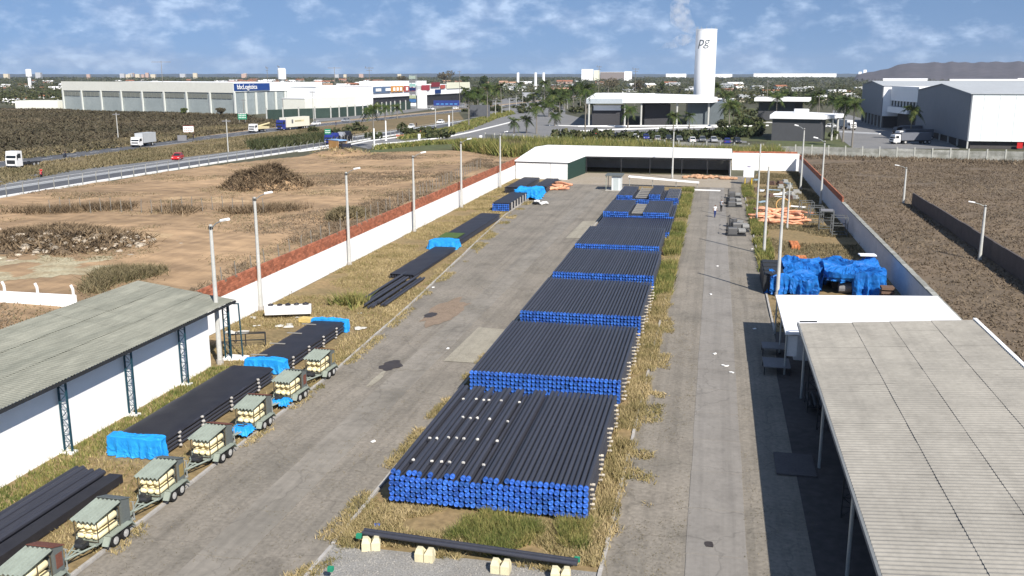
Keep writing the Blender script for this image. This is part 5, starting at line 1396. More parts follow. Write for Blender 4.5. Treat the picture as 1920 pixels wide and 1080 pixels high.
# motorcycles with riders
def motorbike(lab, loc, rz, paint, rider=True):
    t = thing('motorcycle', lab, 'motorcycle', loc, rz)
    for y in (.35, 1.55):
        b = MB(); b.tube((-.05, y, .3), (.05, y, .3), .3, n=14); part('wheel', b, tyre, t)
    b = MB(); b.extr([(.5, .45), (1.4, .45), (1.5, .75), (1.1, .85), (.6, .95), (.45, .8)], -.13, .13); part('body', b, paint, t)
    b = MB(); b.tube((0, .35, .3), (0, .55, .95), .03, n=5); b.tube((-.3, .6, 1.0), (.3, .6, 1.0), .02, n=5); b.tube((0, 1.55, .3), (0, 1.0, .5), .03, n=5); part('fork_and_handlebar', b, galv, t)
    b = MB(); b.box(-.12, .12, .95, 1.6, .8, .88); part('seat', b, darkmetal, t)
    if rider:
        sit = {'l': {'knee': (-.24, .46), 'ankle': (-.16, .22), 'elbow': (.16, -.10, .66), 'wrist': (.14, -.25, .60)}, 'r': {'knee': (-.24, .46), 'ankle': (-.16, .22), 'elbow': (.16, -.10, .66), 'wrist': (.14, -.25, .60)}}
        p = thing('person', 'rider sitting on the ' + lab.split(' on ')[0], 'person', (loc[0] - math.sin(rz) * 1.15, loc[1] + math.cos(rz) * 1.15, .02), rz)
        part('body', human(1.7, sit, [redp, blk][paint is darkp], jeans, (0.01, 0.01, 0.01)), None, p, loc=(0, 0, -.05)); face(p, 1.7)
motorbike('red motorcycle on the near carriageway at the left', at(76, 333), .5, redp)
motorbike('dark motorcycle on the far carriageway behind the white cab', at(119, 296), .3, darkp)
# parked cars before the entrance building
pc = [silverp, darkp, greyp, redp, greyp, darkp, darkp, whitep, bluep, silverp, darkp, greyp, whitep, greyp, silverp, bluep, darkp]
for i, px in enumerate(range(1045, 1385, 20)):
    x, y = G(px + 6, 256.0 - (px - 1045) * .004); y0 = 282 if px < 1350 else 276
    place(car(pc[i % len(pc)], 'sedan' if i % 2 else 'hatch'), ['silver', 'dark', 'grey', 'red', 'grey', 'dark', 'dark', 'white', 'blue', 'silver', 'dark', 'grey', 'white', 'grey', 'silver', 'blue', 'dark'][i] + ' car in the parked row, number %s from its left end' % ['one', 'two', 'three', 'four', 'five', 'six', 'seven', 'eight', 'nine', 'ten', 'eleven', 'twelve', 'thirteen', 'fourteen', 'fifteen', 'sixteen', 'seventeen'][i], 'car', (-44 + i * 3.15, 282 - i * 1.2 + R.uniform(-.6, .6), .03), rz=math.pi * (i % 3 == 0) + R.uniform(-.08, .08) + .1, group='cars parked before the entrance building')
# trucks in the right yard
for i, (px, py, lab, hi_) in enumerate(((1671, 270, 'white tractor unit parked nearest of three in the right truck yard', True), (1680, 262, 'white tractor unit in the middle of three in the right truck yard', True), (1676, 254, 'dark tractor unit farthest of three in the right truck yard', True))):
    place(truck([whitep, whitep, darkp][i], mat('grey_trailer', (0.14, 0.15, 0.175), .6, .05, 1), Lb=8.5, hb=2.9, high=False, axles=[.8, 3.4, 9, 10.2]), lab, 'truck', at(px, py, .03), rz=-math.pi / 2 + .35)
place(truck(whitep, mat('pale_box', (0.55, 0.56, 0.56), .5), Lb=5, hb=3.2), 'white truck with a green stripe standing between palms in the right yard', 'truck', at(1600, 244, .03), rz=.5)
place(car(bluep), 'dark blue car left of the green striped truck in the right yard', 'car', at(1590, 231, .03), rz=.9)
place(car(whitep), 'white car beside the dark guard building in the right yard', 'car', at(1571, 240, .03), rz=1.2)
place(truck(whitep, None, Lb=5), 'white truck cab far up the avenue between the palms', 'truck', at(988, 187, .03), rz=-.2)
place(truck(bluep, silverp, Lb=12, hb=4, high=True), 'blue tractor with pale trailer far up the avenue between the palms', 'truck', at(1012, 183, .03), rz=1.9)

# ================================================================== SIGNS
def signboard(name, lab, loc, w, h, z, m, rz, posts=2, lines=2, lm=None, frame=None):
    t = thing(name, lab, 'sign', loc, rz)
    b = MB(); b.box(-w / 2, w / 2, -.04, .04, z, z + h); part('board', b, m, t)
    if frame:
        b = MB(); b.box(-w / 2 - .1, w / 2 + .1, -.03, .05, z - .1, z - .005); b.box(-w / 2 - .1, w / 2 + .1, -.03, .05, z + h + .005, z + h + .1); part('frame', b, frame, t)
    b = MB()
    for k in range(lines):
        for i in range(5):
            b.box(-w * .4 + i * w * .17, -w * .4 + i * w * .17 + w * .11, -.055, -.042, z + h * (.25 + k * .35), z + h * (.25 + k * .35) + h * .14)
    part('lettering', b, lm or white, t)
    for i in range(posts):
        x = (-.35 + .7 * i / max(1, posts - 1)) * w if posts > 1 else 0
        b = MB(); b.box(x - .06, x + .06, .05, .15, 0, z + h * .8); part('post', b, galv, t)
    return t
sgreen = mat('sign_green', (0.01, 0.22, 0.12), .5, .03, 1)
signboard('road_sign', 'green direction sign with white lettering beside the far carriageway', at(455, 232), 3.2, 2.0, 1.6, sgreen, .4, lines=3)
signboard('road_sign', 'small green road sign over the bushes of the median', at(615, 262), 1.7, 1.5, 1.5, sgreen, .3, 1)
signboard('notice_board', 'white notice board with a red frame by the far carriageway', at(354, 253), 3.0, 1.8, .8, white, .5, lm=redp, frame=redp)
signboard('banner', 'long dark blue banner with pale letters near the retail building', at(838, 201), 15, 3.0, .8, mat('banner_blue', (0.015, 0.035, 0.18), .6), .3, posts=4, lines=1, lm=mat('banner_letters', (0.1, 0.35, 0.7), .6))
signboard('grey_board', 'large plain dark grey board seen between two palms at the entrance', at(900, 222), 8.5, 5.0, .6, mat('board_grey', (0.10, 0.105, 0.115), .7), .1, lines=0)
b = MB(); b.box(-1.2, 1.2, -.5, .5, 0, 1.5); solo('box_kiosk', b, greytop, 'small grey kiosk box beside the far carriageway near the notice board', 'kiosk', at(342, 264), rz=.4)
for i, (px, py, lab) in enumerate(((724, 264, 'white gate post with a round base by the service road, nearer one'), (702, 279, 'white gate post at the foot of the lone palm'), (786, 262, 'short white gate post where the hedge lawn starts'), (842, 241, 'white post at the green lawn before the pale lane'), (901, 260, 'white round bollard on the plaza road'))):
    b = MB(); b.box(-.25, .25, -.25, .25, 0, .35); b.tube((0, 0, .35), (0, 0, [5.5, 5.0, 1.6, 4.5, .9][i]), [.18, .2, .4, .3, .5][i], n=8)
    solo('gate_post', b, white, lab, 'post', at(px, py))
for i, (px, py, s) in enumerate(((769, 254, 1), (786, 250, .8), (750, 258, .6))):
    b = MB(); b.box(-2 * s, 2 * s, -.15, .15, .3, .8); b.box(-1.8 * s, -1.6 * s, -.2, .2, 0, .9); b.box(1.6 * s, 1.8 * s, -.2, .2, 0, .9)
    solo('road_barrier', b, mat('salmon_barrier', (0.6, 0.2, 0.13), .6), ['red road barrier on the service lane, middle one', 'red road barrier on the service lane, farthest one', 'red road barrier on the service lane, nearest one'][i], 'barrier', at(px, py), rz=-.2)
# ================================================================== BUILDINGS BEYOND THE YARD
def text_mesh(body, size, m, name='lettering', shear=0.0, extrude=.02):
    cu = bpy.data.curves.new(name, 'FONT'); cu.body = body; cu.size = size; cu.extrude = extrude; cu.align_x = 'LEFT'; cu.shear = shear
    o = bpy.data.objects.new(name, cu); COL.objects.link(o)
    me = bpy.data.meshes.new_from_object(o.evaluated_get(bpy.context.evaluated_depsgraph_get())); bpy.data.objects.remove(o)
    me.materials.clear(); me.materials.append(m); return me
def V2(p): return Vector((p[0], p[1]))
# logistics warehouse
A = V2(G(120, 205.5)); B = V2(G(442, 216.5)); C2 = V2((-200.0, 470.0)); D2 = A + (C2 - B) * 1.1
lw = thing('logistics_warehouse', 'long low warehouse with a cream band, grey glazed lower wall and blue sign', 'warehouse', (B.x, B.y, 0))
o_ = B
def loc2(p): return (p[0] - o_.x, p[1] - o_.y)
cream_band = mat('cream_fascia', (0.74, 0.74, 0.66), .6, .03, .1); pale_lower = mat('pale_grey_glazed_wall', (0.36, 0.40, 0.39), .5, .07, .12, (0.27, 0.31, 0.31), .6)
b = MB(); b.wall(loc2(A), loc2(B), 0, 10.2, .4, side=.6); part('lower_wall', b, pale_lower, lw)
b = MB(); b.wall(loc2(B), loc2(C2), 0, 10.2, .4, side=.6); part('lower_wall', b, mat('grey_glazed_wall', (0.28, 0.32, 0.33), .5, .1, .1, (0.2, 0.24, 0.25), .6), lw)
b = MB(); b.wall(loc2(A), loc2(B), 10.0, 14.6, .5, side=.2); part('fascia', b, cream_band, lw)
b = MB(); b.wall(loc2(B), loc2(C2), 10.4, 14.4, .5, side=.2); part('fascia', b, mat('white_fascia', (0.80, 0.83, 0.82), .6, .03, .1), lw)
b = MB(); b.prism([loc2(A + V2((0, .8))), loc2(B + V2((0, .8))), loc2(C2 + V2((-1, 0))), loc2(D2)], 13.9, 14.2); part('roof', b, white_clean, lw)
b = MB(); b.wall(loc2(D2), loc2(A), 0, 14.2, .4); part('side_wall', b, cream_band, lw)
pil = MB(); pil.box(-.45, .45, -.25, .35, 0, 10.0); pilm = pil.mesh('pilaster', mat('pilaster_white', (0.62, 0.64, 0.60), .7, .03, .5))
d = B - A; rz = math.atan2(d.y, d.x)
for k in range(9):
    p = A + d * ((k + .03) / 8.03); o = part('pilaster', pilm, None, lw, loc=(p.x - o_.x, p.y - o_.y - .1, 0)); o.rotation_euler.z = rz
d3 = C2 - B; rz3 = math.atan2(d3.y, d3.x)
for k in range(1, 10):
    p = B + d3 * (k / 9.3); o = part('pilaster', pilm, None, lw, loc=(p.x - o_.x + .25, p.y - o_.y, 0)); o.rotation_euler.z = rz3
win = MB(); win.box(-1.6, 1.6, -.05, .05, 7.3, 9.5); winm = win.mesh('window', mat('dull_window', (0.22, 0.23, 0.20), .4, .1, .3))
for k in range(8):
    for j in range(4):
        p = A + d * ((k + .17 + j * .215) / 8.03); o = part('window', winm, None, lw, loc=(p.x - o_.x - .1, p.y - o_.y + .25, 0)); o.rotation_euler.z = rz
b = MB(); b.wall((-.2, .0), (d3.normalized().x * 26, d3.normalized().y * 26), 10.9, 14.1, .3, side=-.35); part('sign_board', b, mat('sign_blue', (0.01, 0.05, 0.22), .5), lw)
tm = text_mesh('bbcLogística', 3.0, white, extrude=.05); o = part('lettering', tm, None, lw, loc=(.8, .3, 11.7)); o.rotation_euler = (math.pi / 2, 0, rz3); o.location = Vector((d3.normalized().x * 1.5 + .55, d3.normalized().y * 1.5 - .2, 11.6))
b = MB(); b.prism([loc2(A + V2((-26, -4))), loc2(A + V2((-2, -2))), loc2(A + V2((-2, 10))), loc2(A + V2((-26, 8)))], 0, 4.6); part('annex', b, cream_band, lw)

def block(name, lab, pts, h, wallm, roofm=white_clean, cat='building', parapet=0.25, z0=0, base=None):
    """building on a footprint polygon"""
    p0 = pts[0]; t = thing(name, lab, cat, (p0[0], p0[1], 0)); P = [(p[0] - p0[0], p[1] - p0[1]) for p in pts]
    b = MB(); b.prism(P, z0, h); part('wall', b, wallm, t)
    cx = sum(p[0] for p in P) / len(P); cy_ = sum(p[1] for p in P) / len(P)
    b = MB(); b.prism([((x - cx) * 1.012 + cx, (y - cy_) * 1.012 + cy_) for x, y in P], h + .004, h + parapet); part('roof', b, roofm, t)
    return t
def quad(pl, pr, depth):
    """footprint from two near ground points and a depth away from the viewer"""
    a = V2(G(*pl)); c = V2(G(*pr)); d = (c - a).normalized(); n = V2((-d.y, d.x)) * depth
    return [tuple(a), tuple(c), tuple(c + n), tuple(a + n)]
yw = mat('pale_yellow_wall', (0.70, 0.70, 0.55), .7, .03, .1)
block('store_wall_block', 'low cream wall block in front of the logistics warehouse', quad((573, 221), (668, 215), 12), 8.0, mat('cream_store', (0.72, 0.72, 0.64), .7, .03, .1))
block('store_building', 'white windowless retail building behind the cream wall block', quad((594, 212), (700, 207), 50), 12.3, white_clean)
t = block('retail_center', 'long white retail building with coloured sign panels and dark shopfronts', quad((697, 206), (880, 191), 40), 11.5, mat('dark_shopfront', (0.03, 0.03, 0.035), .5, .1, .2))
def on_face(t, pl, pr, u0, u1, z0, z1, m, nm, out=.4):
    a = V2(G(*pl)); c = V2(G(*pr)); d = c - a; n = V2((d.y, -d.x)).normalized()
    p = a + d * u0 + n * out; q = a + d * u1 + n * out; b = MB(); o = t.location
    b.wall((p.x - o.x, p.y - o.y), (q.x - o.x, q.y - o.y), z0, z1, .3); return part(nm, b, m, t)
FL, FR = (697, 206), (880, 191)
on_face(t, FL, FR, -.02, 1.0, 6.2, 9.3, white_clean, 'fascia', .8)
on_face(t, FL, FR, -.02, 1.0, 9.31, 11.9, mat('grey_fascia', (.55, .57, .57), .6, .05, .1), 'upper_fascia', .5)
for u0, u1, z0, z1, m, nm in ((.0, .14, 8.6, 11.7, mat('panel_steel_blue', (.10, .16, .27), .6, .1, .3), 'blue_sign_panel'), (.145, .25, 8.7, 12.0, mat('panel_orange', (.60, .27, .06), .6, .1, .3), 'orange_sign_panel'), (.26, .37, 8.7, 11.9, mat('panel_red', (.42, .09, .07), .6, .1, .3), 'red_sign_panel'),
                              (.43, .51, 8.9, 12.0, mat('panel_maroon', (.35, .05, .07), .6, .1, .3), 'maroon_sign_panel'), (.53, .62, 10.8, 13.5, mat('panel_dark_red', (.2, .03, .04), .6, .1, .3), 'rooftop_sign'), (.63, .68, 9.6, 11.8, MATS['panel_red'], 'small_red_sign'), (.57, .63, 6.8, 9.2, mat('panel_navy', (.01, .04, .16), .6), 'blue_square_sign'),
                              (.70, .98, 9.4, 13.2, yw, 'cream_parapet')):
    on_face(t, FL, FR, u0, u1, z0, z1, m, nm, 1.4)
for u in (.015, .095): on_face(t, FL, FR, u, u + .04, 9.4, 10.9, white, 'panel_lettering', 1.75)
for u in (.16, .19, .22, .275, .31, .34): on_face(t, FL, FR, u, u + .015, 9.3, 11.2, white, 'panel_lettering', 1.75)
block('retail_upper_block', 'white upper block rising behind the retail sign panels', quad((735, 200), (800, 195), 20), 14.0, white_clean)
# pylon sign
x, y = G(776, 204); t = thing('sign_pylon', 'tall lattice pylon hung with small colourful signs by the retail building', 'pylon', (x, y, 0), -.1)
b = MB()
for sx in (-1.6, 1.6):
    for sy in (-1, 1): b.box(sx - .15, sx + .15, sy - .15, sy + .15, 0, 18)
for k in range(9): b.box(-1.6, 1.6, -1.05, -.95, k * 2 + .6, k * 2 + .85)
part('frame', b, galv, t)
for k in range(8):
    b = MB(); b.box(-1.9, 1.9, -1.3, -1.1, 1.4 + k * 2.05, 3.1 + k * 2.05); part('sign_panel', b, [white, mat('p1', (.05, .15, .35), .6), mat('p2', (.4, .45, .3), .6), greytop, mat('p3', (.02, .03, .12), .6), mat('p4', (.3, .5, .45), .6), greytop, mat('p5', (.35, .42, .36), .6)][k], t)
x, y = G(792, 203); b = MB(); b.box(-2.4, 2.4, -1, 1, 0, 9.5); b.box(-1.2, 1.2, -1.06, -1.0, 2, 7); solo('white_totem', b, white_clean, 'plain white totem right of the colourful pylon', 'totem', (x, y, 0), rz=-.1)
# dark fence with white posts along the far carriageway
t = thing('store_fence', 'dark mesh fence with white posts in front of the stores', 'fence', (0, 0, 0))
fp = [G(px, py) for px, py in ((500, 226), (560, 223), (620, 221), (680, 216), (740, 208), (770, 205))]
b = MB()
for a, c in zip(fp[:-1], fp[1:]): b.wall(a, c, .1, 4.2, .1)
part('mesh_panel', b, mat('dark_green_mesh', (.035, .06, .05), .8, .2, .4), t)
for a, c in zip(fp[:-1], fp[1:]):
    a = V2(a); c = V2(c); n = int((c - a).length / 7)
    for k in range(n):
        p = a + (c - a) * (k / n); b = MB(); b.box(-.22, .22, -.2, .2, 0, 5.0); part('post', b, polemat, t, loc=(p.x + .3, p.y - .3, 0))

# entrance building with canopy and the tall white tower tank
et = thing('entrance_building', 'modern entrance building with a white roof slab on columns beside the tower tank', 'building', (-44, 337, 0))
b = MB()
def top4(P, z0, z1):
    b = MB(); b.prism(P, z0, z1); return b
cs = top4([(-.5, 0), (12.0, 2.3), (43.0, 13.8), (44.5, 21.0), (40, 60), (4, 100), (-9, 96)], 8.3, 10.0); part('roof_slab', cs, white_clean, et)
b = MB(); b.prism([(-.7, -.12), (11.9, 2.15), (11.95, 2.25), (-.6, -.02)], 8.1, 9.75); part('grey_fascia', b, mat('grey_fascia2', (.38, .42, .45), .6, .05, .2), et)
darkw = mat('charcoal_wall', (.045, .045, .05), .7, .08, .3)
b = MB(); b.prism([(1, 4), (11.5, 6), (10.5, 24), (0, 22)], 0, 7.0); part('charcoal_block', b, darkw, et)
b = MB(); b.prism([(1.5, 3.9), (11.0, 5.7), (10.9, 6.1), (1.4, 4.3)], 5.6, 7.4); part('white_lintel', b, white_clean, et)
b = MB(); b.prism([(19, 12), (28, 15), (26, 34), (16, 31)], 0, 7.6); part('charcoal_block', b, darkw, et)
b = MB(); b.prism([(34, 15.5), (47, 19.8), (46, 34), (33, 30)], 0, 8.25); part('glazed_hall', b, mat('grey_glazing', (.12, .14, .15), .3, .1, .3), et)
for k, (x, y) in enumerate(((.3, .6), (12.6, 4), (18.2, 6.0), (30.5, 11.0), (41.5, 15.5), (44, 20))):
    b = MB(); b.tube((x, y, 0), (x, y, 8.3), .35, n=10); part('column', b, polemat, et)
b = MB(); b.prism([(-3, -2), (46, 14), (46, 15), (-3, -1)], .1, .5); part('plinth_edge', b, white, et)
x, y = G(1317, 238)
_d = math.hypot(x, y); x, y = x / _d * 425, y / _d * 425
tt = thing('tower_tank', 'tall white cylindrical tower tank with dark italic letters near its top', 'tank', (x, y, 0))
tr_ = 4.45; TH = 36.6
b = MB(); b.tube((0, 0, 0), (0, 0, TH), tr_, tr_, n=48, caps=False); b.disc((0, 0, TH), (0, 0, 1), tr_, n=48); me = b.mesh('shell', mat('tower_white', (.82, .83, .83), .55, .02, .3)); 
for p in me.polygons: p.use_smooth = len(p.vertices) == 4
part('shell', me, None, tt)
b = MB(); b.tube((0, 0, TH + .004), (0, 0, TH + .25), tr_ + .12, n=40); part('rim', b, white_clean, tt)
b = MB()
for k in range(12):
    a = k * .5236; b.tube((math.cos(a) * (tr_ - .2), math.sin(a) * (tr_ - .2), TH + .2), (math.cos(a) * (tr_ - .2), math.sin(a) * (tr_ - .2), TH + 1.3), .06, n=4)
part('railing', b, galv, tt)
# letters wrapped round the shell
lt = text_mesh('pg', 6.6, mat('tower_letters', (.06, .08, .10), .6), shear=.25, extrude=.0)
import bmesh
bm = bmesh.new(); bm.from_mesh(lt)
bmesh.ops.triangulate(bm, faces=bm.faces[:]); bmesh.ops.subdivide_edges(bm, edges=bm.edges[:], cuts=2, use_grid_fill=False); bmesh.ops.triangulate(bm, faces=bm.faces[:])
xs_ = [v.co.x for v in bm.verts]; w_ = max(xs_) - min(xs_); mn = min(xs_)
for v in bm.verts:
    a = -math.pi / 2 - .80 + (v.co.x - mn) / tr_ * .80
    v.co = Vector((math.cos(a) * (tr_ + .04), math.sin(a) * (tr_ + .04), 30.0 + v.co.y * .8))
bm.to_mesh(lt); bm.free(); part('lettering', lt, None, tt)
# vapour drifting from the tower
vm = bpy.data.materials.new('white_vapour'); vm.use_nodes = True; vt = vm.node_tree; vt.nodes.clear()
vo = vt.nodes.new('ShaderNodeOutputMaterial'); pv = vt.nodes.new('ShaderNodeVolumePrincipled'); pv.inputs['Color'].default_value = (.97, .98, 1, 1); pv.inputs['Anisotropy'].default_value = .2
vtc = vt.nodes.new('ShaderNodeTexCoord'); vn = vt.nodes.new('ShaderNodeTexNoise'); vn.inputs['Scale'].default_value = .30; vn.inputs['Detail'].default_value = 6; vn.inputs['Roughness'].default_value = .6
vl = vt.links.new; vl(vtc.outputs['Object'], vn.inputs['Vector'])
vr = vt.nodes.new('ShaderNodeMapRange'); vr.inputs['From Min'].default_value = .44; vr.inputs['From Max'].default_value = .66; vr.inputs['To Max'].default_value = .22; vl(vn.outputs['Fac'], vr.inputs[0]); vl(vr.outputs[0], pv.inputs['Density']); vl(pv.outputs[0], vo.inputs['Volume'])
b = MB(); rr = random.Random(5)
def icosph(b, c, r, ns):
    b.rock(c, r, rnd=rr)
tx, ty = x, y
# one closed lumpy plume
pts = [(-4.4, 0, 35), (-8, 0, 38.5), (-11, 0, 41.5), (-12, 0, 46.5), (-9, 0, 51), (-8, 0, 56)]
rad = [1.0, 3.4, 4.8, 4.0, 2.4, .6]
bp = []
for i in range(21):
    s = i / 20 * 5; k = min(4, int(s)); f = s - k
    bp.append((tuple(Vector(pts[k]).lerp(Vector(pts[k + 1]), f)), rad[k] * (1 - f) + rad[k + 1] * f))
b.path([p for p, r in bp], [r for p, r in bp], 14)
vme = b.mesh('vapour', vm); vo_ = stuffo('vapour', vme, 'white vapour drifting up and left from the top of the tower tank', 'vapour'); vo_.location = (tx, ty, 0)
b = MB(); b.path([(-4.8, 0, 33.5), (-10, 0, 32.5), (-15, 0, 30.5), (-21, 0, 28)], [1.2, 2.7, 1.9, .5], 12)
vo2 = stuffo('vapour', b.mesh('vapour', vm), 'thin vapour wisp trailing left below the top of the tower tank', 'vapour'); vo2.location = (tx, ty, 0)

# guard buildings
gw = mat('guard_charcoal', (.075, .078, .085), .7, .06, .3)
def slab_roof(t, P, z, th, m=white_clean): b = MB(); b.prism(P, z, z + th); return part('roof', b, m, t)
t = thing('guard_building', 'dark grey block with an overhanging white roof slab behind the panel wall', 'building', (15.6, 277, 0))
b = MB(); b.prism([(0, 0), (12.9, -2.6), (15, 7), (2.5, 9.5)], 0, 6.0); part('wall', b, gw, t)
slab_roof(t, [(-.8, -.7), (13.3, -3.6), (20.5, 11.5), (9, 26), (2, 26)], 6.1, 1.0)
b = MB(); b.tube((16.5, 4, 0), (16.5, 4, 6.1), .3, n=8); b.tube((18.5, 9, 0), (18.5, 9, 6.1), .3, n=8); part('column', b, polemat, t)
b = MB(); b.prism([(13.3, 0), (14.8, 7), (14.9, 7), (13.4, 0)], .8, 5.5); part('window', b, mat('sky_glass', (.08, .16, .2), .1), t)
b = MB(); b.box(7, 11, 15, 18, 7.2, 8.2); part('roof_hatch', b, white_clean, t)
t = thing('gate_canopy', 'white roofed gate canopy behind the dark guard block', 'canopy', (17, 400, 0))
slab_roof(t, [(-2, 0), (19, -3), (22, 22), (0, 26)], 7.6, 1.2)
b = MB(); b.prism([(0, 3), (14, 1), (15, 15), (2, 18)], 0, 7.5); part('wall', b, gw, t)
x, y = G(1398, 222)
t = block('gate_house', 'narrow dark gate house left of the guard block with a white flat roof', quad((1424, 222), (1446, 224), 14), 8.6, gw)

# big sheds at the right, gables painted in shade grey
gsh = mat('shade_grey_cladding', (.185, .20, .225), .6, .04, .1, (.165, .18, .205), .5)  # unlit side of the white cladding, its shade put into the colour
roofgrey = mat('grey_metal_roof', (.42, .44, .45), .6, .06, .1)
def gable_shed(name, lab, x0, yn, yf, xlen, zb, ze, zr, frontm, cladx=None):
    """ridge along X; gable faces -X; long front faces -Y"""
    t = thing(name, lab, 'warehouse', (x0, yn, 0)); D = yf - yn
    b = MB(); b.add([(0, 0, zb), (0, D, zb), (0, D, ze), (0, D / 2, zr), (0, 0, ze), (.3, 0, zb), (.3, D, zb), (.3, D, ze), (.3, D / 2, zr), (.3, 0, ze)], [(0, 4, 3, 2, 1), (5, 6, 7, 8, 9), (0, 5, 9, 4), (1, 2, 7, 6), (0, 1, 6, 5), (4, 9, 8, 3), (3, 8, 7, 2)]); part('gable_wall', b, gsh, t)
    b = MB(); b.box(.31, xlen, -.02, .28, zb, ze); part('front_wall', b, frontm, t)
    b = MB(); b.box(.31, xlen, D - .3, D, 0, ze); part('back_wall', b, gsh, t)
    for s, ya, yb in ((0, -.3, D / 2 - .02), (1, D / 2 + .02, D + .3)):
        za, zc = (ze - .03, zr) if s == 0 else (zr, ze - .03)
        b = MB(); b.add([(-.3, ya, za + .06), (xlen, ya, za + .06), (xlen, yb, zc + .06), (-.3, yb, zc + .06), (-.3, ya, za + .2), (xlen, ya, za + .2), (xlen, yb, zc + .2), (-.3, yb, zc + .2)], [(0, 3, 2, 1), (4, 5, 6, 7), (0, 1, 5, 4), (1, 2, 6, 5), (2, 3, 7, 6), (3, 0, 4, 7)]); part('roof', b, roofgrey, t)
    b = MB(); b.box(1.0, xlen, 1, D - 1, 0, zb + .3); part('lower_wall', b, mat('open_gap_shade', (.07, .065, .065), .8, .1, .3), t)  # dark fill painting the shade of the open gap below the cladding
    for k in range(7):
        b = MB(); b.box(.05, .4, k * D / 6.3 + .1, k * D / 6.3 + .5, 0, zb); part('column', b, polemat, t)
    return t
ws = gable_shed('grey_warehouse', 'nearest big warehouse on the right with a shade-grey gable and a white long front', 61.5, 256, 321, 110, 1.9, 13.3, 15.4, mat('bright_front_cladding', (.78, .82, .81), .5, .02, .1))
b = MB()
for k in range(30): b.box(3 + k * 3.6, 3.1 + k * 3.6, -.08, -.03, 1.9, 13.3)
part('cladding_joint', b, mat('pale_joint', (.7, .74, .73), .6), ws)
b = MB(); b.box(11.5, 12.8, -.2, .0, .3, 1.7); part('red_door', b, redp, ws)
gable_shed('grey_warehouse', 'farther big warehouse on the right with a shade-grey gable, left of the white link', 56.0, 352, 400, 90, 4.0, 14.2, 15.6, white_clean)
t = thing('link_block', 'white link block with a strip of windows between the two grey gables', 'building', (58.2, 345, 0))
b = MB(); b.prism([(.4, 6), (4.3, -20), (40, -20), (40, 6)], 9.4, 14.2); part('upper_wall', b, white_clean, t)
b = MB(); b.prism([(.8, 6.5), (4.7, -18), (39, -18), (39, 6)], 7.6, 9.35); part('window_band', b, glass, t)
for k in range(9):
    b = MB(); u = k / 8.6; b.box(.55 + 3.9 * u, .85 + 3.9 * u, 6.2 - 25 * u - .3, 6.2 - 25 * u + .3, 7.62, 9.33); part('mullion', b, white, t)
b = MB(); b.prism([(-.6, 5), (2.3, -14), (4.5, -14), (2.2, 6)], 5.5, 7.4); part('canopy', b, white_clean, t)
b = MB(); b.prism([(3, 5.5), (6, -17), (38, -17), (38, 5.5)], 0, 7.5); part('lower_wall', b, MATS['open_gap_shade'], t)  # dark fill painting the shade below the canopy
def pxbox(name, lab, px0, px1, py0, py1, dist, depth, m, cat='building', roofm=None):
    """distant box: columns px0..px1, top row py0, at a ground distance"""
    s = dist / 1819.0
    def pt(px, dd):
        X, Y = G(px, 160); l = math.hypot(X, Y); c = math.cos(math.atan2(px - 960, 1819)); return (X / l * dd / c, Y / l * dd / c)
    a = pt(px0, dist); c = pt(px1, dist); e = pt(px1, dist + depth); f = pt(px0, dist + depth)
    h = max(1.5, 18 - (py0 - 140) * s)
    return block(name, lab, [a, c, e, f], h, m, roofm or white_clean, cat, parapet=max(.2, h * .03))
pxbox('white_warehouse', 'bright white roof block behind the farther grey gable', 1655, 1738, 149, 156, 560, 60, white_clean)
pxbox('white_warehouse', 'long white roof block behind the nearest grey warehouse', 1781, 1990, 151, 160, 430, 60, white_clean)
pxbox('white_warehouse', 'bright white block at the right edge above the nearest warehouse', 1908, 2100, 149, 160, 480, 60, white_clean)
pxbox('white_factory', 'very long white factory on the horizon right of the tower', 1412, 1567, 137.6, 142, 6000, 300, white_clean)
pxbox('white_factory', 'short white factory on the horizon just right of the tower', 1340, 1372, 138.8, 142, 5600, 150, white_clean)
pxbox('white_factory', 'low white factory on the horizon just left of the tower', 1248, 1286, 138.3, 142, 5200, 150, white_clean)
pxbox('silo', 'white silo at the foot of the hill, left one', 1608, 1614, 135, 142, 4200, 12, white_clean, 'silo')
pxbox('silo', 'white silo at the foot of the hill, right one', 1617, 1623, 131.5, 142, 4200, 12, white_clean, 'silo')
pxbox('white_factory', 'white boxy factory on the skyline left of the tower', 1090, 1112, 130.5, 145, 3000, 40, white_clean)
pxbox('white_factory', 'cream extension of the boxy skyline factory', 1113, 1124, 132.5, 145, 3000, 30, yw)
pxbox('brown_hall', 'long brownish hall right of the white skyline factory', 1125, 1185, 135.5, 145, 3100, 40, mat('brown_hall_wall', (.22, .19, .18), .8))
pxbox('white_block', 'pale square building on the brown hall at the skyline', 1170, 1184, 134.5, 146, 2900, 20, white_clean)
for i, px in enumerate((971, 1004, 1019)):
    x, y = G(px, 150); l = math.hypot(x, y); x, y = x / l * 1200, y / l * 1200
    b = MB(); b.tube((0, 0, 0), (0, 0, 20.5), 1.7, n=12); solo('water_tower', b, white_clean, 'slim white tower over the palms, %s of three' % ['leftmost', 'middle', 'rightmost'][i], 'tower', (x, y, 0))
x, y = G(1003, 170); b = MB(); b.tube((0, 0, 0), (0, 0, 9), .8, n=10); solo('water_tower', b, white_clean, 'short white column between the avenue palms', 'tower', (x, y, 0))
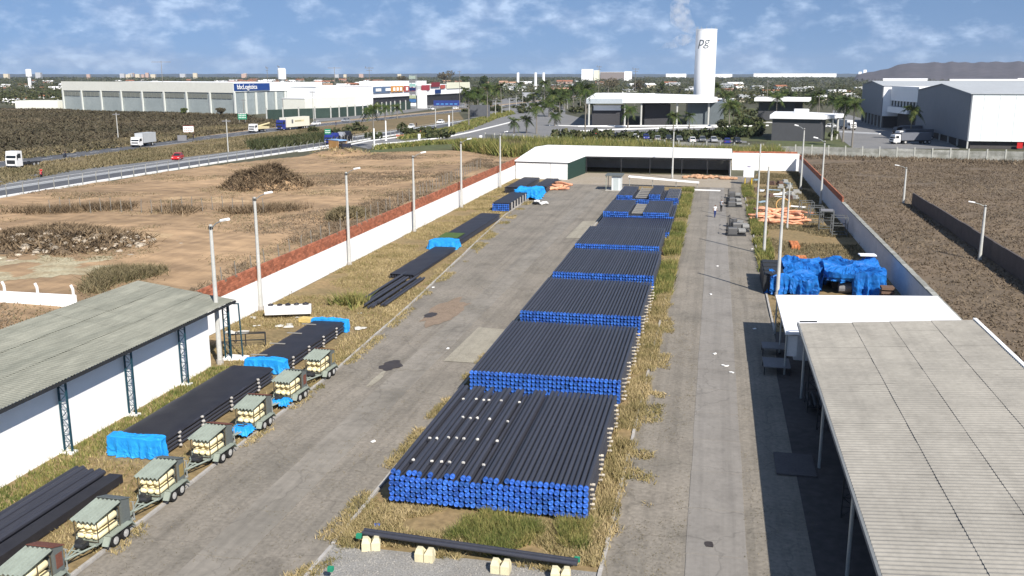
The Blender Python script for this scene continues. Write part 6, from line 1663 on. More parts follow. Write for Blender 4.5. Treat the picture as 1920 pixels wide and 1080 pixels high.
for i, (px, top, dist, r) in enumerate(((529, 128.5, 800, 3.3), (55, 131, 1300, 3.4))):
    x, y = G(px, 150); l = math.hypot(x, y); x, y = x / l * dist, y / l * dist; h = 18 + (140 - top) * dist / 1819
    t = thing('water_tower', ['white water tower rising behind the logistics warehouse roof', 'white cylindrical water tower on the skyline at the far left'][i], 'tower', (x, y, 0))
    b = MB(); b.tube((0, 0, 0), (0, 0, h - 10), r * .5, r * .55, n=14); part('stem', b, white_clean, t)
    b = MB(); b.tube((0, 0, h - 10), (0, 0, h - 8.5), r * .55, r, n=20); b.tube((0, 0, h - 8.5), (0, 0, h - .8), r, r, n=20, caps=False); b.tube((0, 0, h - .8), (0, 0, h), r, r * .7, n=20); part('bowl', b, white_clean, t)
# utility poles and masts on the skyline
for i, (px, base, top, arm) in enumerate(((309, 206, 115, 10), (316, 208, 158, 4), (525, 170, 124, 3), (503, 172, 126, 3), (630, 205, 126, 7), (694, 190, 126, 6), (862, 205, 133, 2), (588, 226, 170, 2), (1122, 200, 124, 3), (1190, 200, 128, 4), (458, 225, 185, 2), (532, 222, 183, 2), (222, 262, 210, 2), (1436, 222, 150, 1), (428, 285, 222, 2))):
    x, y = G(px, base); dist = math.hypot(x, y); c = math.cos(math.atan2(px - 960, 1819)); h = 18 - (top - 140) * dist * c / 1819
    t = thing('utility_pole', ['tall pole with a wide crossarm above the logistics warehouse', 'pole standing before the cream band of the warehouse', 'lattice mast beside the white water tower', 'lattice mast left of the white water tower', 'pole with crossarm above the cream wall block', 'pole with tangled arms behind the retail building', 'thin pole at the right part of the retail building',
             'thick pole between warehouse and cream wall block', 'mast on top of the white skyline factory', 'forked mast right of the skyline factory', 'pole against the grey glazed wall near the green sign', 'pole against the grey glazed wall behind the semi trailer', 'bare post in the scrub field beyond the highway', 'thin pole by the narrow gate house', 'street light pole beside the highway near the green sign'][i], 'pole', (x, y, 0), .2)
    w = max(.14, dist / 1819 * .55)
    b = MB(); b.tube((0, 0, 0), (0, 0, h), w, w * .7, n=6); part('pole', b, polemat if i in (7, 14, 12) else MATS['grey_bark'], t)
    b = MB(); b.box(-arm / 2, arm / 2, -w * .6, w * .6, h - w * 4, h - w * 2.4)
    if i in (1, 5, 2, 3, 8, 9): b.box(-arm / 3, arm / 3, -w * .6, w * .6, h - w * 12, h - w * 10.5); b.box(-arm / 2.4, -arm / 2.4 + w, -w, w, h - w * 3, h + w * 3)
    part('crossarm', b, greytop, t)
# white slim posts near the palms
for i, (px, base, top) in enumerate(((929, 218, 185), (955, 212, 186), (941, 216, 198), (968, 197, 180), (980, 196, 180), (1064, 204, 185), (1075, 203, 186), (849, 240, 200), (817, 246, 205), (1040, 180, 165))):
    x, y = G(px, base); dist = math.hypot(x, y); h = (base - top) * dist / 1819
    b = MB(); b.tube((0, 0, 0), (0, 0, h), .16, .12, n=6); b.box(-.1, 1.0, -.08, .08, h, h + .12); b.box(.6, 1.3, -.15, .15, h - .05, h + .06)
    solo('street_light', b, polemat, 'pale street light among the avenue palms left of the entrance building', 'street light', (x, y, 0), R.uniform(0, 6), 'street lights among the avenue palms')

# concrete panel wall between yard and truck yard
t = thing('panel_wall', 'long wall of weathered concrete panels and posts behind the yard', 'wall', (0, 0, 0))
wl = [(-62, 257), (-46.3, 246), (-5, 235), (11.1, 227.5), (64.5, 220), (125, 212)]
pan = {}
for a, c in zip(wl[:-1], wl[1:]):
    a = V2(a); c = V2(c); n = max(1, round((c - a).length / 3.55)); dl = (c - a).length / n; dr = (c - a).normalized(); rz = math.atan2(dr.y, dr.x)
    for k in range(n):
        key = (round(dl, 2), k % 3)
        if key not in pan:
            b = MB()
            for r in range(4): b.box(.12, dl - .12, -.04 - .01 * (r % 2), .04, .05 + r * .5, .05 + r * .5 + .488)
            pan[key] = b.mesh('panel', conc_panel)
        p = a + dr * (dl * k); o = part('panel', pan[key], None, t, loc=(p.x, p.y, R.uniform(-.1, .06))); o.rotation_euler = (R.uniform(-.03, .03), 0, rz)
        b = pan.get('post')
        if b is None: q = MB(); q.box(-.13, .13, -.12, .12, 0, 2.45); b = pan['post'] = q.mesh('post', mat('pale_post', (.48, .48, .43), .9, .1, 1))
        o = part('post', b, None, t, loc=(p.x, p.y, 0)); o.rotation_euler = (0, 0, rz)
# ruined low wall in the far right lot
t = thing('ruined_wall', 'short broken wall of pale blocks in the brown lot at the right', 'wall', (60, 182, 0), -.1)
for k in range(9):
    b = MB(); b.box(k * 1.6, k * 1.6 + 1.5, -.15, .15, 0, R.uniform(.5, 1.6)); part('block', b, conc_panel, t)

# ================================================================== TREES AND GROUND COVER
def palm_mesh(h, seed, n=21, fl=3.0):
    r = random.Random(seed)
    tb = MB(); lean = r.uniform(-.4, .4)
    tb.path([(0, 0, 0), (lean * .2, 0, h * .3), (lean * .6, 0, h * .65), (lean, 0, h)], [.30, .20, .17, .15], 8)
    cb_ = MB(); c = Vector((lean, 0, h))
    for k in range(n):
        a = k * 2.399 + r.uniform(-.2, .2); el = r.uniform(-.35, 1.15); L_ = fl * r.uniform(.8, 1.1)
        rach = []
        for s in range(7):
            u = s / 6; rr = L_ * u * (1 - .12 * u); z = L_ * (math.sin(el) * u - (.55 + .25 * (1 - el)) * u * u * .9)
            rach.append(c + Vector((math.cos(a) * rr * math.cos(el * .7), math.sin(a) * rr * math.cos(el * .7), z)))
        side = Vector((-math.sin(a), math.cos(a), 0))
        for s in range(6):
            p, q = rach[s], rach[s + 1]
            for sg in (-1, 1):
                for hlf in range(2):
                    p0 = p.lerp(q, hlf * .5); p1 = p.lerp(q, hlf * .5 + .42); w = fl * .33 * math.sin(math.pi * min(1, (s + .9 + hlf * .5) / 6.6)) * r.uniform(.8, 1.15)
                    tip = (p0 + p1) / 2 + side * sg * w + Vector((0, 0, -w * r.uniform(.35, .9))) + (q - p) * .5
                    cb_.add([p0, p1, tip], [(0, 1, 2)])
    return tb.mesh('trunk', bark), cb_.mesh('crown', palmleaf)
pal = [palm_mesh(8.4, 2), palm_mesh(8.2, 5, 23, 3.2), palm_mesh(8.6, 9, 18, 2.9)]
pdata = [(702, 277, 203, 'lone palm beside the service road at the lot corner'), (879, 239, 172, 'tall palm at the left end of the hedge lawn'), (914, 225, 163, 'tall palm right of the grey board on the hedge lawn'), (940, 199, 160, 'palm behind the grey board on the avenue'),
         (1021, 196, 154, 'palm right of the three slim white towers'), (1006, 251, 198, 'palm in front of the avenue trucks near the plaza corner'), (1057, 203, 171, 'palm left of the entrance building, in the rear cluster, left'), (1075, 211, 163, 'palm in the rear cluster left of the entrance building, middle'),
         (1097, 256, 166, 'tall palm at the left corner of the entrance building'), (1177, 240, 204, 'palm before the first charcoal wall of the entrance building'), (1262, 249, 214, 'palm before the right columns of the entrance building'), (1292, 240, 216, 'dark small palm at the right columns of the entrance building'), (1367, 240, 195, 'palm on the lawn right of the tower tank'),
         (1452, 220, 180, 'palm rising behind the guard buildings, left one'), (1490, 222, 188, 'dark palm rising behind the guard buildings, middle one'), (1535, 218, 176, 'palm rising behind the guard buildings, right one'), (1580, 266, 186, 'palm between the guard block and the trucks, left of a pair'), (1597, 276, 196, 'palm between the guard block and the trucks, right of a pair'),
         (1706, 262, 205, 'palm in front of the white link block'), (1745, 252, 206, 'thin palm against the grey gable of the nearest warehouse'), (964, 250, 226, 'short bushy palm at the plaza edge, left of a pair'), (987, 250, 222, 'short bushy palm at the plaza edge, right of a pair'), (896, 205, 168, 'palm between the two tall hedge lawn palms'), (973, 188, 158, 'palm below the left slim white tower'), (1100, 212, 172, 'palm behind the roof corner of the entrance building'), (1341, 205, 160, 'palm just right of the tower tank'), (745, 222, 200, 'small palm at the dark store fence, left'), (722, 226, 200, 'small palm behind the lone palm at the store fence'), (1040, 236, 214, 'small dark palm by the entrance guard hut'), (925, 192, 165, 'palm on the avenue left of the grey posts'), (1088, 200, 168, 'rear palm above the entrance drive')]
xp = random.Random(77)
for k in range(26):
    px = xp.choice([xp.uniform(868, 1110), xp.uniform(880, 1080), xp.uniform(1300, 1400), xp.uniform(1440, 1600)]); b_ = xp.uniform(196, 222) if px < 1120 else xp.uniform(200, 230)
    dd = math.hypot(*G(px, b_)); pdata.append((px, b_, b_ - 8.5 * xp.uniform(.7, 1.15) * 1819 / dd, 'slender background palm on the planted strips around the entrance plaza'))
for i, (px, base, ctr, lab) in enumerate(pdata):
    x, y = G(px, base); dist = math.hypot(x, y); c = math.cos(math.atan2(px - 960, 1819)); h = 18 - (ctr - 140) * dist * c / 1819
    tm_, cm_ = pal[i % 3]
    t = thing('palm_tree', lab, 'palm tree', (x, y, 0), R.uniform(0, 6.28), 'palms around the entrance plaza')
    sc = h / 8.4; w = max(1.2, min(1.9, 1.35 * (dist / 300) ** .4)) * (1.0 if h > 6 else .8)
    o = part('trunk', tm_, None, t); o.scale = (1, 1, sc)
    o = part('crown', cm_, None, t); o.scale = (w, w, w); o.location = (0, 0, 0)
    # crown mesh is modelled at 8.4 m; lower it to this trunk's top
    o.location = (0, 0, h - 8.4 * w)
def tree(name, lab, x, y, h, w, m, seed, n=240, trunk=True, cat='tree', group=None, ls=.5):
    t = thing(name, lab, cat, (x, y, 0), 0, group); r = random.Random(seed)
    cs_ = [(r.uniform(-w, w) * .55, r.uniform(-w, w) * .55, h * r.uniform(.5, .85)) for _ in range(7)] + [(0, 0, h * .6)]
    rs_ = [(w * r.uniform(.35, .55), w * r.uniform(.35, .55), h * r.uniform(.15, .25)) for _ in range(7)] + [(w * .6, w * .6, h * .3)]
    V, F = leafcloud(cs_, rs_, n // 8, ls, seed); V[:, 2] = np.maximum(V[:, 2], .1)
    part('crown', tri_mesh('crown', V, F, m), None, t)
    b = MB(); b.path([(0, 0, 0), (r.uniform(-.2, .2), 0, h * .3), (r.uniform(-.3, .3), r.uniform(-.3, .3), h * .6)], [w * .07 + .08, w * .05 + .06, .05], 7)
    for k in range(3):
        a = r.uniform(0, 6.28); b.path([(0, 0, h * .28), (math.cos(a) * w * .4, math.sin(a) * w * .4, h * .6)], [.08, .04], 5)
    part('trunk', b, bark, t)
    return t
for i, (px, base, top, wpx, m, lab) in enumerate(((755, 165, 142, 24, browntree, 'broad brown-green tree above the retail roof left of the pylon'), (836, 160, 132, 30, browntree, 'large dark tree on the skyline right of the pylon'), (872, 162, 143, 18, treeleaf, 'rounded dark tree right of the large skyline tree'), (1140, 180, 146, 50, browntree, 'wide brown-grey tree mass behind the entrance building'),
                                                  (1200, 178, 150, 30, browntree, 'brown-grey tree behind the roof slab of the entrance building'), (1087, 176, 148, 26, treeleaf, 'dark tree behind the rear palms'), (1240, 176, 152, 12, treeleaf, 'small round green tree behind the roof slab'), (415, 218, 203, 22, browntree, 'bushy tree at the warehouse corner by the scrub field'), (1402, 242, 222, 22, treeleaf, 'leafy green tree between tower tank and guard block'), (1380, 262, 238, 40, treeleaf, 'low green tree clump beside the parked cars'), (1425, 250, 228, 16, treeleaf, 'green tree against the left side of the guard block'), (1352, 262, 246, 22, treeleaf, 'small green tree right of the parked cars'),
                                                  (905, 170, 143, 20, treeleaf, 'dark tree behind the tall hedge palms'), (1560, 262, 246, 18, treeleaf, 'green shrub tree right of the guard block'), (345, 216, 204, 16, treeleaf, 'dark bush before the warehouse at mid wall'))):
    x, y = G(px, base); dist = math.hypot(x, y); h = (base - top) * dist / 1819; tree('broadleaf_tree', lab, x, y, h, wpx * dist / 1819 * .55, m, i + 3, n=900, ls=max(.35, dist / 1819 * 1.3))
# far wood towards the horizon
cs_, rs_ = [], []
for i in range(5200):
    px = NR.uniform(-250, 2200); u = NR.uniform(0, 1); dist = 620 * (9 ** u)
    if px < 430 and dist < 700: continue
    X, Y = G(px, 160); l = math.hypot(X, Y); h = NR.uniform(3.5, 8.5) * (1 + .12 * (dist > 2500)); w = NR.uniform(4, 11) * (dist / 700) ** .65
    cs_.append((X / l * dist, Y / l * dist, h * .5)); rs_.append((w, w, h * .52))
V, F = leafcloud(cs_, rs_, 22, 1.0, 5)
sz = np.repeat(np.array([max(1.2, math.hypot(c[0], c[1]) / 1819 * 1.6) for c in cs_]), 22 * 4)[:, None]
ctr = V.reshape(-1, 4, 3).mean(1).repeat(4, 0); V = ctr + (V - ctr) * sz * np.array([1, 1, .6]); V[:, 2] = np.clip(V[:, 2], .05, 14)
stuffo('far_wood', tri_mesh('far_wood', V, F, scrubm), 'scattered scrub and woodland covering the plain up to the horizon', 'woodland')
# mid field trees left and right
cs_, rs_ = [], []
for px0, px1, p0, p1, n in ((-60, 130, 165, 200, 60), (1330, 1660, 150, 200, 150), (640, 1100, 150, 176, 110), (1100, 1330, 150, 182, 90), (560, 700, 150, 160, 40), (1240, 1420, 178, 196, 30)):
    for i in range(n):
        x, y = G(NR.uniform(px0, px1), NR.uniform(p0, p1)); h = NR.uniform(2.5, 6.5); w = NR.uniform(2.5, 6)
        cs_.append((x, y, h * .5)); rs_.append((w, w, h * .5))
for px0, px1, p0, p1, n in ((870, 1110, 186, 214, 60), (1340, 1430, 205, 250, 22), (1290, 1430, 252, 262, 26), (1040, 1300, 257, 264, 30), (560, 860, 246, 262, 14)):
    for i in range(n):
        x, y = G(NR.uniform(px0, px1), NR.uniform(p0, p1)); h = NR.uniform(1.2, 3.2); w = NR.uniform(1.2, 3)
        cs_.append((x, y, h * .5)); rs_.append((w, w, h * .5))
V, F = leafcloud(cs_, rs_, 70, .75, 6); V[:, 2] = np.maximum(V[:, 2], .05)
stuffo('scattered_trees', tri_mesh('scattered_trees', V, F, scrubm), 'scattered scrub trees on the plain behind the buildings', 'scrub')
# town
roofs = [mat('terracotta_roof', (.34, .14, .08), .9, .1, .1), white_clean, mat('grey_tin_roof', (.34, .35, .35), .7), mat('pale_clay_roof', (.45, .27, .18), .9)]
walls_ = [white, mat('cream_house_wall', (.62, .55, .42), .9), mat('brick_house_wall', (.36, .19, .13), .9), mat('pink_house_wall', (.5, .36, .3), .9)]
hm = []
for wv in range(4):
    for rv in range(4):
        b = MB(); b.box(-1, 1, -.7, .7, 0, .62, 0); b.add([(-1.06, -.78, .6), (1.06, -.78, .6), (1.06, .78, .6), (-1.06, .78, .6), (-1.06, 0, .95), (1.06, 0, .95)], [(0, 1, 5, 4), (2, 3, 4, 5), (1, 2, 5), (3, 0, 4)], 1)
        b.box(-.15, .15, -.72, -.705, 0, .4, 2); b.box(-.7, -.4, -.72, -.705, .25, .45, 2); b.box(.4, .7, -.72, -.705, .25, .45, 2)
        hm.append(b.mesh('house', [walls_[wv], roofs[rv], glass]))
cnt = 0
def houses(n, px0, px1, d0, d1, s0, s1, where, pick=None):
    global cnt
    for i in range(n):
        px = NR.uniform(px0, px1); dist = d0 * (d1 / d0) ** NR.uniform(0, 1); X, Y = G(px, 160); l = math.hypot(X, Y); k = pick[NR.randint(len(pick))] if pick else NR.randint(16)
        o = solo('house', hm[k], None, ['white', 'cream', 'brick', 'pinkish'][k // 4] + ' house with ' + ['terracotta', 'white', 'grey tin', 'pale clay'][k % 4] + ' roof ' + where, 'house', (X / l * dist, Y / l * dist, 0), NR.uniform(-.6, .6) + .2, 'far houses ' + where)
        s = NR.uniform(s0, s1) * (dist / 1200) ** .35; o.scale = (s * NR.uniform(.9, 2.0), s, s * NR.uniform(.75, 1.0)); cnt += 1
houses(90, 330, 760, 1100, 3000, 3, 6, 'in the town left of the retail building', [0, 1, 3, 8, 9, 12, 13, 11, 15])
houses(45, -60, 330, 1100, 3000, 3, 5.5, 'in the town above the long warehouse', [0, 1, 4, 5, 9])
houses(40, 560, 1090, 760, 2200, 4, 7, 'between the retail building and the palms')
houses(34, 1100, 1420, 600, 2000, 4, 7, 'behind the entrance building', [0, 1, 2, 5, 6, 12])
houses(14, 1400, 1640, 700, 1800, 3.5, 6, 'right of the tower before the hill', [0, 1, 2, 5])
houses(10, 0, 110, 560, 900, 2.2, 3.6, 'in the scrub at the far left', [0, 1, 2, 5])
# tall blocks of the distant city
for i in range(22):
    px = NR.uniform(-40, 480) if i < 18 else NR.uniform(480, 1100); X, Y = G(px, 150); l = math.hypot(X, Y); dist = NR.uniform(4200, 5600); b = MB(); b.box(-.5, .5, -.5, .5, 0, 1)
    w = NR.uniform(12, 24); h = 18 + NR.uniform(1, 9)
    o = solo('apartment_tower', b, [walls_[1], walls_[3], mat('haze_dimmed_render', (.45, .46, .48), .9)][i % 3], 'tiny pale apartment tower on the left skyline', 'tower', (X / l * dist, Y / l * dist, 0), .3, 'apartment towers on the skyline'); o.scale = (w, w, h)  # the grey render paints distance haze into the tower colour

# near vegetation -------------------------------------------------
scrub2 = foliage('olive_brown_scrub', (0.045, 0.042, 0.024), (0.085, 0.072, 0.045), (0.13, 0.105, 0.066), nscale=0.02)
def zflat(v): return lambda P: np.full(len(P), v)
LV = [(-34.1, 20), (-34.1, 163), (-27.0, 160), (-26.6, 150), (-26.2, 120), (-24.5, 92), (-23.1, 70), (-22.5, 52), (-22.4, 20)]
def clear_left(P):
    x, y = P[:, 0], P[:, 1]
    st = ((x > -28.1) & (x < -24.6) & (y > 37.5) & (y < 62.3)) | ((x > -28.1) & (x < -25.2) & (y > 20) & (y < 35.8)) | ((x < -30) & (y < 54)) | ((x > -28.5) & (x < -25.2) & (y > 79) & (y < 94)) | ((x > -29) & (x < -26) & (y > 94) & (y < 117)) | ((x > -29) & (x < -26) & (y > 123.5) & (y < 137))
    tr_ = (x > -23.6) & (y < 55)
    return ~(st | tr_) & (vnoise(P, .5, 31) > .33)
stuffo('grass', blades('grass', sample(LV, 20000, clear_left), 4, .15, .024, .14, grass_dry, .03, lean=.5), 'dry yellow grass on the verge between the left wall and the road', 'grass')
stuffo('grass', blades('grass', sample([(-30.2, 30), (-30.2, 52), (-28.3, 52), (-28.3, 30)], 1500), 5, .2, .03, .1, grass_green, .03), 'greener grass along the foot of the left white shed', 'grass')
RS = [(-4.3, 34.5), (-3.3, 34.5), (-3.05, 60), (-3.0, 100), (-3.1, 156), (-4.4, 156), (-4.35, 60)]
stuffo('grass', blades('grass', sample(RS, 9000, lambda P: vnoise(P, .8, 12) > .2), 5, .30, .024, .10, grass_dry, .04, lean=.45), 'tall dry grass along the right side of the pipe piles', 'grass')
stuffo('grass', blades('grass', sample([(-3.8, 34), (-2.0, 34), (-2.4, 75), (-3.6, 75)], 1500, lambda P: vnoise(P, .9, 14) > .55), 4, .12, .03, .12, grass_dry, .02, lean=.7), 'short dry weeds creeping over the right kerb', 'grass')
stuffo('grass', blades('grass', sample([(-4.4, 75), (-3.1, 75), (-3.0, 155), (-4.4, 155)], 4200, lambda P: vnoise(P, .5, 17) > .45), 6, .6, .045, .12, grass_green, .04), 'greener weeds beside the middle pipe piles', 'grass')
FI = [(-14.3, 31.7), (-13.5, 36.2), (-12.9, 35.5), (-4.4, 35.5), (-3.4, 36), (-3.4, 31.5)]
stuffo('grass', blades('grass', sample(FI, 3000, lambda P: vnoise(P, 1.1, 21) > .5), 6, .2, .022, .07, grass_dry, .04, lean=.6), 'dry grass in front of the nearest pipe pile', 'grass')
stuffo('grass', blades('grass', sample([(-9.6, 32.3), (-4.2, 32), (-4.0, 35.6), (-9.2, 35.6)], 1700, lambda P: vnoise(P, 1.3, 23) > .5), 6, .36, .022, .08, grass_green, .04, lean=.45), 'tall green grass at the foot of the nearest blue pipe ends', 'grass')
stuffo('grass', blades('grass', sample([(-15.2, 24), (-14.0, 24), (-12.9, 35.5), (-13.2, 60), (-14.2, 60), (-14.6, 34)], 2600, lambda P: vnoise(P, .9, 25) > .45), 5, .14, .022, .09, grass_dry, .03, lean=.7), 'dry weeds along the left kerb of the central island', 'grass')
stuffo('grass', blades('grass', sample([(-22.6, 20), (-21.6, 20), (-22.0, 60), (-26.1, 150), (-27.0, 150), (-24.5, 80)], 2600, lambda P: vnoise(P, .6, 27) > .5), 5, .13, .03, .12, grass_dry, .02, lean=.7), 'dry weeds spilling over the left road kerb', 'grass')
# leaf litter on the paving
P = sample([(-22, 27), (-22, 90), (-14.5, 90), (-14.6, 27)], 2600, lambda P: vnoise(P, .7, 41) > .4)
P2 = sample([(-3.2, 30), (-3.2, 70), (-.5, 70), (-.5, 30)], 1500, lambda P: vnoise(P, .7, 43) > .4)
P3 = sample([(2.0, 30), (2.0, 100), (4.8, 100), (4.8, 30)], 1200, lambda P: vnoise(P, .7, 44) > .5)
stuffo('leaf_litter', blades('leaf_litter', np.vstack([P, P2, P3]), 3, .02, .016, .15, dull_grass, .036, lean=2.0), 'dry leaf litter and straw scattered over the road paving', 'litter')
RV = [(5.1, 69), (5.1, 158), (9, 187), (15.6, 187), (15.6, 69)]
def clear_right(P):
    x, y = P[:, 0], P[:, 1]; return ~((y > 78.5) & (y < 88.5)) & ~((x > 5) & (x < 12) & (y > 119) & (y < 129)) & (vnoise(P, .45, 33) > .38)
stuffo('grass', blades('grass', sample(RV, 9000, clear_right), 5, .22, .04, .15, dull_grass, .03, lean=.5), 'patchy dry grass on the right verge', 'grass')
stuffo('grass', blades('grass', sample([(4.9, 88), (6.2, 88), (6.2, 160), (4.9, 160)], 2200, lambda P: vnoise(P, .5, 35) > .45), 6, .5, .05, .15, grass_green, .03), 'greener grass along the right kerb by the poles', 'grass')
# brush lot
stuffo('brush', blades('brush', sample([(16.6, 60), (16.6, 200), (40, 216), (110, 205), (90, 90), (45, 60)], 30000, lambda P: vnoise(P, .3, 51) > .12), 5, .16, .07, .5, twigs, lean=1.2, zfun=zbr), 'dry brown brush covering the lot right of the yard', 'brush')
# dirt lot weeds and stubble
stuffo('weeds', blades('weeds', sample(LOT, 7000, lambda P: (vnoise(P, .12, 53) > .7)), 4, .2, .05, .5, twigs, lean=1.0, zfun=zlot), 'dry weeds scattered over the tan dirt lot', 'weeds')
stuffo('weeds', blades('weeds', sample([(-42, 60), (-36, 60), (-36, 190), (-50, 200), (-48, 120)], 3500, lambda P: vnoise(P, .3, 54) > .5), 4, .35, .05, .3, twigs, lean=.8, zfun=zlot), 'dry weeds along the fence stakes outside the left wall', 'weeds')
stuffo('bushes', blades('bushes', sample(pxpoly([(160, 545), (190, 515), (300, 500), (330, 525), (250, 540), (170, 560)]), 600, lambda P: vnoise(P, .5, 61) > .55), 8, .6, .05, .4, dull_grass, lean=.8, zfun=zlot), 'tangled green bushes behind the left shed', 'bushes')
stuffo('weeds', blades('weeds', sample([(-114, 120), (-120, 160), (-116, 200), (-112, 240), (-108, 300), (-135, 300), (-140, 230), (-137, 160), (-132, 120)], 9000, lambda P: vnoise(P, .15, 55) > .25), 5, .4, .12, .5, dull_grass, lean=.7, z=.02), 'dry grass on the highway median', 'grass')
stuffo('bushes', blades('bushes', sample(pxpoly([(470, 270), (580, 258), (650, 252), (640, 262), (560, 272), (480, 282)]), 700), 9, 1.4, .2, .8, scrubm, lean=.6, z=.02), 'green bushes along the highway median', 'bushes')
stuffo('scrub', blades('scrub', sample(FIELD, 26000, lambda P: (vnoise(P, .05, 57) > .22) & (P[:, 0] > -420)), 5, .6, .35, 1.6, scrub2, lean=1.3, zfun=zf), 'dense dull brown scrub beyond the far carriageway', 'scrub')
stuffo('scrub', blades('scrub', sample([(-147, 120), (-148, 240), (-154, 300), (-150, 330), (-160, 340), (-170, 300), (-162, 240), (-160, 150), (-156, 120)], 3500), 6, .7, .2, .8, dull_grass, lean=.6, z=.1), 'yellowish grass edge of the scrub along the far carriageway', 'scrub')
stuffo('tall_grass', blades('tall_grass', sample([(-34, 191), (12, 191), (12, 222), (-5, 230), (-45, 243), (-60, 240), (-62, 225), (-40, 212)], 7500), 7, 1.5, .10, .6, dull_grass, lean=.4, z=.02), 'tall yellow grass between the back shed and the concrete panel wall', 'grass')
stuffo('tall_grass', blades('tall_grass', sample([(-34, 195), (14, 195), (14, 222), (-5, 232), (-55, 244), (-62, 225)], 3600, lambda P: vnoise(P, .18, 59) > .4), 8, 2.3, .16, .6, grass_green, lean=.4, z=.02), 'greener bushes between the back shed and the concrete panel wall', 'bushes')
stuffo('tall_grass', blades('tall_grass', sample([(12, 216), (110, 205), (110, 212), (12, 226)], 1300), 5, .5, .12, .5, twigs, lean=.7, z=.1), 'green weeds at the foot of the concrete panel wall', 'grass')
stuffo('hedge', blades('hedge', sample(pxpoly([(745, 261), (800, 251), (845, 241), (880, 228), (930, 215), (956, 209), (962, 214), (930, 222), (880, 243), (820, 256)]), 2600), 8, .8, .2, .5, grass_green, lean=.6, z=.02), 'green hedge planting along the plaza road', 'hedge')
stuffo('bushes', blades('bushes', sample(pxpoly([(705, 277), (800, 268), (960, 263), (960, 266), (800, 272), (705, 281)]), 800), 8, .8, .2, .5, grass_green, lean=.6, z=.02), 'green planting strip before the service road', 'hedge')
brownbrush = foliage('brown_cut_brush', (0.06, 0.045, 0.03), (0.16, 0.115, 0.07), (0.27, 0.20, 0.125), nscale=0.5)
bumpy('pale_soil_patch', blobpoly(G(70, 505), 9, 6.5, 22, .3, 9), .6, lambda P: zlot(P) + .015 - .05 * (vnoise(P, .8, 77) > .62), mat('pale_greenish_soil', (.44, .40, .27), .95, .25, .5, (.28, .21, .12), .8))
for k_, (cx_, cy2, rx_, ry_) in enumerate(((560, 352, 5, 6), (700, 335, 9, 5), (330, 372, 8, 3), (180, 440, 7, 3))):
    bumpy('pale_soil_patch', blobpoly(G(cx_ + 60, cy2 + 5), rx_, ry_, 20, .35, 20 + k_), .7, lambda P: zlot(P) + .013 - .06 * (vnoise(P, .7, 78) > .5), mat('pale_sandy_soil', (.46, .33, .19), .95, .2, .4, (.34, .22, .12), .7))
fl_ = [G(px, 398 + 4 * math.sin(px * .02)) for px in range(40, 560, 10)]
P_ = np.repeat(np.array(fl_), 26, 0) + NR.normal(0, 1.1, (len(fl_) * 26, 2)); P_ = P_[vnoise(P_, .25, 79) > .4]
stuffo('weeds', blades('weeds', P_, 6, .75, .06, .4, brownbrush, lean=.7, zfun=zlot), 'band of dry bushes along the old fence line across the dirt lot', 'weeds')
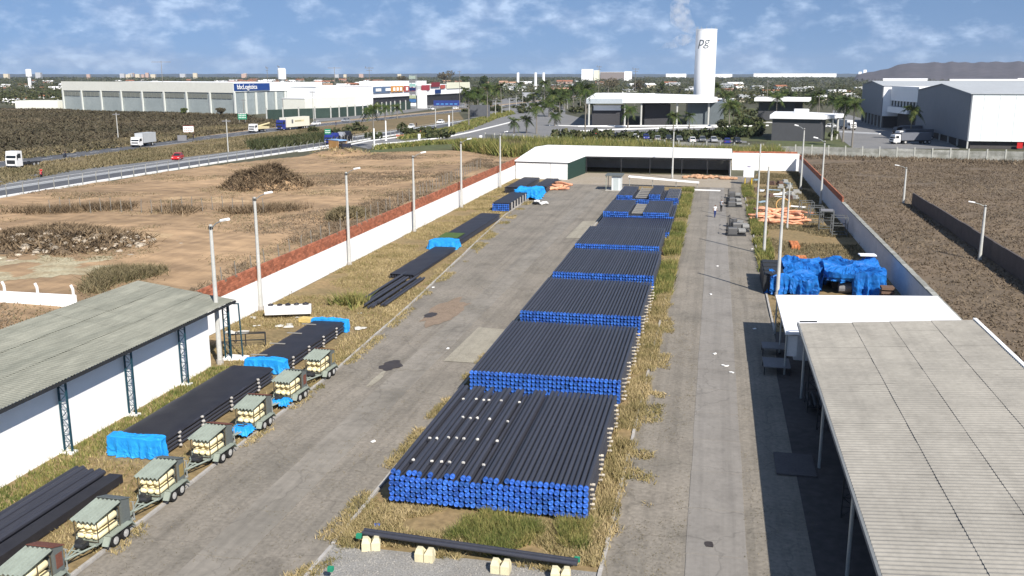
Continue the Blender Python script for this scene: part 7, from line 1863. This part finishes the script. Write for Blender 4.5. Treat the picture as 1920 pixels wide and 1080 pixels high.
# brush mounds in the dirt lot
def mound(c, rx, ry, h, lab, seed, m1, n=2600, rocks=0):
    r = np.random.RandomState(seed); b = MB(); k = 26
    P = r.normal(0, .45, (n, 2)); P = P[(P ** 2).sum(1) < 1.1]
    z = h * np.maximum(0, 1 - (P ** 2).sum(1)) * (.6 + .5 * vnoise(P * 3, 1.7, seed))
    Q = np.column_stack([P[:, 0] * rx, P[:, 1] * ry])
    zz_ = np.repeat(z, 5)
    me = blades('brush_mound', Q, 5, .55, .10, .25, m1, lean=1.0, z=0); co = np.empty(len(me.vertices) * 3, np.float32); me.vertices.foreach_get('co', co); co = co.reshape(-1, 3, 3); co[:, :, 2] += zz_[:, None]; me.vertices.foreach_set('co', co.ravel()); me.update()
    o = solo('brush_mound', me, None, lab, 'mound', (c[0], c[1], .15))
    b = MB(); nx = 18
    for j in range(nx + 1):
        for i in range(nx + 1):
            u = -1 + 2 * i / nx; v = -1 + 2 * j / nx; q = u * u + v * v; b.v.append((u * rx * .9, v * ry * .9, h * max(-.1, 1 - q) * (.8 + .35 * noise.noise(Vector((u * 3, v * 3, seed)))) - .05))
    for j in range(nx):
        for i in range(nx): b.f.append((j * (nx + 1) + i, j * (nx + 1) + i + 1, (j + 1) * (nx + 1) + i + 1, (j + 1) * (nx + 1) + i)); b.m.append(0)
    part('soil', b, dirt if not rocks else mat('mound_soil', (.17, .125, .08), .95, .2, .8), o, smooth=True)
    if rocks:
        b = MB()
        for i in range(rocks):
            u, v = R.gauss(0, .5), R.gauss(0, .5); q = u * u + v * v; b.rock((u * rx, v * ry, h * max(0, 1 - q) * .9), R.uniform(.15, .55), rnd=R, flat=.6)
        part('rubble', b, mat('mound_rubble', (.42, .36, .28), .95, .2, 1, island=.3), o, stuff=True)
c = G(500, 352); mound(c, 7.2, 7.0, 3.2, 'big mound of dry brown brush in the middle of the dirt lot', 3, brownbrush, 1700)
c = G(110, 460); mound(c, 11, 8.0, 1.4, 'long mound of rubble and cut brush at the left of the dirt lot', 5, brownbrush, 1200, rocks=300)
c = G(650, 410); mound(c, 2.2, 3.5, .8, 'small grey brush heap against the outside of the brick-topped wall', 7, dull_grass, 500)
c = G(640, 292); mound(c, 9, 6, 1.6, 'smooth heap of tan earth beside the small orange truck', 9, grass_dry, 60)
c = G(660, 572); 
P = np.array([[0, 0]]) + NR.normal(0, .5, (60, 2)); o = solo('shrub', blades('shrub', P, 9, .8, .06, .2, grass_green, lean=.6, z=.02), None, 'bluish green shrub at the near end of the loose black pipe heap', 'shrub', (c[0], c[1], 0))

# weed stubble mottling on the dirt lot
stuffo('weeds', blades('weeds', sample(LOT, 8000, lambda P: (vnoise(P, .25, 71) > .6)), 4, .16, .05, .6, dull_grass, lean=1.2, zfun=zlot), 'low olive stubble in patches over the tan dirt lot', 'weeds')
# air: thin haze over the plain
hz = MB(); hz.box(-9000, 9000, -120, 9000, -1.5, 160)
hm_ = bpy.data.materials.new('thin_haze'); hm_.use_nodes = True; ht = hm_.node_tree; ht.nodes.clear()
ho = ht.nodes.new('ShaderNodeOutputMaterial'); hp = ht.nodes.new('ShaderNodeVolumePrincipled')
hp.inputs['Color'].default_value = (.80, .88, 1, 1); hp.inputs['Density'].default_value = 0.00005; hp.inputs['Anisotropy'].default_value = .3
ht.links.new(hp.outputs[0], ho.inputs['Volume'])
stuffo('haze', hz.mesh('haze', hm_), 'thin pale haze over the whole plain', 'haze')
